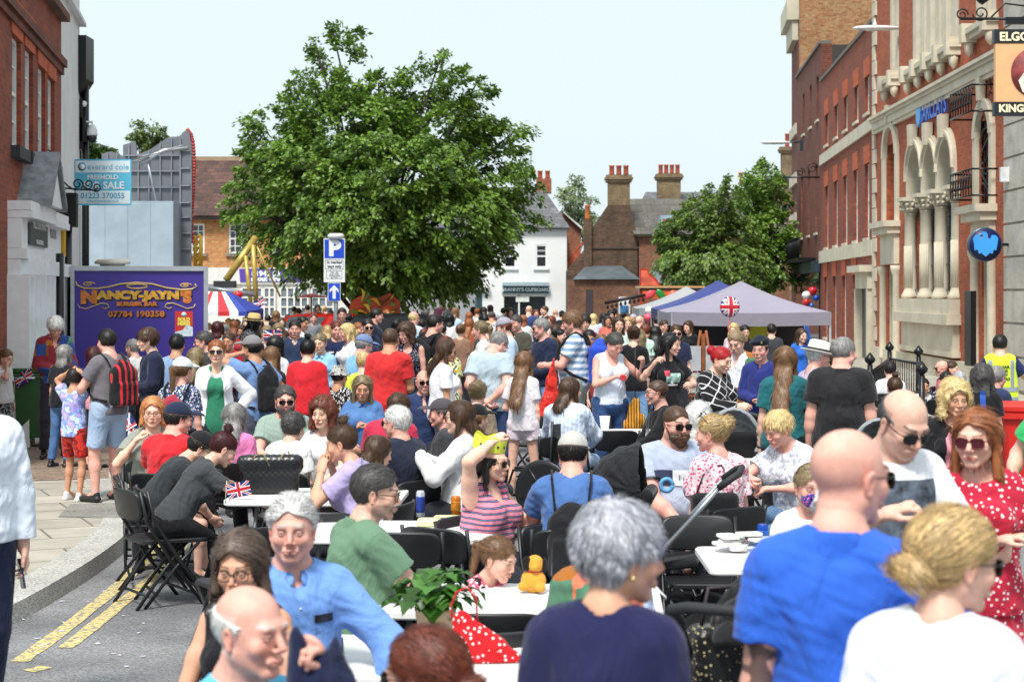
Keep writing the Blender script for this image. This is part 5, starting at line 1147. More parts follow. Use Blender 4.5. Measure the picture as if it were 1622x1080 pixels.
sb=empty('wall_speaker',W(130,95,84),0,'black box speaker high on the white building corner','speaker'); mb=MB(); mb.bb(-.08,.15,-.3,.3,-.4,.42); mb.add([(-.08,-.3,-.4),(.15,-.3,-.4),(.15,.3,-.4),(-.08,.3,-.4),(-.08,-.3,-.75),(-.08,.3,-.75)],[(0,1,4),(3,5,2),(1,2,5,4),(0,4,5,3)]); mb.build('box',black,sb); mb=MB(); mb.bb(-.1,.03,-.1,.1,-1.7,-.75); mb.bb(-.02,.08,-.1,.1,-1.55,-1.1); mb.build('bracket',black,sb)
cc=empty('security_camera',W(146,212,84),0,'white dome security camera on an arm from the white building','camera'); mb=MB(); mb.lathe([(.005,.17),(.05,.16),(.09,.08),(.10,0),(.1,-.04)],16); mb.tube([(0,0,.14),(0,0,.22),(-.26,0,.22)],.025,6); mb.bb(-.3,-.24,-.05,.05,.05,.3); mb.build('housing',M('#dfe1e2',.4),cc); mb=MB(); mb.lathe([(.09,-.041),(.088,-.1),(.05,-.17),(.005,-.185)],16); mb.build('dome',M('#1b1c20',.1),cc)
tag(MB().lathe([(.005,-.06),(.05,-.05),(.07,0),(.05,.05),(.005,.06)],12,W(132,165,84),None).build('wall_light',M('#e8e8e6',.3)),'small white globe light on the black post of the white building','light')
ib=empty('iron_sign_bracket',W(58,300,100),0,'black wrought iron scroll bracket with no sign over the left shop','bracket'); m=MB(); m.tube([(0,0,.65),(0,0,-.1),(0,0,.05),(.95,0,-.02)],.016,6); m.tube([(.02,0,.35),(.25,0,.28),(.5,0,.05),(.62,0,-.02)],.014,6)
for a in((.15,.55,.11),(.12,.3,.12),(.1,.08,.11),(.32,.1,.08),(.65,.08,.09),(.82,.08,.09),(.95,.03,.07)):scroll(m,a[:2],a[2],1.4,random.random()*6,.012)
m.build('scrollwork',blackm,ib)
sv=96; b=empty('for_sale_board',W(163,289,sv),0,'pale blue and white for sale board hung out from the white building','sign'); m=MB(); m.bb(-.47,.47,-.01,.01,-.38,.38); m.build('board',M('#5fc0e0',.5,var=.02),b)
m=MB(); m.bb(-.45,.45,-.014,-.011,.16,.355); m.bb(-.45,.45,-.014,-.011,-.355,-.14); m.build('panel',M('#dff0f6',.5,var=.02),b)
BT=lambda x,z:Matrix.Translation((x,-.016,z))@Matrix.Rotation(R(90),4,'X'); ltb=M('#58b4d6',.5,var=0); wt=M('#eaf4f8',.5,var=0); gy=M('#4aa3c4',.5,var=0)
text('everard cole',.135,ltb,b,BT(.09,.25),sx=1.0); text('FREEHOLD',.105,wt,b,BT(0,.08),bold=.003); text('FOR SALE',.165,wt,b,BT(0,-.055),bold=.004); text('01223 370055',.13,gy,b,BT(0,-.225),bold=.002,sx=.97); text('www.everardcole.co.uk',.055,gy,b,BT(0,-.31)); m=MB(); m.lathe([(.07,0),(.07,.003)],20,(-.34,-.014,.255),Matrix.Rotation(R(90),3,'X')); m.build('logo_disc',gy,b); m=MB(); m.lathe([(.045,0),(.045,.003)],20,(-.34,-.018,.255),Matrix.Rotation(R(90),3,'X')); m.build('logo',wt,b)
m=MB(); m.tube([(.45,0,.36),(1.3,.1,.62)],.012,5); m.build('stay_rod',M('#c8ccd0',.3,.8),b)
ts=100; tr=empty('burger_trailer',(*W(219,HY,ts).xy,0),R(11.5),'purple burger bar catering trailer with silver edging and western lettering','trailer'); T0,T1=2.50,.35; x0,x1=-1.0,1.04
pu=M('#412f90',.35,var=.05,vs=2); al=M('#b9bec2',.35,.6,var=.1)
m=MB(); m.bb(x0,x1,0,3.6,T1,T0); m.build('body',pu,tr); m=MB(); m.bb(x0-.04,x0+.02,-.03,3.62,T1,T0+.05); m.bb(x1-.02,x1+.05,-.03,3.62,T1,T0+.05); m.bb(x0+.022,x1-.022,-.035,3.62,T0-.02,T0+.055); m.bb(x0+.022,x1-.022,-.035,.1,T1-.05,T1+.02); m.build('edging',al,tr)
m=MB(); m.lathe([(.2,T0+.05),(.2,T0+.09),(.28,T0+.10),(.29,T0+.13),(.24,T0+.17),(.05,T0+.18)],20,(-.42,.8,0)); m.build('roof_vent',M('#cfc9bc',.5),tr)
for q in(-1,1):
 m=MB(); m.lathe([(.3,-.1),(.33,-.06),(.33,.06),(.3,.1)],20,(q*.95,1.6,.33),Matrix.Rotation(R(90),3,'Y')); m.build('wheel',M('#18181a',.8),tr)
gold=M('#e2aa3c',.4,.1,var=.3,vs=12); oran=M('#d07a34',.45,var=.35,vs=9); dk=M('#1c0f20',.5); sil=M('#cbc8c2',.35,.3)
def tx(px,py):return((px-218)/ts,2.15-(py-HY)/ts)
def ttext(s_,px,py,size,mt,**k):
 x,z=tx(px,py); text(s_,size,dk,tr,Matrix.Translation((x+.018,-.003,z-.018))@Matrix.Rotation(R(90),4,'X'),bold=k.get('bold',0)+.004,ext=.001,**{a:b for a,b in k.items() if a!='bold'}); text(s_,size,mt,tr,Matrix.Translation((x,-.008,z))@Matrix.Rotation(R(90),4,'X'),**k)
ttext('N',142,471.5,.25,oran,bold=.022,sx=1.25); ttext('ANCY-JAYN',218,468,.165,gold,bold=.014,sx=1.42); ttext("'S",292,471,.25,oran,bold=.02,sx=1.0); ttext('BURGER BAR',215.5,481.5,.082,oran,bold=.007,sx=1.2,spacing=1.1); ttext('07784 190358',215,497.5,.125,oran,bold=.005,sx=1.15,spacing=1.05)
m=MB(); rot=None
def curl(m,pts,r,mt=None):m.tube([(*((lambda q:(q[0],-.008,q[1]))(tx(px,py))),) for px,py in pts],r,5)
m.v=m.v; curl(m,[(122,446),(124,452),(135,456.5),(155,457),(172,454.5),(190,450),(216,447.5),(240,450),(262,456),(285,459),(302,458),(309,453),(306,450)],.013)
for(cx_,cy_) in((141,450),(291,452)):
 x,z=tx(cx_,cy_); n=30; m.tube([(x+.10*(1-.75*k/n)*math.cos(.3*k),-.008,z+.035*(1-.75*k/n)*math.sin(.3*k)) for k in range(n+1)],.008,4)
x,z=tx(216,453.5); m.tube([(x+.16*math.cos(k*.35),-.008,z+.035*math.sin(k*.35)) for k in range(19)],.012,4)
for sg in(-1,1):curl(m,[(216+sg*91,482),(216+sg*88,487),(216+sg*78,489),(216+sg*66,484),(216+sg*55,480),(216+sg*46,481),(216+sg*43,486),(216+sg*50,489),(216+sg*54,487)],.009)
m.build('scroll_ornament',M('#d8b878',.4,.2),tr)
m=MB(); x,z=tx(289,513); m.bb(x-.14,x+.14,-.006,-.001,z-.2,z+.2); po=m.build('poster',M('#c8352f',.5,var=.05),tr); m=MB(); m.prism([(-.14,-.2),(.14,-.2),(.14,-.06),(.05,.0),(-.02,-.1),(-.14,-.13)],.002,Matrix.Translation((x,-.0075,z))@Matrix.Rotation(R(90),4,'X')); m.lathe([(.042,0),(.042,.002)],12,(x,-.0075,z+.145),Matrix.Rotation(R(90),3,'X')); m.build('picture',M('#cfe0ea',.5,var=.3,vs=30),po)
ye=M('#f0dc60',.5,var=0); text('SOLD',.075,ye,po,Matrix.Translation((x,-.010,z+.065))@Matrix.Rotation(R(90),4,'X'),bold=.005); text('HERE!',.075,ye,po,Matrix.Translation((x,-.010,z+.0))@Matrix.Rotation(R(90),4,'X'),bold=.005)
rs_=62; fr=empty('fairground_ride',(*W(250,HY,rs_).xy,0),0,'back of a fairground ride made of grey ribbed metal panels','fairground ride'); gm=M('#6f737b',.55,.1,var=.12,vs=2); X=lambda px:(px-250)/rs_; Z=lambda py:2.15-(py-HY)/rs_
def ribbed(pts,bx,bz,depth,name,mt):
 m=MB(); m.prism([(X(x),Z(y)) for x,y in pts],.06,Matrix.Translation((0,depth,0))@Matrix.Rotation(R(90),4,'X')); o=m.build(name,mt,fr); r=MB()
 top=lambda x:max(Z(p[1])+(Z(q[1])-Z(p[1]))*(x-X(p[0]))/(X(q[0])-X(p[0])+1e-9) for p,q in zip(pts,pts[1:]+pts[:1]) if min(X(p[0]),X(q[0]))<=x<=max(X(p[0]),X(q[0]))+1e-6)
 for x in bx:r.bb(X(x)-.014,X(x)+.014,depth-.11,depth-.061,Z(500),top(X(x))-.03)
 x_0,x_1=min(p[0] for p in pts),max(p[0] for p in pts)
 for z in bz:r.bb(X(x_0+3),X(x_1-3),depth-.12,depth-.062,Z(z)-.014,Z(z)+.014)
 r.build('rib',M('#8a8e95',.5,.2),o); return o
ribbed([(150,470),(150,240),(165,236),(190,246),(190,470)],(160,175),(260,290),.8,'panel',gm)
ribbed([(190,470),(190,228),(210,222),(212,244),(232,236),(262,216),(284,214),(286,470)],(200,215,232,250,268),(245,270,296,320),.4,'panel',gm)
n=[(286,470),(286,225),(290,212),(297,207),(302,212),(305,235),(306,300),(304,470)]; ribbed(n,(288,),(240,268,295,322,345,370,395),-.1,'end_panel',gm)
m=MB(); bulbs=[(298,207),(303,214),(306,225),(307.5,240),(308,255),(308,270),(307,285),(307,300),(306,315),(305,330),(304,350),(305,370),(307,390)]
for i,(a,b_) in enumerate(zip(bulbs,bulbs[1:])):
 for t in(0,.33,.66):x,y=a[0]+(b_[0]-a[0])*t,a[1]+(b_[1]-a[1])*t; m.lathe([(.01,-.05),(.05,-.02),(.05,.03),(.01,.06)],6,(X(x),-.05,Z(y)))
m.build('bulb_edge',M('#b03a34',.4,var=.4,vs=6),fr)
m=MB();
for x in np.linspace(X(145),X(286),5):m.bb(x-.012,x+.012,-1.01,-1.0,.5,Z(323))
m.bb(X(144),X(287),-1,0,.5,Z(322)); m.build('side_panel',M('#9fb0bd',.45,.1,var=.12,vs=1.2),fr); m=MB(); m.bb(X(118),X(144),-.6,0,.3,Z(328)); m.build('side_panel',M('#6a6a6e',.5),fr)
m=MB(); m.tube([(X(225),-.2,Z(262)),(X(262),-.3,Z(240)),(X(300),-.2,Z(236))],.05,6); m.tube([(X(250),-.2,Z(320)),(X(235),-.2,Z(250))],.03,5); m.tube([(X(212),-.25,Z(258)),(X(240),-.3,Z(248))],.05,6)
m.build('strut',M('#a9adb2',.4,.4),fr)
ps_=82; pz=empty('parking_sign',(*W(530,HY,ps_).xy,0),0,'blue parking sign with small print above a one way arrow on a pole','sign'); PX=lambda x:(x-531)/ps_; PZ=lambda y:2.15-(y-HY)/ps_
bl=M('#1c49c4',.35,var=.03); wh=M('#e3e6e8',.4,var=.03); m=MB(); m.tube([(.02,.05,0),(.02,.05,PZ(378))],.045,10); m.build('pole',M('#9aa0a4',.4,.5),pz); m=MB(); m.lathe([(.09,0),(.16,.03),(.16,.09),(.12,.12)],14,(.02,.05,PZ(378)-.02)); m.build('lamp_cap',M('#d8dad8',.4),pz)
m=MB(); m.bb(PX(514),PX(547.5),-.02,.0,PZ(447),PZ(378)); m.build('plate',wh,pz); m=MB(); m.bb(PX(515.3),PX(546.3),-.026,-.021,PZ(409),PZ(379.5)); m.build('plate',bl,pz)
PT=lambda x,y,d=-.03:Matrix.Translation((PX(x),d,PZ(y)))@Matrix.Rotation(R(90),4,'X'); text('P',.40,wh,pz,PT(531,394.5),bold=.022,sx=1.1); bk=M('#2c2f33',.6,var=0)
m=MB();
for a,b_,c_,d_ in((516.5,545,411.5,412),(516.5,545,426,426.5),(516.5,517,412,426),(544.5,545,412,426),(518,543,429,429.4),(518,543,441,441.4),(518,518.5,429,441),(542.6,543,429,441)):m.bb(PX(a),PX(b_),-.024,-.0205,PZ(d_),PZ(c_))
m.build('border_line',bk,pz); text('In marked',.072,bk,pz,PT(531,415.5,-.023),bold=.002); text('bays only',.072,bk,pz,PT(531,422,-.023),bold=.002)
for i,t_ in enumerate(('Mon - Sat','8 am - 6 pm','Waiting limited','to 1 hour')):text(t_,.036,bk,pz,PT(531,431.5+i*2.6,-.023))
m=MB(); m.bb(PX(520.5),PX(540.5),-.02,-.001,PZ(477),PZ(448)); m.build('arrow_plate',wh,pz); m=MB(); m.bb(PX(521.3),PX(539.7),-.025,-.021,PZ(476.2),PZ(448.8)); m.build('arrow_plate',bl,pz)
m=MB(); m.prism([(-.03,-.13),(.03,-.13),(.03,.04),(.085,-.01),(.085,.05),(0,.135),(-.085,.05),(-.085,-.01),(-.03,.04)],.004,Matrix.Translation((PX(530.5),-.026,PZ(462.5)))@Matrix.Rotation(R(90),4,'X')); m.build('arrow',wh,pz)
def tile_mat(c1,c2,rows=.28,wob=.1):
 m=brick_mat(c1,c2,'#2a2624','x',1,.4,"roof_tiles",.3,rows); return m
def roofplane(mb,a,b,c,d,t=.12):
 a,b,c,d=[Vector(p) for p in(a,b,c,d)]; n=(b-a).cross(d-a).normalized()*t; vs=[a,b,c,d]+[p+n for p in(a,b,c,d)]; mb.add(vs,[(3,2,1,0),(4,5,6,7),(0,1,5,4),(1,2,6,5),(2,3,7,6),(3,0,4,7)])
so=42.0; o1=empty('brick_house',(*W(430,HY,so).xy,0),0,'orange brick house with mottled tiled roof and a purple shop sign','building'); OX=lambda x:(x-430)/so; OZ=lambda y:2.15-(y-HY)/so
bOr=brick_mat('#c08a58','#b0703f','#b09a78','x',1,.2); ops=[]; wins=[]
for px in(312,380,448,516):ops.append((OX(px)-.36,OX(px)+.36,OZ(402),OZ(355)))
L0=OX(255); m=MB(); sh_ops=[(a-L0,b-L0,c,d) for a,b,c,d in ops]; wallbox_openings(m,OX(560)-L0,OZ(344),sh_ops,.4,z0=OZ(424)); o=m.build('wall',bOr,o1,loc=(L0,0,0)); o.rotation_euler=(0,0,0)
for a,b_,c_,d_ in ops:
 w_=MB(); f=.07; y=-.30
 for q in((a,a+f,c_,d_),(b_-f,b_,c_,d_),(a+f,b_-f,c_,c_+f),(a+f,b_-f,d_-f,d_),(a+f,b_-f,(c_+d_)/2-.03,(c_+d_)/2+.03)):w_.bb(q[0],q[1],y-.06,y,q[2],q[3])
 for k in(1,2):x=a+(b_-a)*k/3; w_.bb(x-.015,x+.015,y-.05,y-.01,c_+f,d_-f)
 for k in(1,3):z=c_+(d_-c_)*k/4; w_.bb(a+f,b_-f,y-.048,y-.012,z-.015,z+.015)
 win=w_.build('window',white,o1); g=MB(); g.bb(a+.02,b_-.02,y-.03,y-.025,c_+.02,d_-.02); g.build('pane',glassd,win); g=MB(); g.bb(a+.02,b_-.35,y-.02,y-.015,c_+.02,d_-.02); g.build('curtain',M('#d2d4d4',.8),win); s=MB(); s.bb(a-.1,b_+.1,-.5,-.3,c_-.1,c_); s.build('sill',M('#8a8076',.8),win)
m=MB(); m.bb(L0,OX(560),-.4,.0,0,OZ(424)-.003); m.build('shop_wall',M('#d9d9d4',.6,var=.05),o1)
m=MB(); m.bb(L0,OX(560),-.5,-.403,OZ(450),OZ(424.5)); m.build('shop_fascia',M('#dcdcd8',.5),o1); pur=M('#5b3fa6',.4,var=.05); m=MB(); m.prism([(OX(382),OZ(426)),(OX(384),OZ(447)),(OX(480),OZ(447)),(OX(480),OZ(426))],.02,Matrix.Translation((0,-.503,0))@Matrix.Rotation(R(90),4,'X')); m.build('sign_panel',pur,o1)
text('01945 60',.28,wt,o1,Matrix.Translation((OX(424),-.53,OZ(434)))@Matrix.Rotation(R(90),4,'X'),bold=.012); text('about hire',.26,wt,o1,Matrix.Translation((OX(424),-.53,OZ(442)))@Matrix.Rotation(R(90),4,'X'),bold=.012)
for a,b_ in((386,418),(421,438),(447,490),(496,530)):
 g=MB(); g.bb(OX(a),OX(b_),-.43,-.42,OZ(516),OZ(456)); win=g.build('shop_window',M('#77818a',.12,var=.3,vs=1),o1); f=MB(); n=max(2,int((b_-a)/10))
 for k in range(n+1):x=OX(a)+(OX(b_)-OX(a))*k/n; f.bb(x-.03,x+.03,-.49,-.431,OZ(516),OZ(456))
 for k in range(5):z=OZ(516)+(OZ(456)-OZ(516))*k/4; f.bb(OX(a)+.031,OX(b_)-.031,-.48,-.432,z-.025,z+.025)
 f.build('glazing_bars',white,win)
m=MB(); roofplane(m,(L0-.3,-.7,OZ(347)),(OX(580),-.7,OZ(347)),(OX(560),4.5,OZ(253)+.3),(L0-.3,4.5,OZ(253)+.3)); tm_=brick_mat('#6b4a40','#4a3a38','#2c2625','x',1,.6,"roof_tiles",.3,.16)
rf=m.build('roof',tm_,o1); m=MB(); m.bb(L0,OX(560),4.2,4.7,OZ(253)+.25,OZ(253)+.45); m.build('ridge',M('#a08a70',.8),rf); m=MB(); m.bb(L0,OX(562),-.75,-.68,OZ(349),OZ(346)); m.build('gutter',black,o1)
sw=30.0; o2=empty('white_shop',(*W(833,HY,sw).xy,0),0,'white rendered shop with grey slate roof and a dark green fascia','building'); GX=lambda x:(x-833)/sw; GZ=lambda y:2.15-(y-HY)/sw; wr_=M('#dfe1e0',.8,var=.05,vs=.8)
ops=[(GX(798.5),GX(817),GZ(424),GZ(388)),(GX(848.5),GX(866),GZ(424),GZ(388)),(GX(797),GX(865),GZ(500),GZ(467))]
L0=GX(640); m=MB(); wallbox_openings(m,GX(897.5)-L0,GZ(364),[(a-L0,b-L0,c,d) for a,b,c,d in ops],.35); m.build('wall',wr_,o2,loc=(L0,0,0)); m=MB(); m.bb(L0,GX(897),-.0,6.5,0,GZ(366)); m.build('back_wall',M('#cfd1cf',.8),o2)
for i,(a,b_,c_,d_) in enumerate(ops[:2]):
 f=MB(); y=-.28
 for q in((a,a+.07,c_,d_),(b_-.07,b_,c_,d_),(a+.07,b_-.07,c_,c_+.07),(a+.07,b_-.07,d_-.07,d_),(a+.07,b_-.07,(c_+d_)/2-.04,(c_+d_)/2+.04)):f.bb(q[0],q[1],y-.05,y,q[2],q[3])
 win=f.build('window',white,o2); g=MB(); g.bb(a,b_,y-.02,y-.01,c_,d_); g.build('pane',M('#16181c',.1,var=.4,vs=3),win); text("GRANNY'S",.15,wt,win,Matrix.Translation(((a+b_)/2,y-.03,d_-.32))@Matrix.Rotation(R(90),4,'X')); s=MB(); s.bb(a-.12,b_+.12,-.45,-.3,c_-.12,c_); s.build('sill',wr_,win)
a,b_,c_,d_=ops[2]; g=MB(); g.bb(a,b_,-.2,-.19,c_,d_); sg_=g.build('shop_window',M('#22272a',.1,var=.5,vs=1.5),o2); f=MB()
for x in(a,(a+b_)/2-.3,b_):f.bb(x-.04,x+.04,-.34,-.201,c_,d_)
f.bb(a,b_,-.34,-.202,d_-.08,d_+.0); f.build('frame',white,sg_); m=MB(); m.bb(GX(817),GX(838),-.38,-.36,GZ(478),GZ(470)); m.build('window_notice',M('#dfe6de',.6),sg_)
m=MB(); m.bb(GX(796),GX(869),-.48,-.352,GZ(464.5),GZ(453)); m.build('fascia',M('#24555f',.4,var=.05),o2); text("GRANNY'S CUPBOARD",.25,wt,o2,Matrix.Translation((GX(832.5),-.49,GZ(458.8)))@Matrix.Rotation(R(90),4,'X'),bold=.01); m=MB(); m.bb(GX(796),GX(869),-.75,-.352,GZ(452.8),GZ(447)); m.build('awning_box',M('#9fb2ba',.5),o2)
m=MB(); m.bb(GX(745),GX(775),-.7,-.352,GZ(456),GZ(454)); m.add([(GX(743),-.7,GZ(454)),(GX(777),-.7,GZ(454)),(GX(774),-.352,GZ(449)),(GX(746),-.352,GZ(449))],[(0,1,2,3)]); m.build('porch',wr_,o2); m=MB(); m.bb(GX(752),GX(764),-.36,-.352,0,GZ(459)); m.build('door',M('#2a4a50',.4),o2)
m=MB(); m.bb(GX(640),GX(900),-.5,-.352,GZ(365.5),GZ(361)); m.build('eaves',white,o2)
m=MB(); sl_=brick_mat('#5c5e60','#77767a','#3c3d3f','x',1,.35,"slates",.3,.18); zR=GZ(292); roofplane(m,(GX(640),-.6,GZ(364)),(GX(902),-.6,GZ(364)),(GX(862),4,zR),(GX(640),4,zR),.1); rf=m.build('roof',sl_,o2); m=MB(); m.add([(GX(901),-.5,GZ(364)),(GX(901),7,GZ(364)),(GX(862),4,zR)],[(0,1,2)]); m.build('roof_end',sl_,o2)
def chimney(root,x0,x1,z0,z1,y,mat_,pots,pot_h,name='chimney',potm=None,cap=True):
 m=MB(); m.bb(x0,x1,y,y+(x1-x0)*.8,z0,z1); h=.12
 if cap:
  for i,k in enumerate((.10,.16,.10)):m.bb(x0-k,x1+k,y-k,y+(x1-x0)*.8+k,z1+i*h+.001*i,z1+(i+1)*h)
 c=m.build(name,mat_,root); p=MB(); n=pots
 for i in range(n):x=x0+(x1-x0)*(i+.5)/n; p.lathe([(.15,0),(.13,.1),(.12,pot_h-.1),(.15,pot_h-.06),(.14,pot_h)],10,(x,y+.3,z1+(3*h if cap else 0)))
 p.build('chimney_pot',potm or M('#a04c34',.8),c); return c
chimney(o2,GX(851),GX(876),GZ(300),GZ(276),3.5,brick_mat('#a05a40','#8a4a36','#94705c','x',1,.3),2,.45,cap=False)
m=MB(); m.tube([(GX(842),3,GZ(295)),(GX(842),3,GZ(232))],.03,5); m.tube([(GX(835),3,GZ(231)),(GX(843),3,GZ(233))],.03,5); m.build('tv_aerial',M('#6a6e70',.5),o2)
bOld=brick_mat('#6f5240','#4d3b31','#6c6150','x',1,.6); bOldY=brick_mat('#8f7858','#77624a','#877c66','x',1,.45); bRed2=brick_mat('#94614a','#7a4a3a','#8a745f','x',1,.3)
s3=29; o3=empty('brick_cottage',(*W(905,HY,s3).xy,0),0,'red brick cottage squeezed between the white shop and the old gable','building'); CX=lambda x:(x-905)/s3; CZ=lambda y:2.15-(y-HY)/s3
m=MB(); m.prism([(CX(880),0),(CX(921),0),(CX(921),CZ(362)),(CX(893),CZ(336)),(CX(880),CZ(350))],3,Matrix.Translation((0,4,0))@Matrix.Rotation(R(90),4,'X')); m.build('wall',bRed2,o3); m=MB(); m.prism([(CX(891),CZ(333)),(CX(893),CZ(336)),(CX(924),CZ(364)),(CX(922),CZ(358))],3.4,Matrix.Translation((0,4.1,0))@Matrix.Rotation(R(90),4,'X')); m.build('roof_edge',M('#d5d6d4',.7),o3)
m=MB(); roofplane(m,(CX(897),.2,CZ(418)),(CX(925),.2,CZ(384)),(CX(925),.9,CZ(384)),(CX(897),.9,CZ(418))); m.prism([(CX(897),0),(CX(920),0),(CX(920),CZ(392)),(CX(897),CZ(416))],.8,Matrix.Translation((0,1,0))@Matrix.Rotation(R(90),4,'X')); m.build('lean_to',M('#b0573a',.8,var=.3,bump=.5,bs=8),o3)
s4=31; o4=empty('old_brick_building',(*W(960,HY,s4).xy,0),0,'sooty old brick building with a broad chimney gable and lead roofed porch','building'); DX=lambda x:(x-960)/s4; DZ=lambda y:2.15-(y-HY)/s4
pr=lambda y:Matrix.Translation((0,y,0))@Matrix.Rotation(R(90),4,'X')
m=MB(); m.prism([(DX(935),0),(DX(1012),0),(DX(1012),DZ(385)),(DX(998),DZ(325)),(DX(963),DZ(325)),(DX(953),DZ(340)),(DX(937),DZ(362))],.5,pr(.5)); m.build('gable',bOld,o4); m=MB(); m.prism([(DX(897),0),(DX(936),0),(DX(936),DZ(392)),(DX(926),DZ(395)),(DX(897),DZ(430))],.5,pr(.7)); m.build('side_wall',bOld,o4)
chimney(o4,DX(964),DX(998),DZ(330),DZ(288),.1,bOldY,3,.5,cap=True); chimney(o4,DX(924.5),DX(937),DZ(430),DZ(348),-.2,bOld,1,.75,cap=False,potm=M('#b56a35',.8))
m=MB(); m.bb(DX(1010),DX(1250),0,.4,0,DZ(374)); m.build('wall',bRed2,o4); m=MB(); m.bb(DX(936),DX(1012),-.06,.0,DZ(394),DZ(392)); m.build('string_course',M('#4b433c',.8),o4)
m=MB(); slr=brick_mat('#57544f','#6e6a64','#2d2b29','x',1,.5,"slates_big",.5,.42); roofplane(m,(DX(1004),-.3,DZ(374)),(DX(1250),-.3,DZ(374)),(DX(1250),3.5,DZ(312)),(DX(988),3.5,DZ(312)),.1); rf=m.build('roof',slr,o4)
m=MB(); m.bb(DX(1045),DX(1065),-.6,.8,DZ(372),DZ(342)); m.build('dormer',M('#9fb6c4',.6,var=.2),rf); g=MB(); g.bb(DX(1049),DX(1064),-.62,-.602,DZ(371),DZ(350)); g.build('dormer_window',glassd,rf); m=MB(); m.bb(DX(1048),DX(1065),-.64,-.622,DZ(351),DZ(348)); m.bb(DX(1055),DX(1057),-.64,-.622,DZ(370),DZ(351)); m.build('dormer_frame',M('#b05040',.6),rf)
m=MB(); m.bb(DX(898),DX(1008),-2.2,.0,0,DZ(444)); m.build('porch_wall',brick_mat('#8f5a42','#6f5342','#7c6c58','x',1,.55),o4); m=MB(); m.add([(DX(906),-2.4,DZ(443)),(DX(1009),-2.4,DZ(443)),(DX(985),-.0,DZ(421)),(DX(928),0,DZ(421)),(DX(906),0,DZ(443)),(DX(1009),0,DZ(443))],[(0,1,2,3),(0,3,4),(1,5,2),(0,4,5,1),(2,5,4,3)]); m.build('porch_roof',M('#5f686e',.5,.2,var=.25,vs=1.5,bump=.4,bs=5),o4); m=MB(); m.bb(DX(925),DX(936),-2.24,-2.202,0,DZ(459)); m.build('door',M('#3a3138',.6),o4)
for x in(1034,1062):g=MB(); g.bb(DX(x),DX(x+14),-.08,-.01,DZ(448),DZ(430)); g.build('window',M('#8fa0a8',.3),o4)
s5=27; o5=empty('roof_with_chimneys',(*W(1060,HY,s5).xy,0),0,'yellow brick house far behind with a tall four pot chimney','building'); EX=lambda x:(x-1060)/s5; EZ=lambda y:2.15-(y-HY)/s5
m=MB(); m.bb(EX(1000),EX(1245),0,4,0,EZ(330)); m.build('wall',bOldY,o5); m=MB(); roofplane(m,(EX(1010),-.3,EZ(332)),(EX(1248),-.3,EZ(332)),(EX(1240),3.5,EZ(302)),(EX(1030),3.5,EZ(302))); m.build('roof',sl_,o5); chimney(o5,EX(1045),EX(1081),EZ(325),EZ(283),1,bOldY,4,.55)
s6=27; o6=empty('yellow_brick_house',(*W(1225,HY,s6).xy,0),0,'yellow stock brick house end rising above the right hand trees','building'); m=MB(); X6=lambda x:(x-1225)/s6; Z6=lambda y:2.15-(y-HY)/s6; m.prism([(X6(1170),0),(X6(1262),0),(X6(1262),Z6(285)),(X6(1210),Z6(285)),(X6(1170),Z6(305))],4,pr(4)); m.build('wall',bOldY,o6); m=MB(); m.bb(X6(1205),X6(1262),-.3,4.2,Z6(285)+.002,Z6(279)); m.build('roof',M('#69757e',.6,var=.2),o6); chimney(o6,X6(1243),X6(1262),Z6(285),Z6(240),1,bOldY,1,.8); chimney(o6,X6(1175),X6(1181),Z6(290),Z6(282),1,bRed2,1,.4,cap=False)
for(a,b_,zz,s_,lab) in((-60,150,360,36,'plain grey rendered building hidden behind the left shops'),(560,700,395,28,'low rendered building behind the big tree')):
 m=MB(); p0,p1=W(a,zz,s_),W(b_,zz,s_); m.bb(p0.x,p1.x,p0.y,p0.y+4,0,p0.z); tag(m.build('background_building',M('#b9b4ac',.8)),lab,'building')
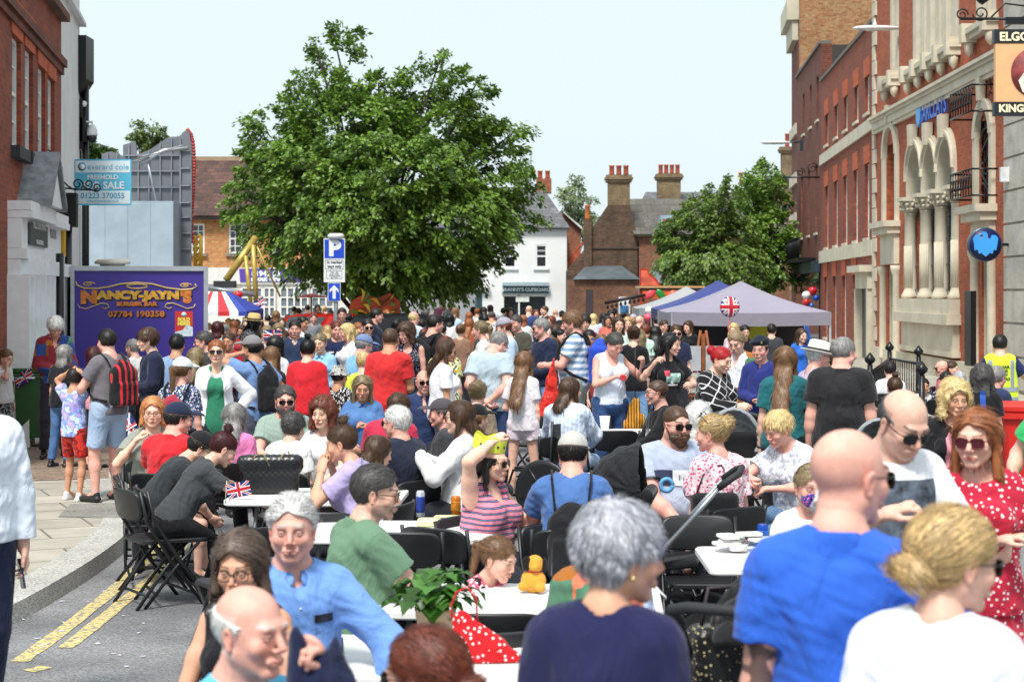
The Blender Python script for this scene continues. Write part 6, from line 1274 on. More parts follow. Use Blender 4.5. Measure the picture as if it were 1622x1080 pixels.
def tree(label,base_px,base_s,lobes,n_leaf,leaf=.13,c1='#2f4a1c',c2='#5f7f33',droop=.5,trunk=.3,seed=1,dens=1.0,z_split=1.2,nclump=300,spr=.55,name='tree',limbs=None,group=None):
 """lobes: (px, py, rx, ry[, depth offset m]) in photograph pixels at scale base_s"""
 rs=np.random.RandomState(seed); s=base_s; B0=W(base_px,HY,s); root=empty(name,(B0.x,B0.y,0),0,label,'tree',group)
 L_=[]
 for l in lobes:
  c=np.array([(l[0]-base_px)/s,l[4] if len(l)>4 else rs.uniform(-.6,.6),2.15-(l[1]-HY)/s]); L_.append((c,l[2]/s,l[3]/s))
 vol=np.array([r*r*q for _,r,q in L_]); vol=vol/vol.sum(); tips=[]
 for(c,rx,rz),v in zip(L_,vol):
  k=max(4,int(nclump*v)); d=rs.randn(k,3); d/=np.linalg.norm(d,axis=1)[:,None]; rad=rs.uniform(.45,1,k)**.4; p=c+d*rad[:,None]*np.array([rx,min(rx,2.6)*.9,rz]); tips+=list(p)
 tips=np.array(tips); cen=np.array([0,0,tips[:,2].mean()])
 per=max(6,int(n_leaf/len(tips))); P_,C_=[],[]; a1,a2=np.array(lin(c1)),np.array(lin(c2))
 N=len(tips)*per; idx=np.repeat(np.arange(len(tips)),per); out=tips-np.array([0,0,tips[:,2].min()*.3+cen[2]*.7]); out/=np.linalg.norm(out,axis=1)[:,None]; o=out[idx]
 t=rs.rand(N); side=np.cross(o,[0,0,1]); side/=np.linalg.norm(side,axis=1)[:,None]+1e-6; up=np.cross(side,o)
 sz=spr*(.6+.8*rs.rand(len(tips)))[idx]; q=tips[idx]+o*((t-.4)*sz)[:,None]+side*(rs.uniform(-1,1,N)*sz*(1.05-t)*.7)[:,None]+up*(rs.randn(N)*sz*.13)[:,None]; q[:,2]-=droop*sz*t**2*.5
 dirn=o*.5+side*rs.randn(N,1)*.55+np.array([0,0,-droop])+rs.randn(N,3)*.25; dirn/=np.linalg.norm(dirn,axis=1)[:,None]; nn=np.cross(dirn,side+rs.randn(N,3)*.6); nn/=np.linalg.norm(nn,axis=1)[:,None]+1e-6; b=np.cross(nn,dirn)
 l=(leaf*(.7+.6*rs.rand(N)))[:,None]; w=l*.26
 V=np.stack([q,q+dirn*l*.45+b*w+nn*l*.06,q+dirn*l,q+dirn*l*.45-b*w+nn*l*.06],1).reshape(-1,3); bs=(np.arange(N)*4)[:,None]; F=bs+np.array([[0,1,2,3]])
 cl=rs.rand(len(tips))[idx]; mixf=np.clip(.15+.55*cl+.35*rs.rand(N)*1.0,0,1)[:,None]; C=a1*(1-mixf)+a2*mixf; C=np.repeat(C,4,0)
 mesh_np('crown',V,F,LEAFM,root,C,smooth=False)
 m=MB(); zt=max(1.5,min(p[2] for p in tips)+.2)
 lm=limbs or[(0,0)];
 for i in range(len(lm)):
  x0=lm[i][0] if limbs else 0; m.tube([(x0,0,0),(x0*1.2,0,zt*.6),(x0*1.6,0,zt)],[trunk*1.2,trunk*.9,trunk*.8],9)
 sel=rs.choice(len(tips),min(len(tips),70),False)
 for k in sel:
  tp=Vector(tips[k]); st=Vector((lm[k%len(lm)][0]*1.5 if limbs else 0,0,zt*rs.uniform(.55,1.0))); mid=st.lerp(tp,.5)+Vector((0,0,.12*(tp-st).length)); m.tube([st,mid,tp],[trunk*.35,trunk*.2,.02],5)
 m.build('trunk',M('#3a3128',.9,var=.2,bump=.6,bs=12,stretch=(1,1,.2)),root); return root
LEAFM=bpy.data.materials.new("leaves"); nt,N,L,B=nodes_of(LEAFM); B.inputs['Roughness'].default_value=.42; at=N.new("ShaderNodeVertexColor"); at.layer_name="Col"; L.new(at.outputs[0],B.inputs['Base Color'])
tr_=N.new("ShaderNodeBsdfTranslucent"); ms=N.new("ShaderNodeMixShader"); ms.inputs[0].default_value=.22; L.new(at.outputs[0],tr_.inputs[0]); L.new(B.outputs[0],ms.inputs[1]); L.new(tr_.outputs[0],ms.inputs[2]); L.new(ms.outputs[0],N["Material Output"].inputs[0])
big=[(545,45,26,24),(535,85,40,34),(500,130,55,30),(695,108,36,24),(655,140,46,28),(585,150,46,30),(475,165,48,26),(740,140,48,30),(455,200,60,28),(560,200,100,55),(680,200,100,55),(440,240,62,26),(780,215,60,32),(430,285,70,30),(520,280,100,60,-1.2),(640,280,110,60,-1.6),(770,280,75,45),(390,325,45,18),(430,345,60,26),(560,350,110,60,-1.5),(700,350,110,60,-1.2),(800,330,60,36),(440,385,50,22),(500,410,60,24,-.8),(600,410,100,40,-1.0),(700,410,80,40),(770,385,50,32),(490,430,36,16),(660,445,80,24,-.6),(745,425,40,22),(560,440,50,18)]
tree('large broad green street tree in full leaf in the middle of the square',592,54,big,112000,leaf=.165,droop=.5,trunk=.24,seed=4,nclump=1500,spr=.62,limbs=[(-.25,0),(-.08,0),(.1,0),(.3,0)],c1='#2c4a17',c2='#7d9f3e')
tree('bushy grey-green tree behind the gazebos at the right',1120,38,[(1120,340,50,30),(1090,375,48,34),(1150,370,50,36),(1110,415,62,34),(1165,420,50,34),(1070,420,35,22),(1140,310,26,22),(1150,290,12,12)],26000,leaf=.17,c1='#3c5626',c2='#84a04c',droop=.7,trunk=.16,seed=8,nclump=420,spr=.6)
tree('bright green tree against the yellow brick house at the right',1210,36,[(1205,290,30,22),(1190,320,30,24),(1225,325,30,24),(1215,370,40,36),(1230,420,36,34),(1195,430,34,30),(1205,270,14,12)],18000,leaf=.17,c1='#42661f',c2='#86a944',droop=.4,trunk=.18,seed=9,nclump=300,spr=.6)
tree('slender pale birch rising behind the brick cottage',912,26,[(910,290,14,14),(902,310,22,12),(925,318,16,12),(912,340,26,16),(930,350,20,16)],3200,leaf=.2,c1='#5c6f48',c2='#93a476',droop=.8,trunk=.07,seed=10,nclump=90,spr=.8)
tree('feathery tree top showing above the grey fairground panels',235,40,[(225,210,14,14),(252,208,12,10),(238,225,22,14),(275,222,16,7),(215,215,8,8)],2200,leaf=.16,c1='#3c5426',c2='#6d8442',droop=.5,trunk=.06,seed=11,nclump=70,spr=.5)
tree('dark green tree top behind the for sale board',145,44,[(135,232,18,14),(150,240,22,12),(130,250,18,12)],4000,leaf=.14,c1='#2c4a1c',c2='#56762e',droop=.4,trunk=.1,seed=12,nclump=90,spr=.45)
FURN=M('#17191c',.42,var=.08); FURNL=M('#3c4046',.45,var=.08); STEEL=M('#6d7278',.35,.6,var=.05); TOPM=M('#e9e8e6',.42,var=.03,vs=3)
def make_chair():
 r=empty('folding_chair'); m=MB()
 def panel(name,mat,c,w_,h_,curve,tilt,z):
  n=12; vs=[]; fs=[]; hh=h_/2
  outl=[]
  for i in range(28):
   a=2*math.pi*i/28; outl.append((math.copysign(abs(math.cos(a))**.38,math.cos(a))*w_/2,math.copysign(abs(math.sin(a))**.5,math.sin(a))*hh))
  ct,st=math.cos(R(tilt)),math.sin(R(tilt)); T3=lambda x,y,o:(x,c[1]-curve*(1-(2*x/w_)**2)*1+(-y*st)+o*ct,c[2]+y*ct+o*st*0)
  rings=[[T3(x*.93,y*.9,.004) for x,y in outl],[T3(x,y,0) for x,y in outl],[T3(x,y,-.022) for x,y in outl],[T3(x*.93,y*.9,-.026) for x,y in outl]]
  vs=sum(rings,[]); k=28; fs=[(l*k+i,l*k+(i+1)%k,(l+1)*k+(i+1)%k,(l+1)*k+i) for l in range(3) for i in range(k)]
  vs+=[T3(0,0,.004),T3(0,0,-.026)]; fs+=[(i,(i+1)%k,4*k) for i in range(k)]+[(3*k+(i+1)%k,3*k+i,4*k+1) for i in range(k)]
  MB().add(vs,fs,True).build(name,mat,r)
 panel('backrest',FURN,(0,-.215,.70),.44,.21,.03,10,0)
 s=MB(); s.bev((0,0.0,.45),(.41,.40,.028),.06,4); s.build('seat',FURN,r)
 for q in(-1,1):
  MB().tube([(q*.225,-.235,.80),(q*.225,-.19,.60),(q*.222,.0,.30),(q*.222,.23,.0)],.0125,7).build('leg',FURN,r)
  MB().tube([(q*.20,.12,.44),(q*.20,-.04,.27),(q*.20,-.25,.0)],.0125,7).build('leg',FURN,r)
 MB().tube([(-.222,.15,.09),(.222,.15,.09)],.010,6).build('crossbar',FURN,r); MB().tube([(-.20,-.17,.09),(.20,-.17,.09)],.010,6).build('crossbar',FURN,r)
 return r
CH0=make_chair(); used_chair=[False]
def chair_at(x,y,yaw,label,group='black folding chairs round the tables'):
 """yaw as for people: 0 means the seat faces the camera"""
 a=R(yaw); ang=math.atan2(-math.cos(a),math.sin(a))-math.pi/2
 if not used_chair[0]:
  used_chair[0]=True; CH0.location=(x,y,0); CH0.rotation_euler=(0,0,ang); tag(CH0,label,'chair',group); return CH0
 return tag(copy_thing(CH0,(x,y,0),ang),label,'chair',group)
def chair_px(px,py,yaw,label):
 s=(py-HY)/1.35; p=W(px,HY,s); chair_at(p.x,p.y+.2*math.cos(R(yaw)),yaw,label)
def make_table(px,py,L_,yaw,label,Dp=.74):
 s=(py-HY)/1.41; p=W(px,HY,s); r=empty('folding_table',(p.x,p.y,0),R(yaw),label,'table','white folding tables in the road')
 MB().bev((0,0,.722),(L_,Dp,.042),.05,4).build('table_top',TOPM,r)
 for q in(-1,1):
  for e in(-1,1):MB().tube([(q*(L_/2-.22),e*(Dp/2-.1),.70),(q*(L_/2-.14),e*(Dp/2-.1),.0)],.0145,7).build('leg',STEEL,r)
 m=MB()
 for q in(-1,1):m.tube([(q*(L_/2-.17),-Dp/2+.1,.30),(q*(L_/2-.17),Dp/2-.1,.30)],.011,6); m.tube([(q*(L_/2-.19),0,.4),(q*.12,0,.69)],.011,6)
 m.build('brace',STEEL,r); return r
make_table(600,1038,1.25,-9,'white folding table at the bottom with a plant and red spotted bag on it')
make_table(815,946,1.35,-3,'white folding table where the little girl leans with her toy')
make_table(625,838,1.25,-3,'white folding table with cans, a red bottle and food trays')
make_table(505,783,1.2,-2,'white folding table with a quilted black handbag on it')
make_table(590,675,1.2,0,'small white table far back in front of the woman in denim')
make_table(940,684,1.15,0,'white table with a tall white cup beside the boy in the black hoodie')
make_table(1047,757,1.2,0,'white table partly hidden behind the black pushchair hood')
make_table(1195,726,1.0,-6,'white table where the short haired woman is eating')
make_table(1290,882,1.2,0,'white table with crumpled napkins and a blue can behind the man in blue')
chair_px(650,826,175,'empty folding chair with its back to us at the table with the cans')
chair_px(725,822,148,'empty folding chair turned slightly aside under the red bottle table')
chair_px(785,941,180,'large near folding chair pushed up to the little girl\'s table')
chair_px(770,970,200,'greyish folding chair just behind the spotted bag')
chair_px(1118,833,0,'empty folding chair facing us beside the pushchair wheel')
chair_px(905,846,20,'folding chair half hidden by the white haired woman')
chair_px(972,676,180,'folding chair with its back to us at the table with the white cup')
chair_px(843,655,60,'folding chair in side view left of the woman in pale blue')
chair_px(893,663,30,'folding chair directly behind the woman in pale blue')
chair_px(518,797,180,'pale topped folding chair between the handbag table and the man in green')
chair_px(385,822,215,'folding chair tipped beside the woman with the dark red bun')
chair_px(1078,966,195,'dark folding chair beside the navy shouldered white haired woman')
chair_px(1190,716,110,'folding chair at the left side of the eating woman\'s table')
chair_px(1245,742,-120,'folding chair in front of the eating woman\'s table')
chair_px(572,1050,180,'folding chair at the bottom edge in front of the plant table')
chair_px(700,604,180,'empty dark folding chair beside the man in the navy jacket')
chair_px(258,768,125,'folding chair nearest the kerb behind the man in the dark polo')
def gazebo(px,s,w_,dp,zE,zP,col,valc,label,val=.24,side=None,sag=.06):
 p=W(px,HY,s); r=empty('gazebo',(p.x,p.y,0),0,label,'gazebo'); m=MB(); n=10; mt=M(col,.7,var=.05,vs=1.5,bump=.3,bs=3); vs=[]; fs=[]
 pk=Vector((0,dp/2,zP)); cs=[Vector((-w_/2,0,zE)),Vector((w_/2,0,zE)),Vector((w_/2,dp,zE)),Vector((-w_/2,dp,zE))]
 for k in range(4):
  a,b=cs[k],cs[(k+1)%4]; base=len(vs); G=8
  for i in range(G+1):
   for j in range(G+1):
    e=a.lerp(b,j/G); e.z+=-.0+sag*0; q=e.lerp(pk,i/G); t=i/G; q.z-=sag*2.2*math.sin(math.pi*t)*.6+sag*.5*math.sin(math.pi*j/G)*(1-t); vs.append(q)
  fs+=[(base+i*(G+1)+j,base+i*(G+1)+j+1,base+(i+1)*(G+1)+j+1,base+(i+1)*(G+1)+j) for i in range(G) for j in range(G)]
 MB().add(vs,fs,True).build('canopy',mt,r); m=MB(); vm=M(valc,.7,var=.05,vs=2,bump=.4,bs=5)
 for k in range(4):
  a,b=cs[k],cs[(k+1)%4]; o=(b-a).normalized().cross(Vector((0,0,1)))*.012; N_=16; v=[]
  for j in range(N_+1):e=a.lerp(b,j/N_); e.z-=sag*.5*math.sin(math.pi*j/N_); w2=.02*math.sin(j*2.1); v+=[e+o,e+o*(1+w2*30)-Vector((0,0,val))]
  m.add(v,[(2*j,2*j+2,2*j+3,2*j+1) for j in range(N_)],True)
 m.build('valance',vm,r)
 for c in cs:MB().bb(c.x-.02,c.x+.02,c.y-.02+(.03 if c.y==0 else-.03),c.y+.02+(.03 if c.y==0 else-.03),0,zE-.01).build('pole',M('#c9cccd',.4,.5),r)
 if side:
  for(e0,e1,z0,cc) in side:
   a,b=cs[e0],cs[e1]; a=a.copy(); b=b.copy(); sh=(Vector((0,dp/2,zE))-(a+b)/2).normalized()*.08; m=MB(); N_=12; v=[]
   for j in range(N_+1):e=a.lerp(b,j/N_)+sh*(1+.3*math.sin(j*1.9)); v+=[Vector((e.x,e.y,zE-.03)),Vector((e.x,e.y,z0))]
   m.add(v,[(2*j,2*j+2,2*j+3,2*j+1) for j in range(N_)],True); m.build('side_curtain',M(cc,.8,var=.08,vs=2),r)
 return r
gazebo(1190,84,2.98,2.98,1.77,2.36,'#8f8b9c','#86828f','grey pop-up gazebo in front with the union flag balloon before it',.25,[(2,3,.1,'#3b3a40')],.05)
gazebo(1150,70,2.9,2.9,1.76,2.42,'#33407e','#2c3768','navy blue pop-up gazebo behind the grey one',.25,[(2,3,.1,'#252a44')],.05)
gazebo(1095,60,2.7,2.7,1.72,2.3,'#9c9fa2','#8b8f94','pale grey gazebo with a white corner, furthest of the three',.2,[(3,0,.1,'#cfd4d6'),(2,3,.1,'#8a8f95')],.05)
e=empty('display_easel',(*W(1114,HY,106).xy,-.28),R(-6),'wooden easel with framed white boards beside the union flag bunting','easel'); m=MB(); wd=M('#8a4c25',.6,var=.2); m.tube([(-.32,0,0),(-.04,.1,1.85)],.022,5); m.tube([(.32,0,0),(.04,.1,1.85)],.022,5); m.bb(-.03,.03,.02,.06,.5,1.8); m.bb(-.35,.35,-.02,.02,.86,.9); m.build('frame',wd,e); m=MB(); m.bb(-.30,-.035,-.03,.0,1.25,1.62); m.bb(.035,.30,-.03,.0,1.25,1.62); m.build('board',M('#a6a9ac',.6),e); m=MB(); m.bb(-.32,.32,-.035,-.005,.92,1.22); m.build('picture',M('#a7a39a',.6,var=.3,vs=5),e)
e=empty('banner_stand',(*W(1086,HY,76).xy,0),0,'white and lime green banner hanging in the gazebo','banner'); m=MB(); m.bb(-.35,.12,0,.02,.9,1.58); m.build('panel',M('#e8ebe6',.6),e); m=MB(); m.bb(.121,.3,0,.02,.9,1.58); m.build('panel',M('#9bd02c',.6),e)
for i,(x,c,lb) in enumerate(((1202,'#d8d84a','yellow garment'),(1190,'#26262c','black dress'),(1225,'#1b1b22','long black coat'),(1278,'#2a5ab8','bright blue top'))):
 p=W(x,HY,78); g=empty('hanging_'+('dress' if i else 'jacket'),(p.x,p.y+.3*i,0),0,f'{lb} hanging on the stall rail inside the gazebo','clothing',None); sdf_obj('garment',[(cone(vec(0,0,1.42),vec(0,0,1.0),.14,.19,flat=(vec(0,1,0),.4)),.04,'add'),(cone(vec(-.14,0,1.42),vec(-.2,0,1.15),.05,.05),.03,'add'),(cone(vec(.14,0,1.42),vec(.2,0,1.15),.05,.05),.03,'add')],.02,fabric(c),g)
UR,UW,UB=M('#c01f2e',.5,var=.03),M('#e9e9ee',.5,var=.03),M('#1d2c78',.5,var=.04)
def union(parent,w_,h_,mat4,curve=0,name='flag_field'):
 """thin layered union flag, blue field with white and red crosses"""
 hw,hh=w_/2,h_/2
 def q(poly,mt,z,nm):
  m=MB(); v=[mat4@Vector((x,y,z+curve*math.sin((x/w_)*6))) for x,y in poly]; m.add(v,[tuple(range(len(v)))]); m.build(nm,mt,parent)
 q([(-hw,-hh),(0,-hh),(hw,-hh),(hw,hh),(0,hh),(-hw,hh)],UB,0,name)
 t=.16*h_
 for sx in(-1,1):
  q([(-hw*sx,-hh),(-hw*sx+t*sx,-hh),(hw*sx,hh-t*.6),(hw*sx,hh),(hw*sx-t*sx,hh),(-hw*sx,-hh+t*.6)],UW,.001,'saltire'); t2=t*.45
  q([(-hw*sx,-hh),(-hw*sx+t2*sx,-hh),(hw*sx,hh-t2*.6),(hw*sx,hh),(hw*sx-t2*sx,hh),(-hw*sx,-hh+t2*.6)],UR,.0015+.0002*sx,'saltire')
 for a,b,mt,z in((.17,.17,UW,.0022),(.10,.10,UR,.0028)):
  q([(-hw,-h_*a),(hw,-h_*a),(hw,h_*a),(-hw,h_*a)],mt,z,'cross'); q([(-h_*b,-hh),(h_*b,-hh),(h_*b,hh),(-h_*b,hh)],mt,z+.0003,'cross')
bp=W(1156,486,104); bl_=empty('union_flag_balloon',bp,R(12),'round foil balloon with a union flag on a string before the grey gazebo','balloon'); NB=36; rB=.158
V_,F_,C_=[],[],[]
for i in range(NB+1):
 th=math.pi*i/NB
 for k in range(NB*2):a=2*math.pi*k/(NB*2); V_.append((rB*math.sin(th)*math.cos(a),rB*.45*math.cos(th),rB*math.sin(th)*math.sin(a)))
V_=np.array(V_); n2=NB*2; F_=[(i*n2+k,i*n2+(k+1)%n2,(i+1)*n2+(k+1)%n2,(i+1)*n2+k) for i in range(NB) for k in range(n2)]
x_,z_=V_[:,0]/rB,V_[:,2]/rB; C_=np.tile(lin('#1d2c78'),(len(V_),1)); dg=np.minimum(np.abs(x_-z_),np.abs(x_+z_)); C_[dg<.22]=lin('#e9e9ee'); C_[dg<.08]=lin('#c01f2e'); cr_=np.minimum(np.abs(x_),np.abs(z_)); C_[cr_<.30]=lin('#e9e9ee'); C_[cr_<.19]=lin('#c01f2e'); mesh_np('foil',V_,F_,EYEM,bl_,C_)
m=MB(); m.tube([(0,0,-rB),(.01,0,-.35),(-.02,0,-.6),(.0,0,-.95)],.004,4); m.tube([(.005,0,-rB),(-.03,.01,-.32),(.02,0,-.45),(-.02,0,-.55)],.006,4); m.build('ribbon',M('#c94a5a',.4),bl_)
for i,(x,y,r_,c,lb) in enumerate(((1287,461,.17,'#c9202c','upper red balloon on the dark shopfront'),(1277,468,.17,'#e8e8ea','white balloon in the cluster by the terrace'),(1277,479,.15,'#d02836','lower red balloon below the white one'),(1292,472,.12,'#2455c0','dark blue balloon beside the white one'),(1285,484,.1,'#2a70d0','blue balloon at the bottom of the cluster'),(478,0,0,'',''),(477,0,0,'',''))):
 if not r_:continue
 m=MB(); m.lathe([(.003,-r_*1.15),(r_*.18,-r_*1.02),(r_*.62,-r_*.72),(r_*.95,-r_*.15),(r_,r_*.2),(r_*.8,r_*.68),(r_*.4,r_*.93),(.003,r_)],18,W(x,y,41)); tag(m.build('balloon',M(c,.2,var=.02)),lb,'balloon','balloons on the dark shopfront')
for(x,y,s_,c,lb) in((1029,493,60,'#e6e4e2','white balloon beside the pale gazebo corner'),(1027,504,62,'#d9566a','pink red balloon under the white one by the pale gazebo'),(377,468,60,'#c8242c','red balloon above the striped stall canopy')):
 r_=.13; m=MB(); m.lathe([(.003,-r_*1.15),(r_*.18,-r_*1.02),(r_*.95,-r_*.15),(r_,r_*.2),(r_*.8,r_*.68),(.003,r_)],18,W(x,y,s_)); tag(m.build('balloon',M(c,.2,var=.02)),lb,'balloon')
p=W(348,HY,66); st=empty('striped_stall',(p.x,p.y,0),0,'fairground stall with a red, white and blue striped canopy','stall'); m=MB(); cols=[M('#d9dde2',.6),M('#c22a34',.6),M('#2e3f9a',.6)]
X=lambda px:(px-348)/66; Z=lambda py:2.15-(py-HY)/66
n=8; xs=[X(300),X(318),X(334),X(352),X(370),X(384),X(397)]; top=[X(320),X(326),X(331),X(338),X(344),X(350),X(356)]
for i,c in enumerate((0,1,0,1,0,2)):MB().add([(xs[i],-.6,Z(493)),(xs[i+1],-.6,Z(493)),(top[i+1],.6,Z(462)),(top[i],.6,Z(462)),(xs[i],-.6,Z(500)),(xs[i+1],-.6,Z(500))],[(0,1,2,3),(4,5,1,0)]).build('canopy_stripe',cols[c],st)
MB().add([(xs[6],-.6,Z(493)),(X(406),1.2,Z(490)),(top[6],.6,Z(462))],[(0,1,2)]).add([(xs[6],-.6,Z(493)),(X(406),1.2,Z(490)),(X(406),1.2,Z(512)),(xs[6],-.6,Z(512))],[(0,1,2,3)]).build('canopy_side',cols[2],st)
for x in(X(305),X(395)):MB().bb(x-.03,x+.03,-.55,-.49,0,Z(495)).build('pole',M('#b8902a',.4),st)
m=MB(); rs=random.Random(4)
for i in range(14):m.lathe([(.01,-.09),(.08,-.05),(.09,.04),(.02,.1)],8,(rs.uniform(X(312),X(385)),-.3,rs.uniform(1.0,1.5)))
m.build('prizes',M('#b98a5a',.8,var=.9,vs=2.5),st)
cr=empty('ride_boom',(*W(375,HY,58).xy,0),0,'gold painted fairground ride arm and poles leaning over the stall','fairground ride'); X=lambda px:(px-375)/58; Z=lambda py:2.15-(py-HY)/58; gd=M('#b8a050',.4,.3,var=.2)
m=MB(); m.tube([(X(358),0,Z(444)),(X(402),.4,Z(375))],.10,8); m.build('boom',gd,cr); m=MB(); m.tube([(X(389),0,Z(405)),(X(400),0,Z(512))],.06,6); m.tube([(X(401),0,Z(388)),(X(407),0,Z(500))],.07,6); m.tube([(X(398),.4,Z(378)),(X(440),.5,Z(470))],.03,6); m.build('pole',gd,cr)
m=MB(); m.bb(X(340),X(372),-.2,.3,Z(456),Z(445)); m.build('control_box',M('#3a3c40',.5),cr); m=MB(); m.tube([(X(322),-.6,Z(455)),(X(408),-.4,Z(467))],.08,6); m.build('beam',M('#a9b0b6',.35,.5),cr)
yt=empty('yellow_lattice_mast',(*W(313,HY,60).xy,0),0,'bright yellow lattice mast beside the grey ride end panel','mast'); m=MB(); X=lambda px:(px-313)/60; Z=lambda py:2.15-(py-HY)/60
for x in(309,318):m.tube([(X(x),0,Z(428)),(X(x),0,Z(373))],.05,5)
for i in range(6):m.tube([(X(309),0,Z(425-i*9)),(X(318),0,Z(416-i*9))],.03,4)
m.build('lattice',M('#d6a51e',.4),yt)
p=W(588,HY,56); fl=empty('painted_ride_front',(p.x,p.y,0),0,'brightly painted orange and yellow ride front beneath the big tree','fairground ride'); rs=random.Random(9); X=lambda px:(px-588)/56; Z=lambda py:2.15-(py-HY)/56
MB().prism([(X(548),Z(505)),(X(632),Z(505)),(X(634),Z(478)),(X(618),Z(464)),(X(596),Z(472)),(X(578),Z(465)),(X(556),Z(476))],.1,Matrix.Translation((0,.2,0))@Matrix.Rotation(R(90),4,'X')).build('panel',M('#c8501e',.4,var=.5,vs=2.5),fl)
for i in range(22):
 a=rs.uniform(0,6.28); x,z=rs.uniform(X(556),X(626)),rs.uniform(Z(500),Z(476)); l=rs.uniform(.12,.3); m=MB(); m.prism([(x,z),(x+l*math.cos(a)-.05,z+l*math.sin(a)),(x+1.6*l*math.cos(a+.3),z+1.6*l*math.sin(a+.3)),(x+l*math.cos(a)+.05,z+l*math.sin(a)+.06)],.02+.002*i,Matrix.Translation((0,.1,0))@Matrix.Rotation(R(90),4,'X')); m.build('painted_flame',M(rs.choice(['#e0b020','#d84a18','#e8d040','#b01c1c','#4a9a30','#e07020']),.4,var=.1),fl)
for x in(480,650):pass
pa=empty('red_parasol',(*W(493,HY,52).xy,0),0,'flat red parasol in front of the shop windows','parasol'); m=MB(); m.lathe([(.5,0),(.48,.03),(.05,.12)],16,(0,0,Z(472)),sx=1.0); m.build('canopy',M('#c8423a',.6),pa); m=MB(); m.tube([(0,0,0),(0,0,2)],.03,6); m.build('pole',M('#8a5a3a'),pa)
mq=empty('white_marquee',(*W(700,HY,40).xy,0),0,'large off-white marquee behind the big tree','marquee'); X=lambda px:(px-700)/40; Z=lambda py:2.15-(py-HY)/40; m=MB(); m.prism([(X(625),0),(X(752),0),(X(752),Z(470)),(X(735),Z(452)),(X(712),Z(441)),(X(640),Z(462)),(X(625),Z(468))],3,Matrix.Translation((0,3,0))@Matrix.Rotation(R(90),4,'X')); m.build('canvas',M('#9a9da2',.7,var=.1,vs=.8,bump=.3,bs=2),mq)
rd=empty('painted_fairground_stall',(*W(1055,HY,46).xy,0),0,'orange and red painted fairground stall roof with airbrushed fin','fairground stall'); X=lambda px:(px-1055)/46; Z=lambda py:2.15-(py-HY)/46; og=M('#d2601e',.35,var=.25,vs=2); PRm=lambda y:Matrix.Translation((0,y,0))@Matrix.Rotation(R(90),4,'X')
MB().bb(X(1013),X(1117),0,2,Z(456),Z(453)).build('roof_edge',M('#c9a070',.4),rd); MB().bb(X(1014),X(1116),.03,1.9,Z(460),Z(456)-.002).build('fascia',M('#3a2018',.4,var=.4),rd); MB().bb(X(1018),X(1076),.05,.2,Z(473),Z(460)-.002).build('fascia_board',og,rd)
MB().prism([(X(1014),Z(453)),(X(1014),Z(426)),(X(1027),Z(426)),(X(1028),Z(433)),(X(1040),Z(441)),(X(1047),Z(453))],.1,PRm(.2)).build('fin',M('#b02a18',.35),rd); MB().prism([(X(1016),Z(452)),(X(1016),Z(428.5)),(X(1025.5),Z(428.5)),(X(1026.5),Z(435)),(X(1037),Z(442.5)),(X(1043.5),Z(452))],.02,PRm(.098)).build('fin_paint',M('#e06a50',.35,var=.4,vs=3),rd)
for x,c in((1029,'#e04a58'),(1047,'#1d8a3c'),(1064,'#e8604a')):
 MB().lathe([(.02,-.25),(.11,-.1),(.12,.1),(.02,.26)],10,(X(x),.04,Z(466.5)),Matrix.Rotation(R(60 if x!=1047 else-35),3,'Y'),sy=.3).build('painted_bulb',M(c,.3),rd)
MB().bb(X(1013),X(1022),.1,.5,0,Z(456)-.01).build('post',M('#9a3a18',.4,var=.4),rd); MB().bb(X(1108),X(1116),.1,.5,0,Z(460)-.01).build('post',M('#9a3a18',.4,var=.4),rd)
nb=empty('notice_board',(*W(990,HY,48).xy,0),0,'white notice board with a blue picture near the old brick wall','notice board'); X=lambda px:(px-990)/48; Z=lambda py:2.15-(py-HY)/48; MB().bb(X(980),X(998),0,.05,Z(497),Z(470)).build('board',M('#e2e4e4',.5),nb); MB().bb(X(982),X(996),-.02,-.001,Z(496),Z(484)).build('picture',M('#3f6e9c',.4,var=.5,vs=5),nb); MB().bb(X(985),X(987),.01,.04,0,Z(497)-.001).build('post',M('#888888'),nb)
lf=empty('festoon_pole',(*W(990,HY,50).xy,0),0,'dark tilted festoon beam hung with small ornaments','festoon'); m=MB(); m.tube([(-.65,0,Z(479)),(.65,0,Z(467))],.06,6)
for i in range(9):m.lathe([(.01,-.1),(.05,-.05),(.03,.02),(.01,.05)],6,(-.55+i*.14,0,Z(479)+i*.03-.1))
m.build('beam',M('#1c1a1a',.6),lf)
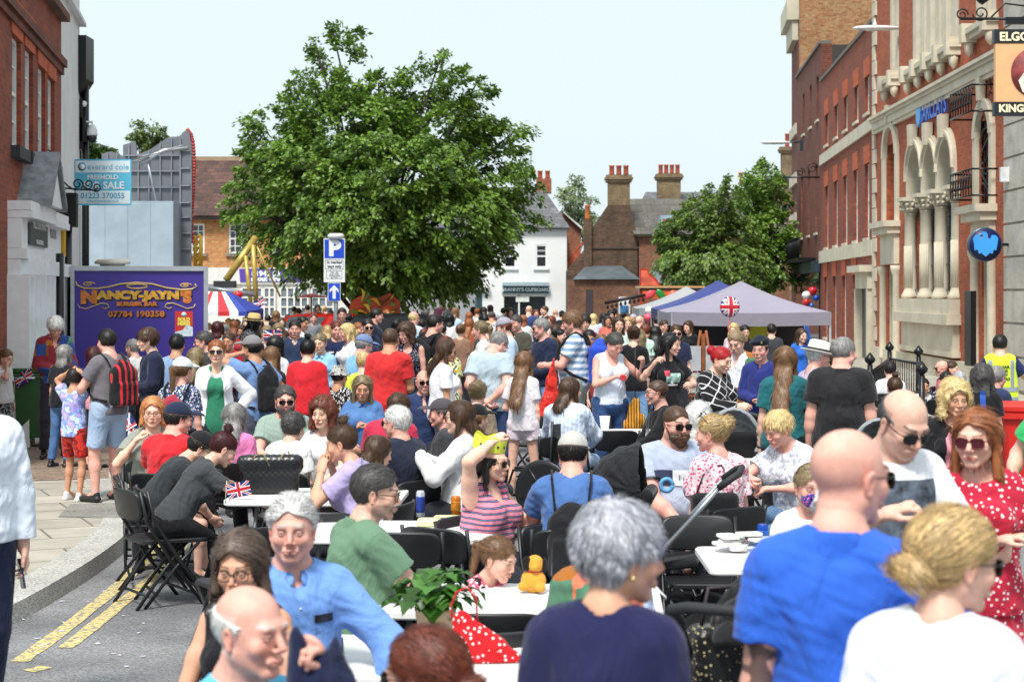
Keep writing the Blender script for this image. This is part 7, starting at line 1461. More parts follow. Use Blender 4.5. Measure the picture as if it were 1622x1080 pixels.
def car(px,s,yawdeg,col,zroof,label,L_=4.3,W_=1.78):
 p=W(px,HY,s); r=empty('parked_car',(p.x,p.y,0),R(yawdeg),label,'car'); k=zroof/1.45
 prof=[(-2.15,.35),(-2.15,.62),(-2.05,.78),(-1.2,.92),(-.55,1.40),(-.1,1.45),(.9,1.43),(1.55,1.12 if k<1.06 else 1.38),(2.05,.95),(2.15,.6),(2.12,.33)]
 def sect(y,inset,up=1.0):return[(x*L_/4.3*(1-inset*.06),y,(z if z<.9 else.9+(z-.9)*up)*k) for x,z in prof]
 n=len(prof); secs=[sect(-W_/2+.12,1,.96),sect(-W_/2+.02,.3,.0),sect(-W_/2,0,0)]; vs=[]; fs=[]
 ring=lambda yy,rf:[(x*L_/4.3,yy*(1 if z<.95 else rf),z*k) for x,z in prof]
 rings=[ring(-W_/2,.78),ring(-W_/2*.93,.70),ring(-W_/4,.9),ring(W_/4,.9),ring(W_/2*.93,.7),ring(W_/2,.78)]
 for i,rg in enumerate(rings):
  for(x,y,z) in rg:vs.append((x,y,z+(.02 if i in(2,3) and z>.9 else 0)))
 fs=[(a*n+i,a*n+(i+1)%n,(a+1)*n+(i+1)%n,(a+1)*n+i) for a in range(5) for i in range(n)]+[tuple(range(n)),tuple(range(5*n,6*n))]
 MB().add(vs,fs,True).build('body',M(col,.15,.3,var=.03),r)
 g=M('#1a2022',.05,var=.1,spec=.9)
 for q in(-1,1):
  y=q*(W_/2*.80); MB().add([(-.95*L_/4.3,y*1.05,1.0*k),(-.5*L_/4.3,y*.98,1.36*k),(.2,y*.98,1.38*k),(.2,y*1.06,.98*k)],[(0,1,2,3)]).build('side_window',g,r)
  MB().add([(.27,y*1.06,.98*k),(.27,y*.98,1.38*k),(.95,y*.98,1.36*k),(1.4,y*1.05,1.0*k)],[(0,1,2,3)]).build('side_window',g,r)
  for x in(-1.3,1.3):MB().lathe([(.12,-.1),(.31,-.09),(.33,0),(.31,.09),(.12,.1)],20,(x,q*(W_/2-.06),.33),Matrix.Rotation(R(90),3,'X')).build('wheel',M('#141416',.7),r)
 hw=W_/2*.66; MB().add([(-1.17*L_/4.3,-hw,.97*k),(-1.17*L_/4.3,hw,.97*k),(-.6*L_/4.3,hw*.95,1.385*k),(-.6*L_/4.3,-hw*.95,1.385*k)],[(0,1,2,3)]).build('windscreen',g,r); return r
car(598,66,8,'#101215',1.62,'black car parked under the big tree behind the crowd')
car(508,60,62,'#b3201e',1.56,'red car with a dark windscreen parked left of the black one')
def bin_(px,pyt,s,col,h_,label,rz=0):
 p=W(px,HY,s); r=empty('wheelie_bin',(p.x,p.y,KZ if px<100 else 0),rz,label,'bin'); k=h_/1.06; mt=M(col,.45,var=.06)
 m=MB(); vs=[(x*a,y*a,z) for z,a in((.12,.82),(.93,1.0)) for x,y in((-.27,-.3),(.27,-.3),(.27,.3),(-.27,.3))]; vs=[(x*k,y*k,z*k) for x,y,z in vs]; m.add(vs,[(0,1,5,4),(1,2,6,5),(2,3,7,6),(3,0,4,7),(3,2,1,0),(4,5,6,7)]); m.bb(-.3*k,.3*k,-.33*k,.33*k,.90*k,.95*k); m.build('body',mt,r)
 m=MB(); m.bev((0,0,.985*k),(.60*k,.66*k,.06*k),.06,3); m.tube([(-.25*k,.34*k,.97*k),(.25*k,.34*k,.97*k)],.02,6); m.build('lid',mt,r)
 for q in(-1,1):MB().lathe([(.04,-.03),(.11,-.03),(.12,0),(.11,.03),(.04,.03)],16,(q*.3*k,.18*k,.12),Matrix.Rotation(R(90),3,'Y')).build('wheel',M('#161616',.7),r)
 return r
bin_(58,575,120,'#2c5a2e',1.08,'dark green wheelie bin against the left shopfront',R(12)); bin_(1604,587,168,'#d0241e',1.15,'bright red wheelie bin at the right edge by the bank',R(-15))
def wheel(m,c,r_,t=.035,rot=None):
 rot=rot or Matrix.Rotation(R(90),3,'Y'); m.lathe([(r_*.82,-t),(r_*.96,-t),(r_,0),(r_*.96,t),(r_*.82,t),(r_*.8,0)],24,c,rot); m.lathe([(r_*.1,-t),(r_*.16,-t*.8),(r_*.16,t*.8),(r_*.1,t)],12,c,rot)
 for k in range(5):
  a=2*math.pi*k/5; d=rot@Vector((math.cos(a),math.sin(a),0)); m.tube([Vector(c)+d*r_*.1,Vector(c)+d*r_*.84],r_*.07,5)
def pushchair(x,y,rz,label,hood='#1e1f23',fab='#17181b',frame='#9aa0a6',hk=1.0,basket='#15161a',tilt=0,rev=1,hc=.10):
 """forward (child faces) is +y; handle behind"""
 r=empty('pushchair',(x,y,0),rz,label,'pushchair'); fm=M(frame,.35,.7,var=.04); m=MB()
 for q in(-1,1):m.tube([(q*.25,.38,.12),(q*.25,.12,.42),(q*.25,-.25,.82),(q*.25,-.42,1.02)],.015,7); m.tube([(q*.25,-.32,.14),(q*.25,.05,.48)],.015,7)
 m.tube([(-.25,.38,.12),(.25,.38,.12)],.012,6); m.tube([(-.25,-.32,.14),(.25,-.32,.14)],.012,6); m.build('frame',fm,r)
 MB().tube([(-.25,-.40,1.0),(-.25,-.48,1.06),(-.18,-.52,1.08),(.18,-.52,1.08),(.25,-.48,1.06),(.25,-.40,1.0)],.021,8).build('handle',M('#24262a',.7),r)
 for q in(-1,1):
  w_=MB(); wheel(w_,(q*.27,.38,.11),.11); w_.build('wheel',M('#202226',.6),r); w_=MB(); wheel(w_,(q*.29,-.32,.15),.15); w_.build('wheel',M('#202226',.6),r)
 sf=fabric(fab,fold=.5); v=rev; sdf_obj('seat',[(rbox(vec(0,.08*v,.52),(.19,.2,.03),.03,rotm(0,R(-8*v))),.03,'add'),(rbox(vec(0,-.13*v,.74),(.19,.04,.26),.04,rotm(0,R((28+tilt)*v))),.04,'add'),(rbox(vec(0,.32*v,.36),(.15,.02,.14),.02,rotm(0,R(20*v))),.03,'add')],.011,sf,r)
 c=vec(0,-.10*v,.90+.07*(v<0)); A=rotm(0,R((-18+tilt)*v)); hd=[(ell(c,(.225,.31*hk,.26*hk),A),.0,'add'),(ell(c,(.205,.29*hk,.24*hk),A),.002,'sub')]
 cf=[lambda X_,Y_,Z_:(c[2]-.06)-Z_-.35*v*(Y_-c[1]),lambda X_,Y_,Z_:v*(Y_-c[1])-hc*hk+.1*(Z_-c[2])]
 sdf_obj('hood',hd,.009,fabric(hood,fold=.9),r,cuts=cf,grow=lambda X_,Y_,Z_:.006*np.cos((np.arctan2(Z_-c[2],Y_-c[1]))*14)+0*X_)
 sdf_obj('basket',[(rbox(vec(0,.0,.25),(.2,.24,.07),.04),.02,'add')],.012,fabric(basket),r); return r
def mesh_at(px,py,s):return W(px,py,s)
q=W(1028,HY,262); pushchair(q.x+.03,q.y,R(80),'black pushchair with folded hood and silver frame beside the bearded man',rev=-1,hc=.04)
q=W(1163,HY,188); pushchair(q.x,q.y,R(175),'pushchair with a pale grey hood in front of the red haired woman',hood='#8d9398')
q=W(1180,HY,430); pushchair(q.x+.12,q.y-.1,R(-25),'pushchair with a bright blue footmuff at the bottom behind the tattooed arm',hood='#17181c',fab='#2050c0',frame='#1c1e22')
q=W(1394,HY,205); pushchair(q.x,q.y,R(165),'pushchair with a grey and white hood right of the man in the black T-shirt',hood='#8f9396')
q=W(862,HY,168); wc=empty('wheelchair',(q.x,q.y,0),R(60),'black wheelchair frame between the girl in pink shorts and the seated woman','wheelchair'); m=MB()
for s_ in(-1,1):m.tube([(s_*.24,-.22,.95),(s_*.24,-.2,.5),(s_*.24,.2,.48),(s_*.22,.35,.1)],.014,6); m.tube([(s_*.24,-.2,.5),(s_*.24,-.2,.25),(s_*.24,.25,.25)],.013,6)
m.build('frame',FURN,wc)
for s_ in(-1,1):w_=MB(); wheel(w_,(s_*.29,-.15,.3),.3,.014); w_.build('wheel',FURN,wc)
MB().bb(-.22,.22,-.2,.2,.47,.51).build('seat',FURN,wc); MB().bb(-.22,.22,-.22,-.19,.55,.92).build('backrest',FURN,wc)
def on_table(px,py):s=(py-HY)/1.407; p=W(px,HY,s); return Vector((p.x,p.y,.744))
def can(px,py,c1,c2,label,h_=.125,r_=.031):
 o=empty('drinks_can',on_table(px,py),0,label,'can'); MB().lathe([(r_*.8,0),(r_,.008),(r_,h_-.014),(r_*.82,h_-.002),(r_*.78,h_)],18).build('body',M(c1,.25,.5,var=.03),o); MB().lathe([(r_*1.012,.03),(r_*1.014,.035),(r_*1.014,h_-.04),(r_*1.012,h_-.035)],18).build('label_band',M(c2,.35,.3,var=.5,vs=30),o)
can(666,819,'#c9ced6','#23409a','slim silver and blue can standing on the cans table',.165,.027); can(722,817,'#d77a28','#e08a2c','orange drinks can beside the food tray'); can(1208,866,'#1d4fb4','#2a66cc','bright blue can behind the man in the blue T-shirt')
o=empty('drink_bottle',on_table(757,828),0,'clear bottle of bright red drink with a white cap','bottle'); MB().lathe([(.03,0),(.036,.01),(.036,.13),(.03,.15),(.014,.185),(.014,.2)],18).build('body',M('#c81c30',.1,var=.05),o); MB().lathe([(.015,.2),(.016,.202),(.016,.22),(.002,.222)],14).build('cap',M('#dfe2e4',.4),o); MB().lathe([(.0365,.07),(.037,.072),(.037,.12),(.0365,.122)],18).build('label_band',M('#d84050',.4,var=.6,vs=30),o)
def cup(px,py,r_,h_,c,label,lid=None,z=None):
 o=empty('paper_cup',on_table(px,py),0,label,'cup'); MB().lathe([(r_*.72,0),(r_*.74,.003),(r_,h_),(r_*.95,h_+.001),(r_*.7,.01)],20).build('body',M(c,.5,var=.03),o)
 MB().lathe([(r_*.97,h_-.004),(r_*1.05,h_-.003),(r_*1.05,h_+.004),(r_*.97,h_+.005)],20).build('rim',M('#e8e8e6',.4),o)
cup(606,1022,.043,.11,'#26282c','dark paper cup with a white lid beside the old man\'s hand'); cup(958,680,.055,.13,'#e4e2de','tall white cup on the table by the boy in the hoodie')
for px,py,lb in((690,832,'pale yellow polystyrene food tray behind the folding chair'),(715,828,'cream food tray next to the orange can')):
 MB().bev(on_table(px,py)+Vector((0,0,.02)),(.22,.16,.036),.03,3).build('food_tray',M('#e2dba8',.7)); tag(bpy.context.scene.objects[-1] if False else COL.objects[-1],lb,'food tray')
q=W(1132,HY,252); pb_=empty('pram_bag',(q.x,q.y,.60),R(10),'black changing bag slung beside the pushchair handle and the floral blouse','bag'); sdf_obj('body',[(rbox(vec(0,0,.15),(.15,.06,.14),.04),.02,'add'),(rbox(vec(0,-.06,.10),(.11,.02,.08),.02),.01,'add')],.008,fabric('#191a1e'),pb_); MB().tube([(-.12,0,.28),(-.05,.02,.45),(.05,.02,.46),(.12,0,.28)],.010,6,flat=.5).build('strap',black,pb_)
m=MB(); rs=random.Random(7)
for i in range(7):m.bev(on_table(1180,872)+Vector((rs.uniform(-.12,.1),rs.uniform(-.05,.05),.02+i*.012)),(rs.uniform(.1,.17),rs.uniform(.09,.14),.016),.02,2,rz=rs.uniform(0,3))
tag(m.build('crumpled_napkins',M('#e6e4e2',.8,bump=.8,bs=20)),'heap of crumpled white napkins on the table behind the man in blue','napkins')
tag(MB().bev(on_table(1232,718)+Vector((0,0,.012)),(.20,.13,.02),.02,3).build('food_tray',M('#8a8a86',.6)),'small food tray in front of the eating woman','food tray')
pl_=empty('potted_plant',on_table(690,1012),0,'leafy green potted plant behind the red spotted bag','plant'); MB().lathe([(.06,0),(.065,.01),(.085,.12),(.088,.13),(.08,.13)],18).build('pot',M('#b8a080',.6),pl_)
rs_=np.random.RandomState(3); V_,F_,C_=[],[],[]
for i in range(150):
 a=rs_.uniform(0,6.28); el=rs_.uniform(.1,1.45); rr=rs_.uniform(.03,.17); b0=np.array([math.cos(a)*math.cos(el)*rr,math.sin(a)*math.cos(el)*rr,.13+math.sin(el)*rr*1.0]); d=np.array([math.cos(a),math.sin(a),rs_.uniform(-.6,.6)]); d/=np.linalg.norm(d); sd_=np.cross(d,[0,0,1]); sd_/=np.linalg.norm(sd_); n_=np.cross(sd_,d); L_=rs_.uniform(.06,.10)
 pts=[(0,0),(.25,.42),(.5,.22),(.55,.5),(.8,.2),(1,0),(.8,-.2),(.55,-.5),(.5,-.22),(.25,-.42)]; k0=len(V_); V_+=[b0+d*L_*x+sd_*L_*y+n_*L_*(.25*abs(y)-.5*x*x) for x,y in pts]+[b0+d*L_*.45-n_*L_*.05]; F_+=[(k0+j,k0+(j+1)%10,k0+10) for j in range(10)]; c=np.array(lin('#3f6b24'))*rs_.uniform(.5,1.5); C_+=[c]*11
mesh_np('leaves',V_,F_,LEAFM,pl_,np.array(C_),smooth=False)
bg_=empty('spotted_bag',on_table(748,1046),R(-10),'red cloth bag with white spots and upright handles on the table','bag'); red=fabric('#c41a22','dots','#e8e4e4',2.2)
sdf_obj('body',[(cone(vec(.02,0,.03),vec(-.04,0,.15),.12,.04,flat=(vec(0,1,0),.5)),.03,'add'),(cone(vec(-.04,0,.03),vec(.16,0,.012),.05,.03,flat=(vec(0,1,0),.8)),.03,'add')],.006,red,bg_,cuts=[lambda x,y,z:.002-z])
MB().tube([(-.07,0,.12),(-.085,0,.2),(-.06,0,.26),(-.02,0,.28),(.015,0,.24),(.02,0,.15)],.008,7,flat=.5).build('handle',red,bg_)
hb_=empty('quilted_handbag',on_table(428,782),R(4),'large quilted black handbag with gold chain handles on a table','handbag'); qm=M('#15161a',.35,bump=0,var=.1); sdf_obj('body',[(rbox(vec(0,0,.13),(.20,.06,.13),.04),.01,'add'),(rbox(vec(0,0,.21),(.225,.05,.05),.03),.06,'add')],.0075,qm,hb_,grow=lambda x,y,z:.003*(np.abs(np.sin((x+z)*75))*np.abs(np.sin((x-z)*75)))+0*y)
MB().tube([(-.12,-.05,.22),(-.1,-.06,.27),(-.05,-.06,.30),(-.0,-.065,.2)],.006,6).tube([(.05,-.06,.2),(.09,-.06,.28),(.13,-.06,.30),(.15,-.05,.22)],.006,6).build('chain_handle',M('#b8a070',.3,.8),hb_)
fg=empty('union_flag',on_table(378,792)+Vector((0,0,.07)),0,'small union flag propped on the table by the dark red bun woman','flag'); union(fg,.16,.10,Matrix.Rotation(R(90),4,'X')@Matrix.Rotation(R(12),4,'Z')); MB().tube([(-.08,.002,.06),(-.09,.002,-.09)],.003,5).build('stick',M('#d8d0b8'),fg)
for px,py,s_,rz_,lb in((432,531,112,0,'small union flag waved by the fair haired girl'),(1140,0,0,0,''),(133,596,150,20,'union flag hanging behind the tie-dye boy'),(411,480,62,-35,'union flag flying above the straw hat'),(1098,580,100,88,'tall string of union flag bunting on the gazebo pole'),(205,745-70,150,60,'union flag held low beside the denim shorts'),(38,598,122,-30,'union flag hanging by the green bin')):
 if not s_:continue
 f_=empty('union_flag',W(px,py,s_),0,lb,'flag'); wv=.34 if s_<70 else.26; union(f_,wv,wv*.6,Matrix.Rotation(R(rz_),4,'Y')@Matrix.Rotation(R(90),4,'X'),curve=.02); MB().tube([(-wv/2,.02,wv*.3),(-wv/2,.02,-wv*.8)],.006,5).build('stick',M('#d8d0b8'),f_)
cb=empty('carrier_bag',(*W(873,HY,138).xy,0),0,'bright red carrier bag held by the man in the striped T-shirt','bag'); sdf_obj('body',[(cone(vec(0,0,.62),vec(0,0,1.1),.24,.05,flat=(vec(0,1,0),.45)),.03,'add'),(cone(vec(0,0,1.1),vec(.03,0,1.38),.05,.02),.05,'add')],.011,fabric('#d8281c','blotch','#e04030',1.2,'#b01c18',rough=.35),cb,grow=lambda x,y,z:.010*fnoise(x*2,y*2,z*.4,30,3))
tb=empty('fluffy_tiger_tail_bag',(*W(1006,HY,150).xy,0),0,'orange and black striped cloth bundle hanging from a strap','bag'); sdf_obj('bundle',[(cone(vec(0,0,.98),vec(-.02,0,.74),.05,.10,flat=(vec(0,1,0),.7)),.03,'add'),(cone(vec(-.05,0,.72),vec(-.08,0,.55),.07,.03),.03,'add'),(cone(vec(.04,0,.8),vec(.1,0,.74),.07,.04),.03,'add')],.011,fabric('#c98a2c','vstripes','#4a3418',.9),tb,grow=lambda x,y,z:.008*np.sin(x*120)+0*y+0*z); MB().tube([(0,0,1.0),(0,0,1.56)],.012,6,flat=.4).build('strap',black,tb)
ty=empty('toy_dog',on_table(845,938),R(-20),'orange soft toy dog with black ears and a red collar','soft toy'); om=fabric('#d59a3a'); sdf_obj('body',[(ell(vec(0,0,.055),(.06,.05,.058)),.02,'add'),(ell(vec(.01,-.01,.135),(.042,.04,.042)),.012,'add'),(ell(vec(-.04,-.03,.03),(.025,.03,.022)),.01,'add'),(ell(vec(.045,-.03,.03),(.025,.03,.022)),.01,'add'),(ell(vec(.02,-.045,.125),(.018,.018,.014)),.01,'add')],.0042,om,ty)
sdf_obj('ear',[(ell(vec(-.02,-.038,.14),(.024,.012,.034)),.01,'add')],.004,fabric('#15120f'),ty); sdf_obj('ear',[(ell(vec(.055,.0,.13),(.012,.02,.036)),.01,'add')],.004,fabric('#15120f'),ty); MB().lathe([(.036,-.004),(.04,0),(.036,.004)],16,(.005,-.003,.102)).build('collar',M('#b81c20'),ty)
import time as _t
_t0=_t.time()
def Pn(px,y,lab,chair=True,**k):
 I=person(px,y,label=lab,**k)
 if k.get('sit') and chair:
  x,yy=I['root'].location[:2]; yw=R(k.get('yaw',0)); chair_at(x+.03*math.sin(yw),yy-.03*math.cos(yw),k.get('yaw',0),'folding chair under the '+lab.split(' ',1)[1][:60] if False else 'folding chair occupied by the '+' '.join(lab.split()[:7]))
 return I
def SL(x,y,z,pole=None,curl=.5):return((x,y,z),pole,curl)
WH='#dcdcdc'
I=Pn(1346,677,'bald man in a bright blue T-shirt with a tattooed arm, seen from behind',s=640,yaw=170,hy=-48,w=1.04,belly=.03,skin='pink',hair='bald',hc='brown',top=('tshirt','#2e61c8'),L='down',Rr='hip',extra=[('shades',{})],beard='x')
tatt=I
I=Pn(1512,800,'blonde woman with a loose low bun and white denim jacket, seen from behind',s=700,yaw=155,hy=-46,hp=8,sex='f',hair='lowbun',hc='blonde',w=1.12,top=('jacket','#e2e6ee'),L='down',Rr='down',extra=[('shades',{})])
Pn(985,797,'white haired woman in a plain navy top with a pearl earring, back to us',s=660,yaw=160,hy=-50,hp=6,sex='f',hair='pixie',hc='silver',w=1.15,top=('sweater','#1d2047'),skin='warm')
Pn(672,990,'auburn haired woman in sunglasses with her hair clipped back at the bottom edge',s=640,yaw=-115,hp=8,sex='f',sit=True,hair='lowbun',hc='auburn',top=('tank','#5a3a34'),extra=[('shades',{})],chair=False,L='table',Rr='lap')
jk=Pn(398,919,'bald man in a pale turquoise polo shirt lifting a navy garment',s=600,yaw=48,hy=8,sit=True,hair='balding',hc='white',skin='pink',w=1.05,top=('polo','#5fb6dc'),L=SL(-.04,.36,.17,(.6,-.2,-.9),.95),Rr='table',belly=.03)
Pn(380,840,'woman with a brown bob and dark rimmed glasses in a black sleeveless top',s=455,yaw=-8,hp=16,sit=True,sex='f',hair='bob',hc='#5d4c42',age=1,top=('tank','#15151a'),extra=[('glasses',{})],L='lap',Rr='lap',skin='warm')
om_=Pn(463,781,'white haired old man in a light blue buttoned shirt facing us',s=425,yaw=18,hy=-16,sit=True,hair='swept',hc='#c9c8c6',skin='pink',w=1.08,belly=.03,top=('shirt','#6f98da'),L=SL(.30,.30,-.38,(.9,.1,-.3),.5),Rr='lap')
Pn(597,735,'man with short greying hair and glasses in a sage green T-shirt, profile right',s=345,yaw=118,hy=-32,sit=True,lean=8,hair='quiff',hc='dkgrey',w=1.15,belly=.03,top=('tshirt','#64856c'),extra=[('glasses',{})],L='table',Rr='table',beard='stubble')
Pn(1432,617,'man in a white printed T-shirt and sunglasses looking down at his phone',s=435,yaw=12,hp=30,hy=12,hair='balding',hc='dkgrey',w=1.12,belly=.03,top=('tshirt','#e4e6ea'),bot=('jeans','#2a3040'),L=SL(.10,.30,-.24,(.7,-.3,-.7),.75),Rr=SL(.13,.27,-.12,(.8,-.2,-.7),.45),extra=[('shades',{})])
esc=CREATED[-1]
Pn(1545,646,'auburn haired woman in big sunglasses and a red dress with white dots',s=390,yaw=-22,hy=-8,sex='f',hair='long',hc='ginger',hlen=.16,w=1.18,belly=.02,top=('blouse','#b3213a','dots','#e8dada',1.9),bot=('skirt','#b3213a','dots','#e8dada',1.9),L='crossed',Rr='crossed',extra=[('shades',dict(lens='#4a1820',frame='#6a2a28',big=1.12))])
Pn(-52,585,'person in a white sweatshirt and navy trousers cut off by the left edge',s=325,yaw=30,h=1.75,hair='short',hc='grey',top=('sweater','#dfe6f2'),bot=('trousers','#18223f'),L='down',Rr='down',w=1.75)
edge=CREATED[-1]
Pn(354,686,'woman with a dark red bun in a charcoal top writing at the handbag table',s=226,yaw=112,hp=18,sit=True,lean=34,sex='f',hair='topbun',hc='burgundy',top=('tshirt','#3d4044'),L=SL(.10,.50,-.24,(.8,-.2,-.4),.7),Rr=SL(.16,.44,-.26,(.8,-.2,-.4),.7),bot=('trousers','#15161a'))
Pn(318,686,'man in a dark polo shirt leaning forward with his hand to his face',s=214,yaw=105,hp=18,sit=True,lean=38,hair='short',hc='dark',w=1.1,top=('polo','#2e3338'),extra=[('cap',dict(col='#1a1a1e'))],bot=('shorts','#30343c'),L='face',Rr='lap')
Pn(283,637,'man in a plain red T-shirt and navy baseball cap sitting with his back to us',s=208,yaw=168,hy=-45,sit=True,lean=8,w=1.32,belly=.05,hair='short',hc='dark',skin='pink',top=('tshirt','#cc2730'),extra=[('cap',dict(col='#1d2840'))],L='table',Rr='table')
Pn(242,628,'ginger blonde woman in glasses resting her chin on her hand',s=200,yaw=15,hy=-6,sit=True,sex='f',hair='bob',hc='peach',skin='pale',w=1.2,top=('tshirt','#8d9088'),extra=[('glasses',dict(frame='#6a2038'))],Rr=SL(.14,.2,.0,(.8,.1,-1),.6),L='table')
Pn(372,637,'woman with long grey hair in a bubblegum pink top, back to us',s=196,yaw=165,hy=10,sit=True,sex='f',hair='long',hc='grey',hlen=.14,w=1.3,belly=.04,top=('tshirt','#e07fb4'))
Pn(452,610,'bearded man with grey quiff and sunglasses in a sage printed T-shirt',s=185,yaw=12,hp=8,sit=True,hair='quiff',hc='dkgrey',beard='full',w=1.28,belly=.05,skin='pink',top=('tshirt','#8da096'),extra=[('shades',{})],L='table',Rr='table')
Pn(465,653,'short grey haired woman in a white blouse, back to us at the handbag table',s=206,yaw=172,hy=-15,hp=15,sit=True,lean=12,sex='f',hair='pixie',hc='dkgrey',w=1.2,top=('blouse','#e2e2e0'))
Pn(511,630,'woman with copper brown curls in a white top frowning past the camera',s=200,yaw=-18,sit=True,sex='f',hair='curly',hc='auburn',skin='pale',w=1.05,top=('tshirt','#e4e4e6'),L='table',Rr='table')
Pn(540,672,'young woman in a lilac T-shirt with dark scrunchie leaning on her hand',s=246,yaw=-108,hy=12,hp=6,sit=True,lean=16,sex='f',hair='topbun',hc='brown',skin='warm',w=1.12,top=('tshirt','#b0a2cf'),L=SL(.10,.20,.02,(.6,.3,-1),.7),Rr=SL(.10,.22,.04,(.6,.3,-1),.7))
Pn(600,690,'person in bright yellow bending behind the lilac T-shirt woman',s=225,yaw=120,sit=True,lean=20,sex='f',hair='long',hc='brown',hlen=.12,top=('tshirt','#dcc62e'),h=1.5)
Pn(574,594,'woman with long blonde hair in a denim shirt looking down at the far table',s=163,yaw=6,hp=22,sit=True,sex='f',hair='long',hc='ash',hlen=.24,skin='tan',w=1.08,top=('shirt','#42689e','denim','#5a80b4'),L='chest',Rr='table')
Pn(632,622,'man in a crimson T-shirt with short brown hair bent over, back to us',s=190,yaw=160,hy=-20,hp=20,sit=True,lean=16,hair='short',hc='brown',w=1.25,top=('tshirt','#b92a48'))
Pn(628,641,'white haired man in sunglasses and a quilted navy gilet looking left',s=218,yaw=-135,hy=10,hp=8,sit=True,lean=-2,hair='swept',hc='white',skin='pink',w=1.2,top=('vest','#20263a'),extra=[('shades',{})],Rr='lap',L='lap')
nv=CREATED[-1]
Pn(672,586,'bald man in sunglasses and a navy jacket facing us from the crowd edge',s=155,yaw=10,sit=True,hair='bald',skin='pink',top=('jacket','#27365c'),extra=[('shades',{})])
Pn(698,631,'man in a charcoal baseball cap facing left beside the food eating woman',s=188,yaw=-88,sit=True,hair='short',hc='dkgrey',skin='pink',top=('shirt','#3a3c42'),extra=[('cap',dict(col='#4a464c'))])
Pn(727,633,'brown haired woman in sunglasses and a long white top eating with her fingers',s=218,yaw=-100,hy=5,hp=4,sit=True,sex='f',hair='long',hc='brown',hlen=.12,w=1.18,belly=.04,top=('sweater','#dededf'),extra=[('shades',{})],L=SL(.12,.32,-.05,(.7,-.2,-.9),.75),Rr=SL(.14,.34,-.10,(.7,-.2,-.9),.6),skin='pale')
Pn(757,640,'small boy in a black cap seen from behind by the yellow crown',s=186,yaw=150,hy=-20,sit=True,hair='short',hc='ltbrown',top=('tshirt','#1a1a1d'),extra=[('cap',dict(col='#15151a'))])
Pn(780,694,'woman in sunglasses and a striped top holding up a yellow paper crown',s=268,yaw=52,hy=14,sit=True,sex='f',hair='long',hc='dark',hlen=.10,w=1.4,belly=.05,top=('tank','#d9869a','multistripe','#202028',2.2,'#6f8fc8'),extra=[('shades',dict(frame='#4a2a18')),'crown'],Rr=SL(.04,.10,.36,(1,.1,.2),.5),L='table',skin='pale')
Pn(757,602,'woman with tousled brown updo in a beige top with her back to us',s=168,yaw=165,sit=True,sex='f',hair='updo',hc='ash',top=('tshirt','#8a7a68'))
Pn(908,684,'man in a stone baseball cap and blue polo shirt with a black rucksack',s=268,yaw=178,hy=-12,hp=4,sit=True,lean=14,hair='short',hc='dark',skin='pink',w=1.22,belly=.03,top=('polo','#4a6ea8'),extra=[('cap',dict(col='#b4b2ae')),('backpack',dict(label='black rucksack on the back of the man in the blue polo',z=.1,w=.14))],L='table',Rr='table')
Pn(790,848,'little girl with a fair ponytail holding a toy dog at the table',s=332,yaw=40,hy=20,hp=22,sit=True,lean=10,sex='f',age=-1,hair='pony',hc='ltbrown',hlen=.12,hk=1.05,skin='fair',top=('tshirt','#cf5a78','floral','#f0d0d8',2.5,'#201820'),L=SL(.0,.30,-.12,(.8,0,-.6),.6),Rr=SL(.04,.28,-.12,(.8,0,-.6),.6),chair=False)
Pn(952,796,'grey haired person in an orange and pale blue top hidden behind the navy topped woman',s=395,yaw=172,sit=True,sex='f',hair='pixie',hc='grey',w=1.25,top=('tshirt','#b8c8e4','patch','#d8785a',.5,'#8fa8e0'))
bm_=Pn(1072,640,'bearded man in aviator sunglasses and a grey T-shirt with a flag stripe',s=238,yaw=22,hy=2,sit=True,lean=4,hair='buzz',hc='brown',beard='full',w=1.42,belly=.07,skin='pink',top=('tshirt','#a4afc4'),extra=[('shades',{})],L=SL(.05,.38,-.34,(.8,-.3,-.5),.5),Rr=SL(.12,.34,-.38,(.8,-.3,-.5),.5))
Pn(1127,655,'woman with a messy blonde bun in a pink floral blouse turned away',s=248,yaw=-150,hy=35,sit=True,sex='f',hair='updo',hc='blonde',w=1.22,skin='pink',top=('blouse','#e6c8d0','floral','#c24a72',2.2,'#e8dde0'),extra=[('glasses',dict(up=1))])
Pn(1106,640,'person with fluffy white hair and navy top behind the blonde bun',s=205,yaw=175,sit=True,sex='f',hair='curly',hc='white',top=('tshirt','#2c3444'))
Pn(904,597,'woman with dark shoulder length hair in a pale blue shirt, back to us',s=168,yaw=165,hy=-35,sit=True,sex='f',hair='long',hc='brown',hlen=.14,w=1.35,belly=.03,top=('shirt','#c2d2ea','vstripes','#dce4f2',.7),bot=('jeans','#a8c4e4'),L='table',Rr='table')
Pn(1040,600,'boy with cropped hair and glasses in a black hoodie looking left',s=168,yaw=-75,hy=-10,sit=True,hair='buzz',hc='brown',skin='pink',w=1.05,top=('sweater','#121316'),extra=[('glasses',dict(frame='#303030'))],L='table',Rr='lap')
hood=CREATED[-1]
Pn(1232,652,'woman with short blonde hair in a pale patterned top eating at a table',s=228,yaw=-48,hy=-12,hp=26,sit=True,lean=14,sex='f',hair='pixie',hc='straw',skin='pink',w=1.2,top=('tshirt','#c6c8d2','floral','#e2e2e6',2.4,'#a0a6b8'),L=SL(.05,.30,-.22,(.9,-.2,-.3),.8),Rr=SL(.05,.34,-.16,(.9,-.2,-.3),.8),bot=('jeans','#5a7898'))
Pn(1285,733,'person wearing a purple patterned face mask behind the bald man in blue',s=305,yaw=5,hp=6,sit=True,hair='short',hc='ash',skin='pink',top=('tshirt','#e4e4e4'),extra=['mask',('glasses',dict(up=1))])
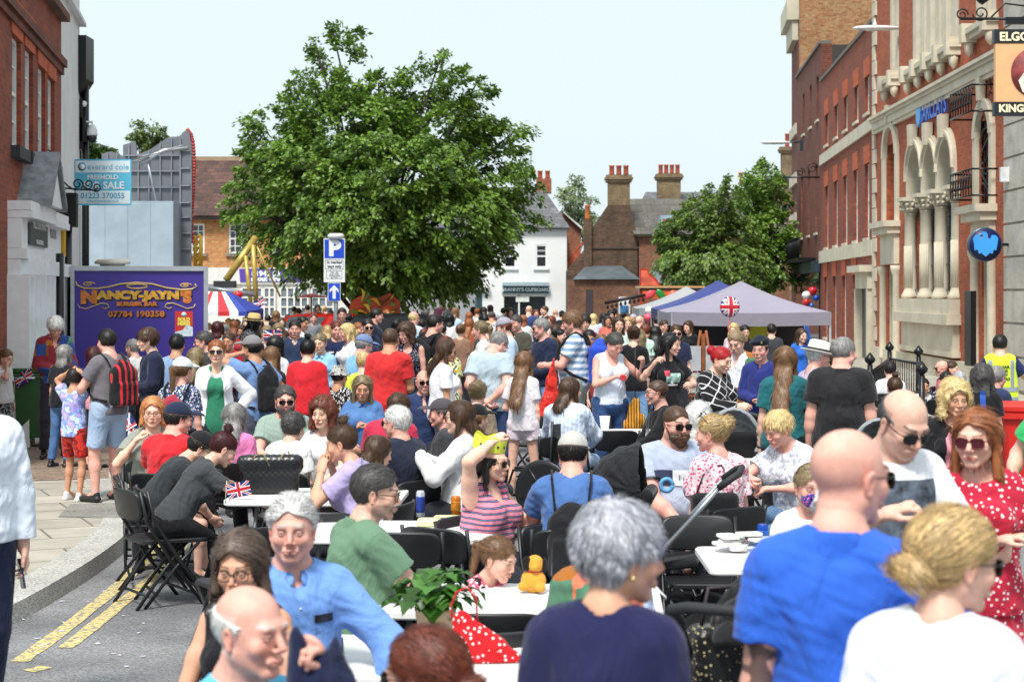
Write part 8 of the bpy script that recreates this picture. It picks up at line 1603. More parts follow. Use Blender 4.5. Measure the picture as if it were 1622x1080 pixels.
Pn(1410,571,'man in a white shirt with dark hair sitting near the railing, back to us',s=118,yaw=170,sit=True,hair='short',hc='dark',top=('tshirt','#dedee2'),w=1.1)
Pn(1417,596,'woman with a high dark bun in a black hoodie beside the railing',s=150,yaw=160,hy=20,sit=True,sex='f',hair='topbun',hc='brown',top=('sweater','#17171a'))
Pn(1463,598,'small boy with a cropped fade facing us near the bank sill',s=118,yaw=5,sit=True,hair='short',hc='dark',skin='tan',top=('tshirt','#d8d4d4'),hk=1.05)
Pn(1491,571,'bald man in sunglasses and a pink top in profile near the bank',s=112,yaw=-80,sit=True,hair='bald',skin='pink',top=('tshirt','#c65a80'),extra=[('shades',{})])
Pn(1508,571,'woman with brown hair tied back beside the bald man in pink',s=112,yaw=60,sit=True,sex='f',hair='bun',hc='brown',top=('tshirt','#8c6a70'))
Pn(1499,587,'person with close cropped dark hair in a dark leaf print shirt',s=125,yaw=160,sit=True,hair='short',hc='dark',top=('tshirt','#1c2238','floral','#c8ccd8',1.6,'#30384c'))
Pn(1519,588,'person with a neat silver bob far right near the bank door',s=118,yaw=175,sit=True,sex='f',hair='bob',hc='silver',top=('tshirt','#b8b8c0'))
Pn(1556,579,'person with curly grey hair in black wearing a blue strap across the back',s=172,yaw=170,hy=-15,h=1.5,sex='f',hair='curly',hc='dkgrey',w=1.2,top=('tshirt','#15161a'))
strapI=CREATED[-1]
Pn(1580,579,'grey haired man in a navy jacket beside the red bin',s=158,yaw=120,hy=10,hair='short',hc='grey',skin='pink',w=1.15,top=('jacket','#253352'))
stw=Pn(1584,529,'steward in a yellow high visibility vest with his back to us',s=134,yaw=172,hy=-10,hair='short',hc='dark',w=1.18,top=('tshirt','#1c2a52'),L='down',Rr=SL(.42,.25,-.15,(.5,-.3,-.8),.4))
Pn(1513,603,'elderly woman with blonde curls in a black cardigan over a pink top',s=242,yaw=0,hy=6,sex='f',hair='curly',hc='straw',skin='warm',inner='#d98a98',top=('cardigan','#17171b'),bot=('trousers','#a89a86'),L=SL(.02,.22,-.25,(.8,-.6,-.2),.6),Rr='down')
pk=CREATED[-1]
Pn(1676,575,'person in a bright green T-shirt with a wooden cane at the right edge',s=258,yaw=-50,hair='short',hc='grey',w=1.25,belly=.05,top=('tshirt','#35a860'),bot=('shorts','#3a4660','blotch','#8a5060',1,'#20283a'),Rr=SL(.26,.20,-.45,(.8,-.5,0),.8),L='down')
cane=CREATED[-1]
tl=Pn(1245,548,'woman with long highlighted hair and a teal off the shoulder top, back to us',s=192,yaw=176,hy=-18,sex='f',hair='long',hc='ltbrown',hlen=.42,w=1.28,top=('tshirt','#1b5f66'),bot=('leggings','#16171c'))
Pn(1337,533,'heavyset grey haired man in a plain black T-shirt, back to us',s=196,yaw=168,hy=-40,hair='short',hc='grey',skin='pink',w=1.5,belly=.06,top=('tshirt','#232325'),bot=('trousers','#1c1d22'))
Pn(1297,534,'man in a white trilby with a black band and a pale striped shirt',s=176,yaw=105,hp=6,hair='short',hc='white',skin='pink',w=1.1,top=('shirt','#b9aecb','vstripes','#9a90b4',.8),bot=('trousers','#a8a49a'),extra=['fedora','glasses'])
Pn(1204,533,'smiling young cadet in a dark beret and royal blue shirt',s=152,yaw=-22,hy=-6,hair='short',hc='dark',skin='pink',top=('shirt','#252f72'),bot=('trousers','#15161c'),extra=['beret'],L='down',Rr='front')
Pn(1166,524,'blond teenage boy in a navy jacket with white panels looking down',s=146,yaw=-28,hp=22,hair='quiff',hc='ash',top=('jacket','#1e2846','patch','#e0e4ec',.35,'#1e2846'))
Pn(1143,549,'woman with bright red hair in a black and white plaid top',s=172,yaw=48,hp=18,lean=8,sex='f',hair='bun',hc='red',skin='pale',w=1.35,belly=.04,top=('sweater','#17171b','plaid','#c8c8cc',1.3),bot=('leggings','#121216'),L='front',Rr='fwd')
Pn(1062,527,'woman with long black hair in a black T-shirt with a white print',s=150,yaw=20,hy=48,sex='f',hair='long',hc='black',hlen=.26,skin='fair',w=1.08,top=('tshirt','#15151a'),bot=('jeans','#4f82c4'),Rr=SL(.30,.34,.02,(.6,-.3,-.8),.6),L=SL(.16,.28,-.22,(.8,-.4,-.5),.6))
blk=CREATED[-1]
Pn(1071,513,'man in sunglasses and navy top behind the long black haired woman',s=112,yaw=0,hair='short',hc='brown',top=('tshirt','#1d2744'),extra=[('shades',{})])
Pn(974,528,'woman in a white vest top and ripped jeans looking down at her drink',s=150,yaw=18,hy=14,hp=30,sex='f',hair='lowbun',hc='dkgrey',age=1,skin='pink',w=1.28,belly=.04,top=('tank','#d4dcec'),bot=('jeans','#2c4470','denim','#3c5c90'),Rr=SL(.02,.26,-.16,(.8,-.3,-.6),.7),L=SL(.30,.22,-.02,(.7,-.3,-.9),.6))
drk=CREATED[-1]
Pn(1004,516,'woman with a pinned brown bun, black top and light jeans, seen from behind',s=122,yaw=168,sex='f',hair='updo',hc='brown',w=1.1,top=('tshirt','#131316'),bot=('jeans','#7ea4d0'))
Pn(1023,513,'dark haired person in a pale green top stooping near the gazebo pole',s=104,yaw=150,hp=25,lean=10,hair='short',hc='auburn',top=('tshirt','#b8d8c8'))
Pn(905,493,'tall man in a blue and white striped T-shirt with a royal blue rucksack',s=134,yaw=-100,hy=8,hp=5,hair='mop',hc='ltbrown',skin='pink',w=1.2,belly=.03,top=('tshirt','#d9dfe8','stripes','#7f9cbc',1.6),bot=('shorts','#8f948f'),beard='stubble',L=SL(.06,.34,-.26,(.7,-.4,-.6),.8),Rr=SL(.02,.34,-.26,(.7,-.4,-.6),.8),extra=[('backpack',dict(col='#2346b4',label='royal blue rucksack on the striped T-shirt man',w=.17,h=.26,z=.22,d=.11))])
Pn(933,521,'man frowning out from behind the royal blue rucksack',s=120,yaw=5,hp=8,hair='short',hc='dark',skin='tan',top=('tshirt','#d8d8d4'),w=1.1)
Pn(926,498,'teenage boy with dark fringe in a maroon hoodie',s=102,yaw=5,hair='mop',hc='dark',skin='pale',top=('sweater','#7c1c2c'))
Pn(953,530,'child with a light brown fringe in a rust red top',s=128,yaw=5,hair='bob',sex='f',hc='ltbrown',top=('tshirt','#8c2a26'),h=1.55)
Pn(980,501,'smiling girl with very long brown hair in a pale mint hoodie',s=103,yaw=8,sex='f',hair='long',hc='brown',hlen=.4,skin='pale',top=('sweater','#c6dfd0'))
Pn(856,503,'grey haired man in sunglasses and a dark navy jumper, profile left',s=126,yaw=-60,hy=-18,hair='short',hc='grey',skin='pink',w=1.15,top=('sweater','#1b2440'),bot=('jeans','#7098c8'),extra=[('shades',{})],L='front',Rr='front')
Pn(831,556,'girl with long straight fair hair in a white top and pale pink shorts',s=160,yaw=170,hy=-15,sex='f',hair='long',hc='ltbrown',hlen=.40,w=.86,skin='pale',top=('tshirt','#e0dae0'),bot=('shortshorts','#dccdd8'),shoes='#d8d8d4',L='front',Rr='down')
Pn(790,527,'man in a pale grey-blue T-shirt clasping his hands behind his back',s=152,yaw=168,hy=-42,hp=34,hair='short',hc='grey',skin='pink',w=1.38,belly=.04,top=('tshirt','#a9bac4'),bot=('jeans','#27385c','denim','#34486e'),L='behind',Rr='behind',extra=['glasses'])
Pn(760,507,'fair haired woman with tied back hair in a white top, profile left',s=124,yaw=-105,sex='f',hair='pony',hc='ash',hlen=.1,skin='pink',top=('tshirt','#e4e4e2'))
Pn(797,503,'man in a grey cap and pale blue shirt turned to the left',s=120,yaw=-85,hp=12,hair='short',hc='auburn',top=('shirt','#b4c8dc'),bot=('jeans','#8aa8cc'),extra=[('cap',dict(col='#9a96a2'))])
Pn(817,498,'man in a dark olive polo shirt smiling to the left',s=106,yaw=-40,hair='short',hc='dkgrey',skin='pink',w=1.12,top=('polo','#4c4a42'))
Pn(619,518,'man with cropped hair in a plain red T-shirt, back to us',s=152,yaw=172,hy=-10,hair='buzz',hc='brown',skin='tan',w=1.26,top=('tshirt','#c92d2f'),bot=('trousers','#23252c'),L='down',Rr='front')
Pn(488,536,'woman with a black top knot in a long sleeved red top, back to us',s=150,yaw=176,sex='f',hair='topbun',hc='black',w=1.32,belly=.03,top=('sweater','#cc2430'),bot=('leggings','#141418'))
Pn(538,576,'boy in a grey camouflage bucket hat and squiggle print shirt, back to us',s=146,yaw=172,hy=-25,hair='short',hc='dark',skin='tan',top=('tshirt','#1b1b1e','floral','#dcdcdc',2.2,'#1b1b1e'),bot=('shorts','#202024'),extra=['bucket'])
Pn(576,556,'small fair haired child in a lemon yellow top',s=142,yaw=175,hair='short',hc='blonde',top=('tshirt','#d4dc50'),h=1.45)
Pn(507,527,'girl in a light blue polo shirt with her fair hair tied up',s=130,yaw=-15,hp=8,sex='f',hair='pony',hc='ash',hlen=.06,skin='pale',top=('polo','#8fbfe4'),bot=('jeans','#26365a'))
Pn(534,508,'round faced man in a navy T-shirt with white letters',s=112,yaw=12,hair='short',hc='auburn',skin='pink',w=1.2,top=('tshirt','#1c2648'))
eat=CREATED[-1]
Pn(549,512,'woman with straw blonde hair in a white top, profile left',s=116,yaw=-70,sex='f',hair='bob',hc='straw',skin='pink',top=('blouse','#dce0e6'),w=1.1)
Pn(577,530,'man in a slate blue cap and sky blue shirt turned to the right',s=138,yaw=125,hp=15,hair='short',hc='grey',skin='pink',w=1.12,top=('shirt','#7fb4e6'),extra=[('cap',dict(col='#6c7ea6'))],L='chest',Rr='front')
Pn(583,504,'dark haired woman in sunglasses and a navy shirt near the black car',s=110,yaw=15,sex='f',hair='bun',hc='dark',top=('shirt','#1c2640'),extra=[('shades',{})])
Pn(597,488,'man in a navy T-shirt with short dark hair in profile by the black car',s=92,yaw=95,hair='short',hc='dark',skin='pink',top=('tshirt','#1a2038'),w=1.08)
Pn(542,487,'young man in a dark jacket over white in front of the parking sign pole',s=82,yaw=5,hp=8,hair='short',hc='dark',skin='pink',top=('jacket','#22232a'))
Pn(643,512,'woman with dark curls in a black polka dot top beside the red T-shirt man',s=128,yaw=-20,hy=-20,hp=15,sex='f',hair='curly',hc='brown',skin='pink',w=1.2,top=('tank','#1c2030','dots','#dcdce4',2.4))
Pn(690,497,'tall man in glasses and a black top with a black rucksack, turned right',s=122,yaw=140,hy=-25,hair='short',hc='dark',skin='pink',w=1.3,top=('tshirt','#17181e'),extra=['glasses',('backpack',dict(label='black rucksack worn by the tall man in glasses',w=.16,h=.25))])
Pn(656,492,'balding man in a pale blue shirt, back to us by the marquee',s=92,yaw=150,hy=-10,hair='balding',hc='straw',skin='pink',w=1.15,top=('shirt','#bfdcf0'))
Pn(708,537,'woman with long brown hair in sunglasses and a white T-shirt looking right',s=156,yaw=112,hy=-22,sex='f',hair='long',hc='brown',hlen=.16,skin='tan',w=1.1,top=('tshirt','#e6e6ec'),bot=('jeans','#8a94a8'),extra=[('shades',dict(frame='#5a2a1c'))])
Pn(706,532,'person in a pale yellow flower print shirt behind the white T-shirt woman',s=134,yaw=170,sex='f',hair='long',hc='auburn',hlen=.1,w=1.2,top=('blouse','#dcdcae','floral','#4a5a4c',1.4,'#c8b43c'))
Pn(467,506,'stocky man in a navy polo with white collar trim facing us',s=114,yaw=5,hair='short',hc='dark',skin='pink',w=1.28,belly=.03,top=('polo','#25334e'),polo='#d8dce0')
Pn(480,500,'dark haired man in a white shirt behind the navy polo man',s=92,yaw=60,hair='short',hc='black',skin='tan',top=('shirt','#dcdfe2'))
Pn(441,512,'grey blonde woman in wraparound sunglasses by the waved flag',s=104,yaw=10,sex='f',hair='bob',hc='ash',top=('tshirt','#d2c8c8'),extra=[('shades',{})])
Pn(423,515,'fair girl with face paint holding a small flag to her mouth',s=108,yaw=12,sex='f',hair='pony',hc='ash',hlen=.08,skin='pale',top=('tshirt','#c8cad8'))
Pn(437,531,'person with long black hair seen from behind near the waved flag',s=138,yaw=170,sex='f',hair='long',hc='black',hlen=.2,top=('tshirt','#d4d4d8'))
Pn(430,548,'girl with long straight brown hair seen from behind in a dark top',s=150,yaw=178,sex='f',hair='long',hc='ltbrown',hlen=.26,top=('tshirt','#26262c'),w=.9)
Pn(362,526,'smiling woman with brown hair in a red polo shirt',s=120,yaw=-12,sex='f',hair='bun',hc='brown',skin='tan',top=('polo','#b82232'))
Pn(345,509,'person with a long dark maroon bob seen from behind by the trailer edge',s=100,yaw=178,sex='f',hair='bob',hc='burgundy',top=('tshirt','#b8bcc0'))
Pn(403,494,'dark figure in a straw trilby with long black locks',s=98,yaw=70,hair='long',hc='black',hlen=.2,skin='black',top=('jacket','#1a1b20','blotch','#7a7e84',2,'#101014'),extra=[('fedora',dict(col='#cdb278',band='#17171a',tilt=6,sc=1.06))],eyes=False)
Pn(408,540,'child in a black cap with a gold emblem looking towards us',s=128,yaw=5,hair='short',hc='dark',skin='tan',top=('tshirt','#202228'),extra=[('cap',dict(col='#141418'))])
Pn(398,531,'young man in a grey baseball cap and blue T-shirt scratching his head',s=158,yaw=-128,hy=8,hp=2,hair='short',hc='black',skin='tan',w=1.12,top=('tshirt','#6f8fc0'),bot=('shorts','#5a6070'),L=SL(.10,.12,.16,(.9,.3,-.2),.6),Rr='hip',extra=[('cap',dict(col='#7d7b7c')),('backpack',dict(label='black drawstring rucksack on the man scratching his head',w=.13,h=.25,d=.06))])
Pn(343,537,'fair woman in sunglasses, green top and white cardigan facing us',s=166,yaw=5,hp=-4,sex='f',hair='bun',hc='ginger',skin='pale',w=.98,inner='#2d7a5c',top=('cardigan','#e4e4ea'),extra=[('shades',{})],L='hip',Rr='down',bot=('trousers','#20222a'))
gr_=CREATED[-1]
Pn(290,566,'woman in a white cap and floral blouse with a brown ponytail, back to us',s=180,yaw=170,hy=-20,sex='f',hair='pony',hc='ltbrown',hlen=.18,w=1.22,skin='pink',top=('blouse','#2e3a5a','floral','#c8ccd8',2.4,'#55648c'),bot=('trousers','#2e3a5a','floral','#c8ccd8',2.4,'#55648c'),extra=[('cap',dict(col='#cfd6d4')),('backpack',dict(col='#9c2f42',label='maroon rucksack on the woman in the white cap',w=.13,h=.2,d=.07))])
Pn(281,528,'black haired man in a blue-grey shirt, back to us before the purple trailer',s=142,yaw=172,hair='short',hc='black',skin='tan',top=('tshirt','#7f9ac0'))
Pn(322,523,'man in sunglasses with short dark hair in profile facing left',s=138,yaw=-85,hair='short',hc='dkgrey',skin='pink',top=('tshirt','#3c3e44'),extra=[('shades',{})],w=1.1)
Pn(312,550,'person with long sandy hair seen from behind right of the white cap',s=148,yaw=160,sex='f',hair='long',hc='ash',hlen=.2,top=('tshirt','#3a3c42'))
Pn(233,520,'young man with a brown mop of hair in a navy jumper smiling left',s=148,yaw=-70,hp=8,hair='mop',hc='brown',skin='pale',top=('sweater','#19213c'),bot=('trousers','#14151a'),L='front',Rr='front',ground=KZ)
Pn(210,536,'person with grey hair in a white T-shirt behind the young man in navy',s=124,yaw=-120,hair='short',hc='grey',top=('tshirt','#d8d8d6'),ground=KZ)
Pn(169,520,'man in a grey T-shirt and denim shorts carrying a red and black rucksack',s=163,yaw=-130,hy=-10,hair='short',hc='dark',skin='pink',w=1.2,belly=.03,top=('tshirt','#6c6870'),bot=('shorts','#8fa4c4','denim','#a4b8d4'),shoes='#1c1c1e',L=SL(.14,.34,-.30,(.7,-.4,-.6),.6),Rr=SL(.08,.34,-.30,(.7,-.4,-.6),.6),extra=[('backpack',dict(col='#141518',c2='#c02430',label='black rucksack with red flashes on the man in denim shorts',w=.15,h=.24))],ground=KZ)
Pn(121,580,'boy in a tie-dye T-shirt and red shorts with his hands on his head',s=162,yaw=150,hy=10,hair='short',hc='dark',skin='tan',w=.92,top=('tshirt','#c8dcf0','blotch','#6a8ad8',1.6,'#b8a0e0'),bot=('shorts','#c42420','blotch','#5a1416',1.6,'#d03a30'),shoes='#dcdcdc',L='head',Rr='head',ground=KZ)
Pn(152,549,'person with dark maroon hair and long black skirt behind the boy',s=138,yaw=100,sex='f',hair='bob',hc='burgundy',top=('tshirt','#c88a94'),bot=('skirt','#15151a'),ground=KZ,L='front')
Pn(103,546,'grey haired woman in a black top and blue jeans facing the shop',s=136,yaw=158,sex='f',hair='bob',hc='grey',w=1.12,top=('tshirt','#1a1b22'),bot=('jeans','#45689c','denim','#5a7eb0'),ground=KZ)
Pn(88,503,'white haired man in a multicoloured patchwork jacket holding a bottle',s=130,yaw=22,hp=28,hair='mop',hc='white',skin='pink',top=('jacket','#7a2430','patch','#2c4a8c',1.1,'#8a4a20'),bot=('trousers','#26262e'),L='front',Rr='front',ground=KZ)
Pn(10,552,'girl in a white printed T-shirt and spotted leggings eating by the shop',s=128,yaw=60,hp=15,sex='f',hair='pony',hc='ltbrown',hlen=.1,w=1.1,top=('tshirt','#dcdcdc'),bot=('leggings','#1c1c20','blotch','#c8c8c8',1.8,'#303034'),Rr='face',ground=KZ)
FAR=[(412,505,70,180,'f','long','brown','pink','#c88090'),(424,498,62,170,'m','short','dark','grey','#6a6e74'),(437,493,62,175,'f','curly','ltbrown','black','#16161a'),(446,503,66,10,'f','bob','brown','white',WH),(466,485,52,175,'m','short','dark','white',WH),(474,488,52,170,'f','bun','brown','cream','#d8d0c0'),(487,482,50,175,'m','short','black','lavender','#8c92b8'),(503,482,50,20,'f','bob','black','crimson','#a03048'),(514,484,48,175,'f','pony','blonde','white',WH),(524,490,52,5,'m','short','brown','navy','#20284a'),(395,500,74,20,'m','short','dark','green','#3a7a5a'),(383,515,84,-20,'f','bob','brown','red','#a83038'),(371,508,78,170,'f','long','ginger','blue','#4468a8'),(357,512,80,175,'m','cropped','grey','white',WH),(450,522,96,150,'m','short','brown','white',WH),(518,515,92,170,'f','long','blonde','teal','#3a7a80'),(560,520,104,175,'f','bun','straw','cream','#d8d0c0'),(568,510,92,60,'m','short','ginger','olive','#5a5c3c'),(613,490,62,30,'f','bun','ginger','white',WH),(628,505,84,170,'f','bob','black','grey','#7a7e84'),(668,505,78,175,'m','short','dark','plum','#6a3450'),(676,490,60,90,'f','bob','dkgrey','dark','#26262e'),(700,474,50,170,'m','short','black','pink','#b8607c'),(713,478,52,-170,'m','short','dark','white',WH),(722,487,68,165,'f','long','ltbrown','pale blue','#b8d4ea'),(712,497,78,175,'f','bob','black','white',WH),(743,494,60,175,'f','bob','ginger','cream','#e0d8d0'),(756,487,56,160,'m','short','ginger','white',WH),(766,486,56,178,'f','long','black','black','#16161a'),(750,486,54,170,'f','bob','black','grey','#7a7e84'),(779,493,62,165,'m','short','dkgrey','beige','#c0a888'),(792,495,64,170,'m','short','silver','white',WH),(776,483,50,-120,'f','bob','burgundy','pink','#c88090'),(798,487,54,160,'m','short','dark','maroon','#4a2028'),(808,488,54,30,'f','curly','brown','dark','#26262e'),(828,499,72,175,'f','bob','ginger','white',WH),(838,484,62,175,'m','bald','ltbrown','denim blue','#34497a'),(862,484,62,-70,'m','short','brown','black','#202a2c'),(849,490,56,10,'f','long','auburn','grey','#7a7e84'),(873,500,66,-60,'f','bob','auburn','white',WH),(880,490,54,160,'m','bald','straw','pale blue','#b8d4ea'),(890,492,58,170,'m','capped','black','dark','#26262e'),(878,514,90,-90,'f','long','brown','patterned','#8a8480'),(893,505,76,170,'m','short','dark','charcoal','#3a3c42'),(940,497,66,175,'f','bob','straw','white',WH),(956,495,70,178,'f','long','black','pale blue','#b8c8e0'),(963,500,72,10,'f','bob','dark','coral','#d0685c'),(973,488,58,170,'m','capped','black','dark','#26262e'),(968,492,60,10,'f','curly','black','black','#16161a'),(988,494,64,170,'f','bun','black','cream','#e0d8d0'),(994,502,84,5,'f','bob','blonde','cream','#e0d8d0'),(1003,497,68,-30,'m','short','silver','navy','#20284a'),(1014,500,76,120,'m','bald','grey','mauve','#8a7a98'),(1012,524,108,150,'f','curly','ash','white',WH),(1040,500,70,170,'m','short','dark','charcoal','#3a3c42'),(1038,516,104,175,'f','long','black','white',WH),(730,512,96,160,'f','bun','ltbrown','patterned','#8a6a58'),(744,504,84,170,'f','long','ginger','rust','#a0583c'),(770,510,96,175,'m','short','brown','charcoal','#3a3c42'),(812,512,92,170,'f','bob','brown','cream','#e0d8d0'),(700,512,92,175,'m','short','dark','pink','#c88090'),(672,520,104,170,'f','bun','auburn','blue','#4468a8'),(878,535,112,178,'f','long','brown','pale pink','#d8b8c0'),(888,520,100,60,'f','bun','black','white',WH),(415,522,100,40,'f','bob','dark','white',WH),(390,505,80,10,'f','long','ash','lilac','#a898c0'),(456,498,60,175,'f','bob','black','navy','#20284a'),(497,496,66,20,'m','short','brown','grey','#7a7e84'),(552,496,66,175,'m','short','black','charcoal','#3a3c42'),(640,495,64,-30,'f','pony','dark','teal','#3a7a80'),(1052,506,82,20,'m','short','brown','white',WH),(1090,508,84,-30,'f','bob','brown','black','#16161a'),(1180,514,92,10,'m','short','black','black','#16161a'),(1162,512,90,-20,'f','bob','straw','pale pink','#d8b8c0'),(1222,512,88,160,'m','short','dark','charcoal','#3a3c42'),(1270,520,96,20,'f','long','brown','bright blue','#2a68c8'),(1310,552,148,-60,'f','bob','brown','cream','#e0d8d0')]
HW={'long':'long','short':'short','curly':'curly','bob':'bobbed','bun':'tied up','pony':'ponytailed','cropped':'cropped'}
HCW={'dark':'dark brown','ltbrown':'light brown','dkgrey':'dark grey','straw':'straw blonde','ash':'ash blonde','silver':'silver'}
def lmk(x):return next(n for l,n in((405,'by the striped stall'),(445,'under raised flag'),(510,'before shop windows'),(560,'by the parking sign'),(640,'near the black car'),(690,'before dark trunk'),(738,'before the marquee'),(790,'left of green fascia'),(840,'below green fascia'),(885,'by white shop corner'),(960,'before old brick wall'),(1000,'by notice board'),(1045,'beside pale gazebo'),(1100,'at gazebo corner'),(1290,'inside grey gazebo'),(9999,'beside the white trilby')) if x<l)
seen={}
for(px,y,s_,yw,sx,hr_,hc_,cw,hx) in FAR:
 who='woman' if sx=='f' else 'man'; hd={'bald':f'bald {who}','capped':f'{who} in a black cap'}.get(hr_,f"{who} with {HW.get(hr_, hr_)} {HCW.get(hc_, hc_)} hair")
 lb=f"{hd}, {cw} top, {lmk(px)}, "+('facing us' if abs(yw)<45 else 'from behind' if abs(yw)>140 else 'sideways')
 if lb in seen:lb='further '+lb
 seen[lb]=1; ex=[('cap',{'col':'#15151a'})] if hr_=='capped' else[]
 person(px,y,s=s_,yaw=yw+(px*7%31)-15,sex=sx,hair={'capped':'short','cropped':'buzz'}.get(hr_,hr_),hc=hc_,hlen=.22,top=('tshirt' if(px%3) else 'sweater',hx),bot=(('trousers','jeans')[px%2],('#23262e','#3c5278')[px%2]),label=lb,extra=ex,group='people in the far crowd',skin=('fair','pink','pale','tan')[px%4],w=1+(px%5)*.05,hp=(px%13)-2)
def chest_text(I,body,size,col,x=0,z=.33,back=False,bold=.002,sx=1.0):
 """lettering laid on the shirt: dropped onto its surface by ray"""
 T,Rt=I['T'],I['Rt']; q=-1 if back else 1; cu=bpy.data.curves.new('lettering','FONT'); cu.body=body; cu.size=size; cu.align_x='CENTER'; cu.align_y='CENTER'; cu.offset=bold; cu.resolution_u=2
 t=bpy.data.objects.new('lettering',cu); COL.objects.link(t); me=bpy.data.meshes.new_from_object(t.evaluated_get(bpy.context.evaluated_depsgraph_get())); bpy.data.objects.remove(t); drape(I,me,M(col,.7,var=.02),x,z,q,'lettering',sx)
def drape(I,me,mt,x,z,q,name,sx=1.0,lift=.008,sub=0):
 T,Rt=I['T'],I['Rt']; bm=bmesh.new(); bm.from_mesh(me)
 if sub:bmesh.ops.subdivide_edges(bm,edges=bm.edges,cuts=sub,use_grid_fill=True)
 bm.verts.ensure_lookup_table(); top=I['top']; f=Vector(Rt@vec(0,1,0))*q
 for v in bm.verts:
  p=Vector(T(x/I['g']-q*v.co.x*sx/I['g'],q*.4,z+v.co.y/I['g'])); ok,loc,n,i=top.ray_cast(p,-f)
  v.co=(loc+f*lift) if ok else p-f*(.4-.13*I['w'])
 bm.to_mesh(me); bm.free(); me.materials.clear(); me.materials.append(mt); o=bpy.data.objects.new(name,me); COL.objects.link(o); o.parent=I['root']; return o
def rect_me(w_,h_,n=26):
 me=bpy.data.meshes.new('print'); v=[(w_*(i/n-.5),h_*(j/n-.5),0) for j in range(n+1) for i in range(n+1)]; me.from_pydata(v,[],[(j*(n+1)+i,j*(n+1)+i+1,(j+1)*(n+1)+i+1,(j+1)*(n+1)+i) for j in range(n) for i in range(n)]); return me
bpy.context.view_layer.update()
drape(esc,rect_me(.27,.36),M('#4c5663',.8,var=.75,vs=18),.0,.26,1,'print'); drape(esc,rect_me(.285,.065),M('#20242a',.8),.0,.055,1,'print',lift=.0095); chest_text(esc,'ESCAPE NYC',.058,'#e0e0e0',0,.055,bold=.003); esc['root'].children[-1].location=tuple(Vector(esc['Rt']@vec(0,.003,0)))
chest_text(eat,'EAT',.15,'#dcdce0',0,.30,bold=.004)
drape(bm_,rect_me(.12,.10),M('#26304f',.8),.15,.35,1,'print'); drape(bm_,rect_me(.18,.10),M('#dfe3ea',.8),.0,.35,1,'print'); drape(bm_,rect_me(.12,.10),M('#b3203c',.8),-.15,.35,1,'print'); chest_text(bm_,'HILL',.055,'#6a7080',0,.35); bm_['root'].children[-1].location=tuple(Vector(bm_['Rt']@vec(0,.003,0)))
for(w_,h_,x,z,c) in((.16,.10,0,.31,'#9fc4b8'),(.07,.06,.06,.36,'#c84a5a'),(.14,.02,0,.235,'#d8dcdc'),(.03,.05,0,.27,'#d8dcdc')):drape(blk,rect_me(w_,h_,8),M(c,.8,var=.4,vs=40),x,z,1,'print',lift=.006+.001*(w_<.1))
drape(hood,rect_me(.12,.09,8),M('#d8d8d8',.8,var=.9,vs=25),-.02,.28,1,'print')
T,Rt=stw['T'],stw['Rt']; g_=stw['g']; w_=stw['w']
vo=[(cone(T(0,.0,.38),T(0,0,-.02),.158*w_*g_+.02,.178*w_*g_+.02,flat=(Rt@vec(0,1,0),.76)),.02,'add'),(cone(T(-.12,-.01,.46),T(.12,-.01,.46),.085,.085),.04,'add'),(cone(T(0,-.02,.5),T(0,-.02,.65),.07,.10),.01,'sub')]
vt=sdf_obj('high_visibility_vest',vo,.008,fabric('#cfe83a',fold=.5),stw['root'],cuts=[lambda x,y,z:(T(0,0,-.02)[2])-z]); stw['top']=vt; bpy.context.view_layer.update(); sv_=M('#9aa2ac',.35,.3)
for a in((.40,.05,0,.12),(.40,.045,0,.0)):drape(stw,rect_me(a[0],a[1]),sv_,a[2],a[3],-1,'reflective_band')
for x in(-.125,.125):drape(stw,rect_me(.045,.34),sv_,x,.30,-1,'reflective_band',lift=.004)
for i,t_ in enumerate(('MAY FAIR','SENIOR','SAFETY','STEWARD')):chest_text(stw,t_,.042,'#20281a',0,.40-i*.05,back=True,bold=.002)
bl2=CREATED[1]
for a in((.40,.004,0,.345),(.40,.003,0,.338),(.004,.34,.13,.17),(.004,.34,-.13,.17)):drape(bl2,rect_me(a[0],a[1]),M('#b4bccb',.8),a[2],a[3],-1,'seam',lift=.003)
I_=strapI; drape(I_,rect_me(.05,.5,14),fabric('#2c4fa0'),0,.25,-1,'strap',lift=.008)
def put(I,side,name,label,cat,build,off=(0,0,0),along='d'):
 p,d,t,n_=hold(I,side); c=world_pt(I,p); a,b,n=world_dir(I,t),world_dir(I,d),world_dir(I,n_); m=Matrix((a,b,n)).transposed().to_4x4(); m.translation=c+m.to_3x3()@Vector(off)
 e=empty(name,(0,0,0),0,label,cat); e.matrix_world=m; build(e); return e
def phone_b(c='#15181d'):
 def f(e):MB().bev((0,0,0),(.074,.15,.009),.008,3).build('case',M(c,.2,var=0),e); MB().bb(-.033,.033,-.068,.068,.0047,.0055).build('screen',M('#20262e',.05,var=0),e)
 return f
put(esc,'L','mobile_phone','dark phone in the hand of the man in the printed white T-shirt','phone',phone_b(),(0,.0,.01))
put(edge,'L','mobile_phone','navy phone held by the white sweatshirt person at the left edge','phone',phone_b('#1c2a54'),(0,.06,0))
put(CREATED[[i['root']['label'][:20] for i in CREATED].index('woman with a dark re')],'L','mobile_phone','blue phone held by the woman with the dark red bun','phone',phone_b('#2a5a9a'),(0,.02,0))
put(drk,'R','paper_cup','small red cup in the hands of the white vest top woman','cup',lambda e:MB().lathe([(.025,-.05),(.035,.05),(.03,.05)],14,(0,0,0),Matrix.Rotation(R(90),3,'Y')).build('body',M('#c8303c',.3),e))
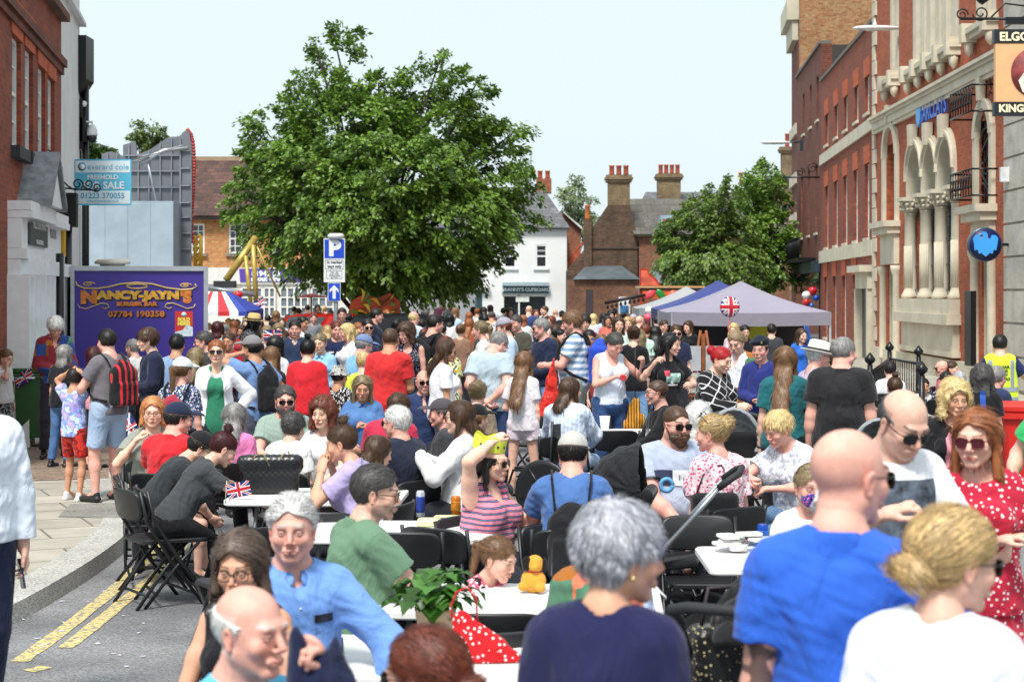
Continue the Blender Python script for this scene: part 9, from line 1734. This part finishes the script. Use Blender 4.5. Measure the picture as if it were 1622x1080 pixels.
put(CREATED[[i['root']['label'][:20] for i in CREATED].index('white haired man in ')],'L','water_bottle','small clear water bottle held by the patchwork jacket man','bottle',lambda e:MB().lathe([(.02,-.09),(.03,-.08),(.03,.05),(.012,.09),(.012,.11)],12,(0,0,0),Matrix.Rotation(R(90),3,'Y')).build('body',M('#a9bcc4',.1),e)) if any(i['root']['label'].startswith('white haired man in a multi') for i in CREATED) else None
p,d,t,n_=hold(jk,'L'); c=world_pt(jk,p); gn=empty('navy_garment',tuple(c),0,'navy blue garment dangling from the raised hand of the turquoise polo man','garment'); sdf_obj('cloth',[(cone(vec(0,0,.03),vec(.03,0,-.12),.03,.07,flat=(vec(0,1,0),.5)),.02,'add'),(cone(vec(.03,0,-.1),vec(-.03,.02,-.42),.08,.12,flat=(vec(0,1,0),.45)),.03,'add'),(cone(vec(.05,0,-.02),vec(.12,0,-.2),.03,.05,flat=(vec(0,1,0),.5)),.03,'add')],.007,fabric('#18203e'),gn,grow=lambda x,y,z:.010*np.sin(x*55+z*8)+.004*np.sin(x*130+1)+0*y)
p,d,t,n_=hold(cane,'R'); c=world_pt(cane,p); cn_=empty('walking_cane',(c.x,c.y,0),0,'light wooden walking cane at the right edge below the green T-shirt','cane'); z=c.z; MB().tube([(0,0,0),(0,0,z-.06),(-.02,0,z),(-.06,0,z+.03),(-.10,0,z),(-.11,0,z-.05)],.012,8).build('shaft',M('#a8743c',.4),cn_)
for I_,side,c_ in((esc,'L','#dfe2e2'),(tl,'L','#2a2a2e'),(CREATED[0],'L',None)):
 if not c_:continue
 hd,Wr,d,t,n_,hg=I_['hands'][0]; rt_=Vector(d).to_track_quat('Z','Y').to_matrix(); MB().lathe([(.030,-.008),(.033,-.006),(.033,.006),(.030,.008)],20,Vector(Wr-d*.02),rt_).build('wristband',M(c_,.4),I_['root'])
drape(om_,rect_me(.075,.03,6),M('#14161a',.3,var=0),-.09,.36,1,'pocket_phone',lift=.008); drape(om_,rect_me(.10,.11,8),fabric('#6a92d2'),-.09,.29,1,'shirt_pocket',lift=.004)
for j in range(5):drape(om_,rect_me(.008,.008,2),M('#d8dce4',.3),0,.40-j*.085,1,'button',lift=.005)
I_=CREATED[2]; MB().lathe([(.001,-.007),(.006,-.004),(.007,0),(.006,.004),(.001,.007)],10,I_['H'](.080,.0,-.048)).build('earring',M('#d8c48a',.2,.8),I_['root'])
bd=[c for c in tatt['root'].children if c.name.startswith('body')][0]; me=bd.data; n=len(me.vertices); co=np.empty(n*3,np.float32); me.vertices.foreach_get('co',co); co=co.reshape(-1,3); ca=me.color_attributes['Col']; cc=np.empty(n*4,np.float32); ca.data.foreach_get('color',cc); cc=cc.reshape(-1,4)
for(Sj,E,Wr,aw,q) in tatt['arms']:
 if q!=-1:continue
 ax=nrm(Wr-Sj); rel=co-Sj; tt=rel@ax; L_=np.linalg.norm(Wr-Sj); ra=rel-tt[:,None]*ax; inarm=(np.linalg.norm(ra,axis=1)<.12)&(tt>.02)&(tt<L_*.96); u_=nrm(np.cross(ax,[0,1,0])); v_=np.cross(ax,u_); an=np.arctan2(ra@v_,ra@u_)
 f=np.sin(an*2+24*tt+1.3*np.sin(30*tt))*.6+np.sin(an*3-38*tt+1.5*np.sin(an*2))*.5+.35*np.sin(45*tt+an); m_=inarm&(np.abs(f)<.36); cc[m_,:3]=cc[m_,:3]*.18+np.array([.015,.03,.035])*.6
ca.data.foreach_set('color',cc.ravel())
b_=Pn(1012,742,'baby in the black pushchair with bare legs and a blue ring toy',chair=False,s=262,yaw=60,sit=True,hk=.8,hair='buzz',hc='ltbrown',w=1.1,top=('tshirt','#d8d0d4'),bot=('shorts','#d8d0d0')) if False else None
rg=empty('teething_ring',W(1056,768,250),0,'chunky blue ring toy hanging on the black pushchair','toy'); MB().tube([(.038*math.cos(a),0,.038*math.sin(a)) for a in np.linspace(0,6.2832,17)],.014,8).build('ring',M('#5d9ccc',.5),rg)
qb=W(1150,HY,445); bb_=empty('sequin_handbag',(qb.x,qb.y,.66),R(20),'black and gold sequinned handbag hanging on the blue pushchair','bag'); sdf_obj('body',[(rbox(vec(0,0,.16),(.14,.07,.15),.04),.02,'add')],.006,fabric('#141416','dots','#c9b88a',2.6,rough=.3),bb_); MB().tube([(-.1,0,.3),(-.07,0,.44),(.07,0,.44),(.1,0,.3)],.008,6).build('handle',M('#2a2024',.6),bb_)
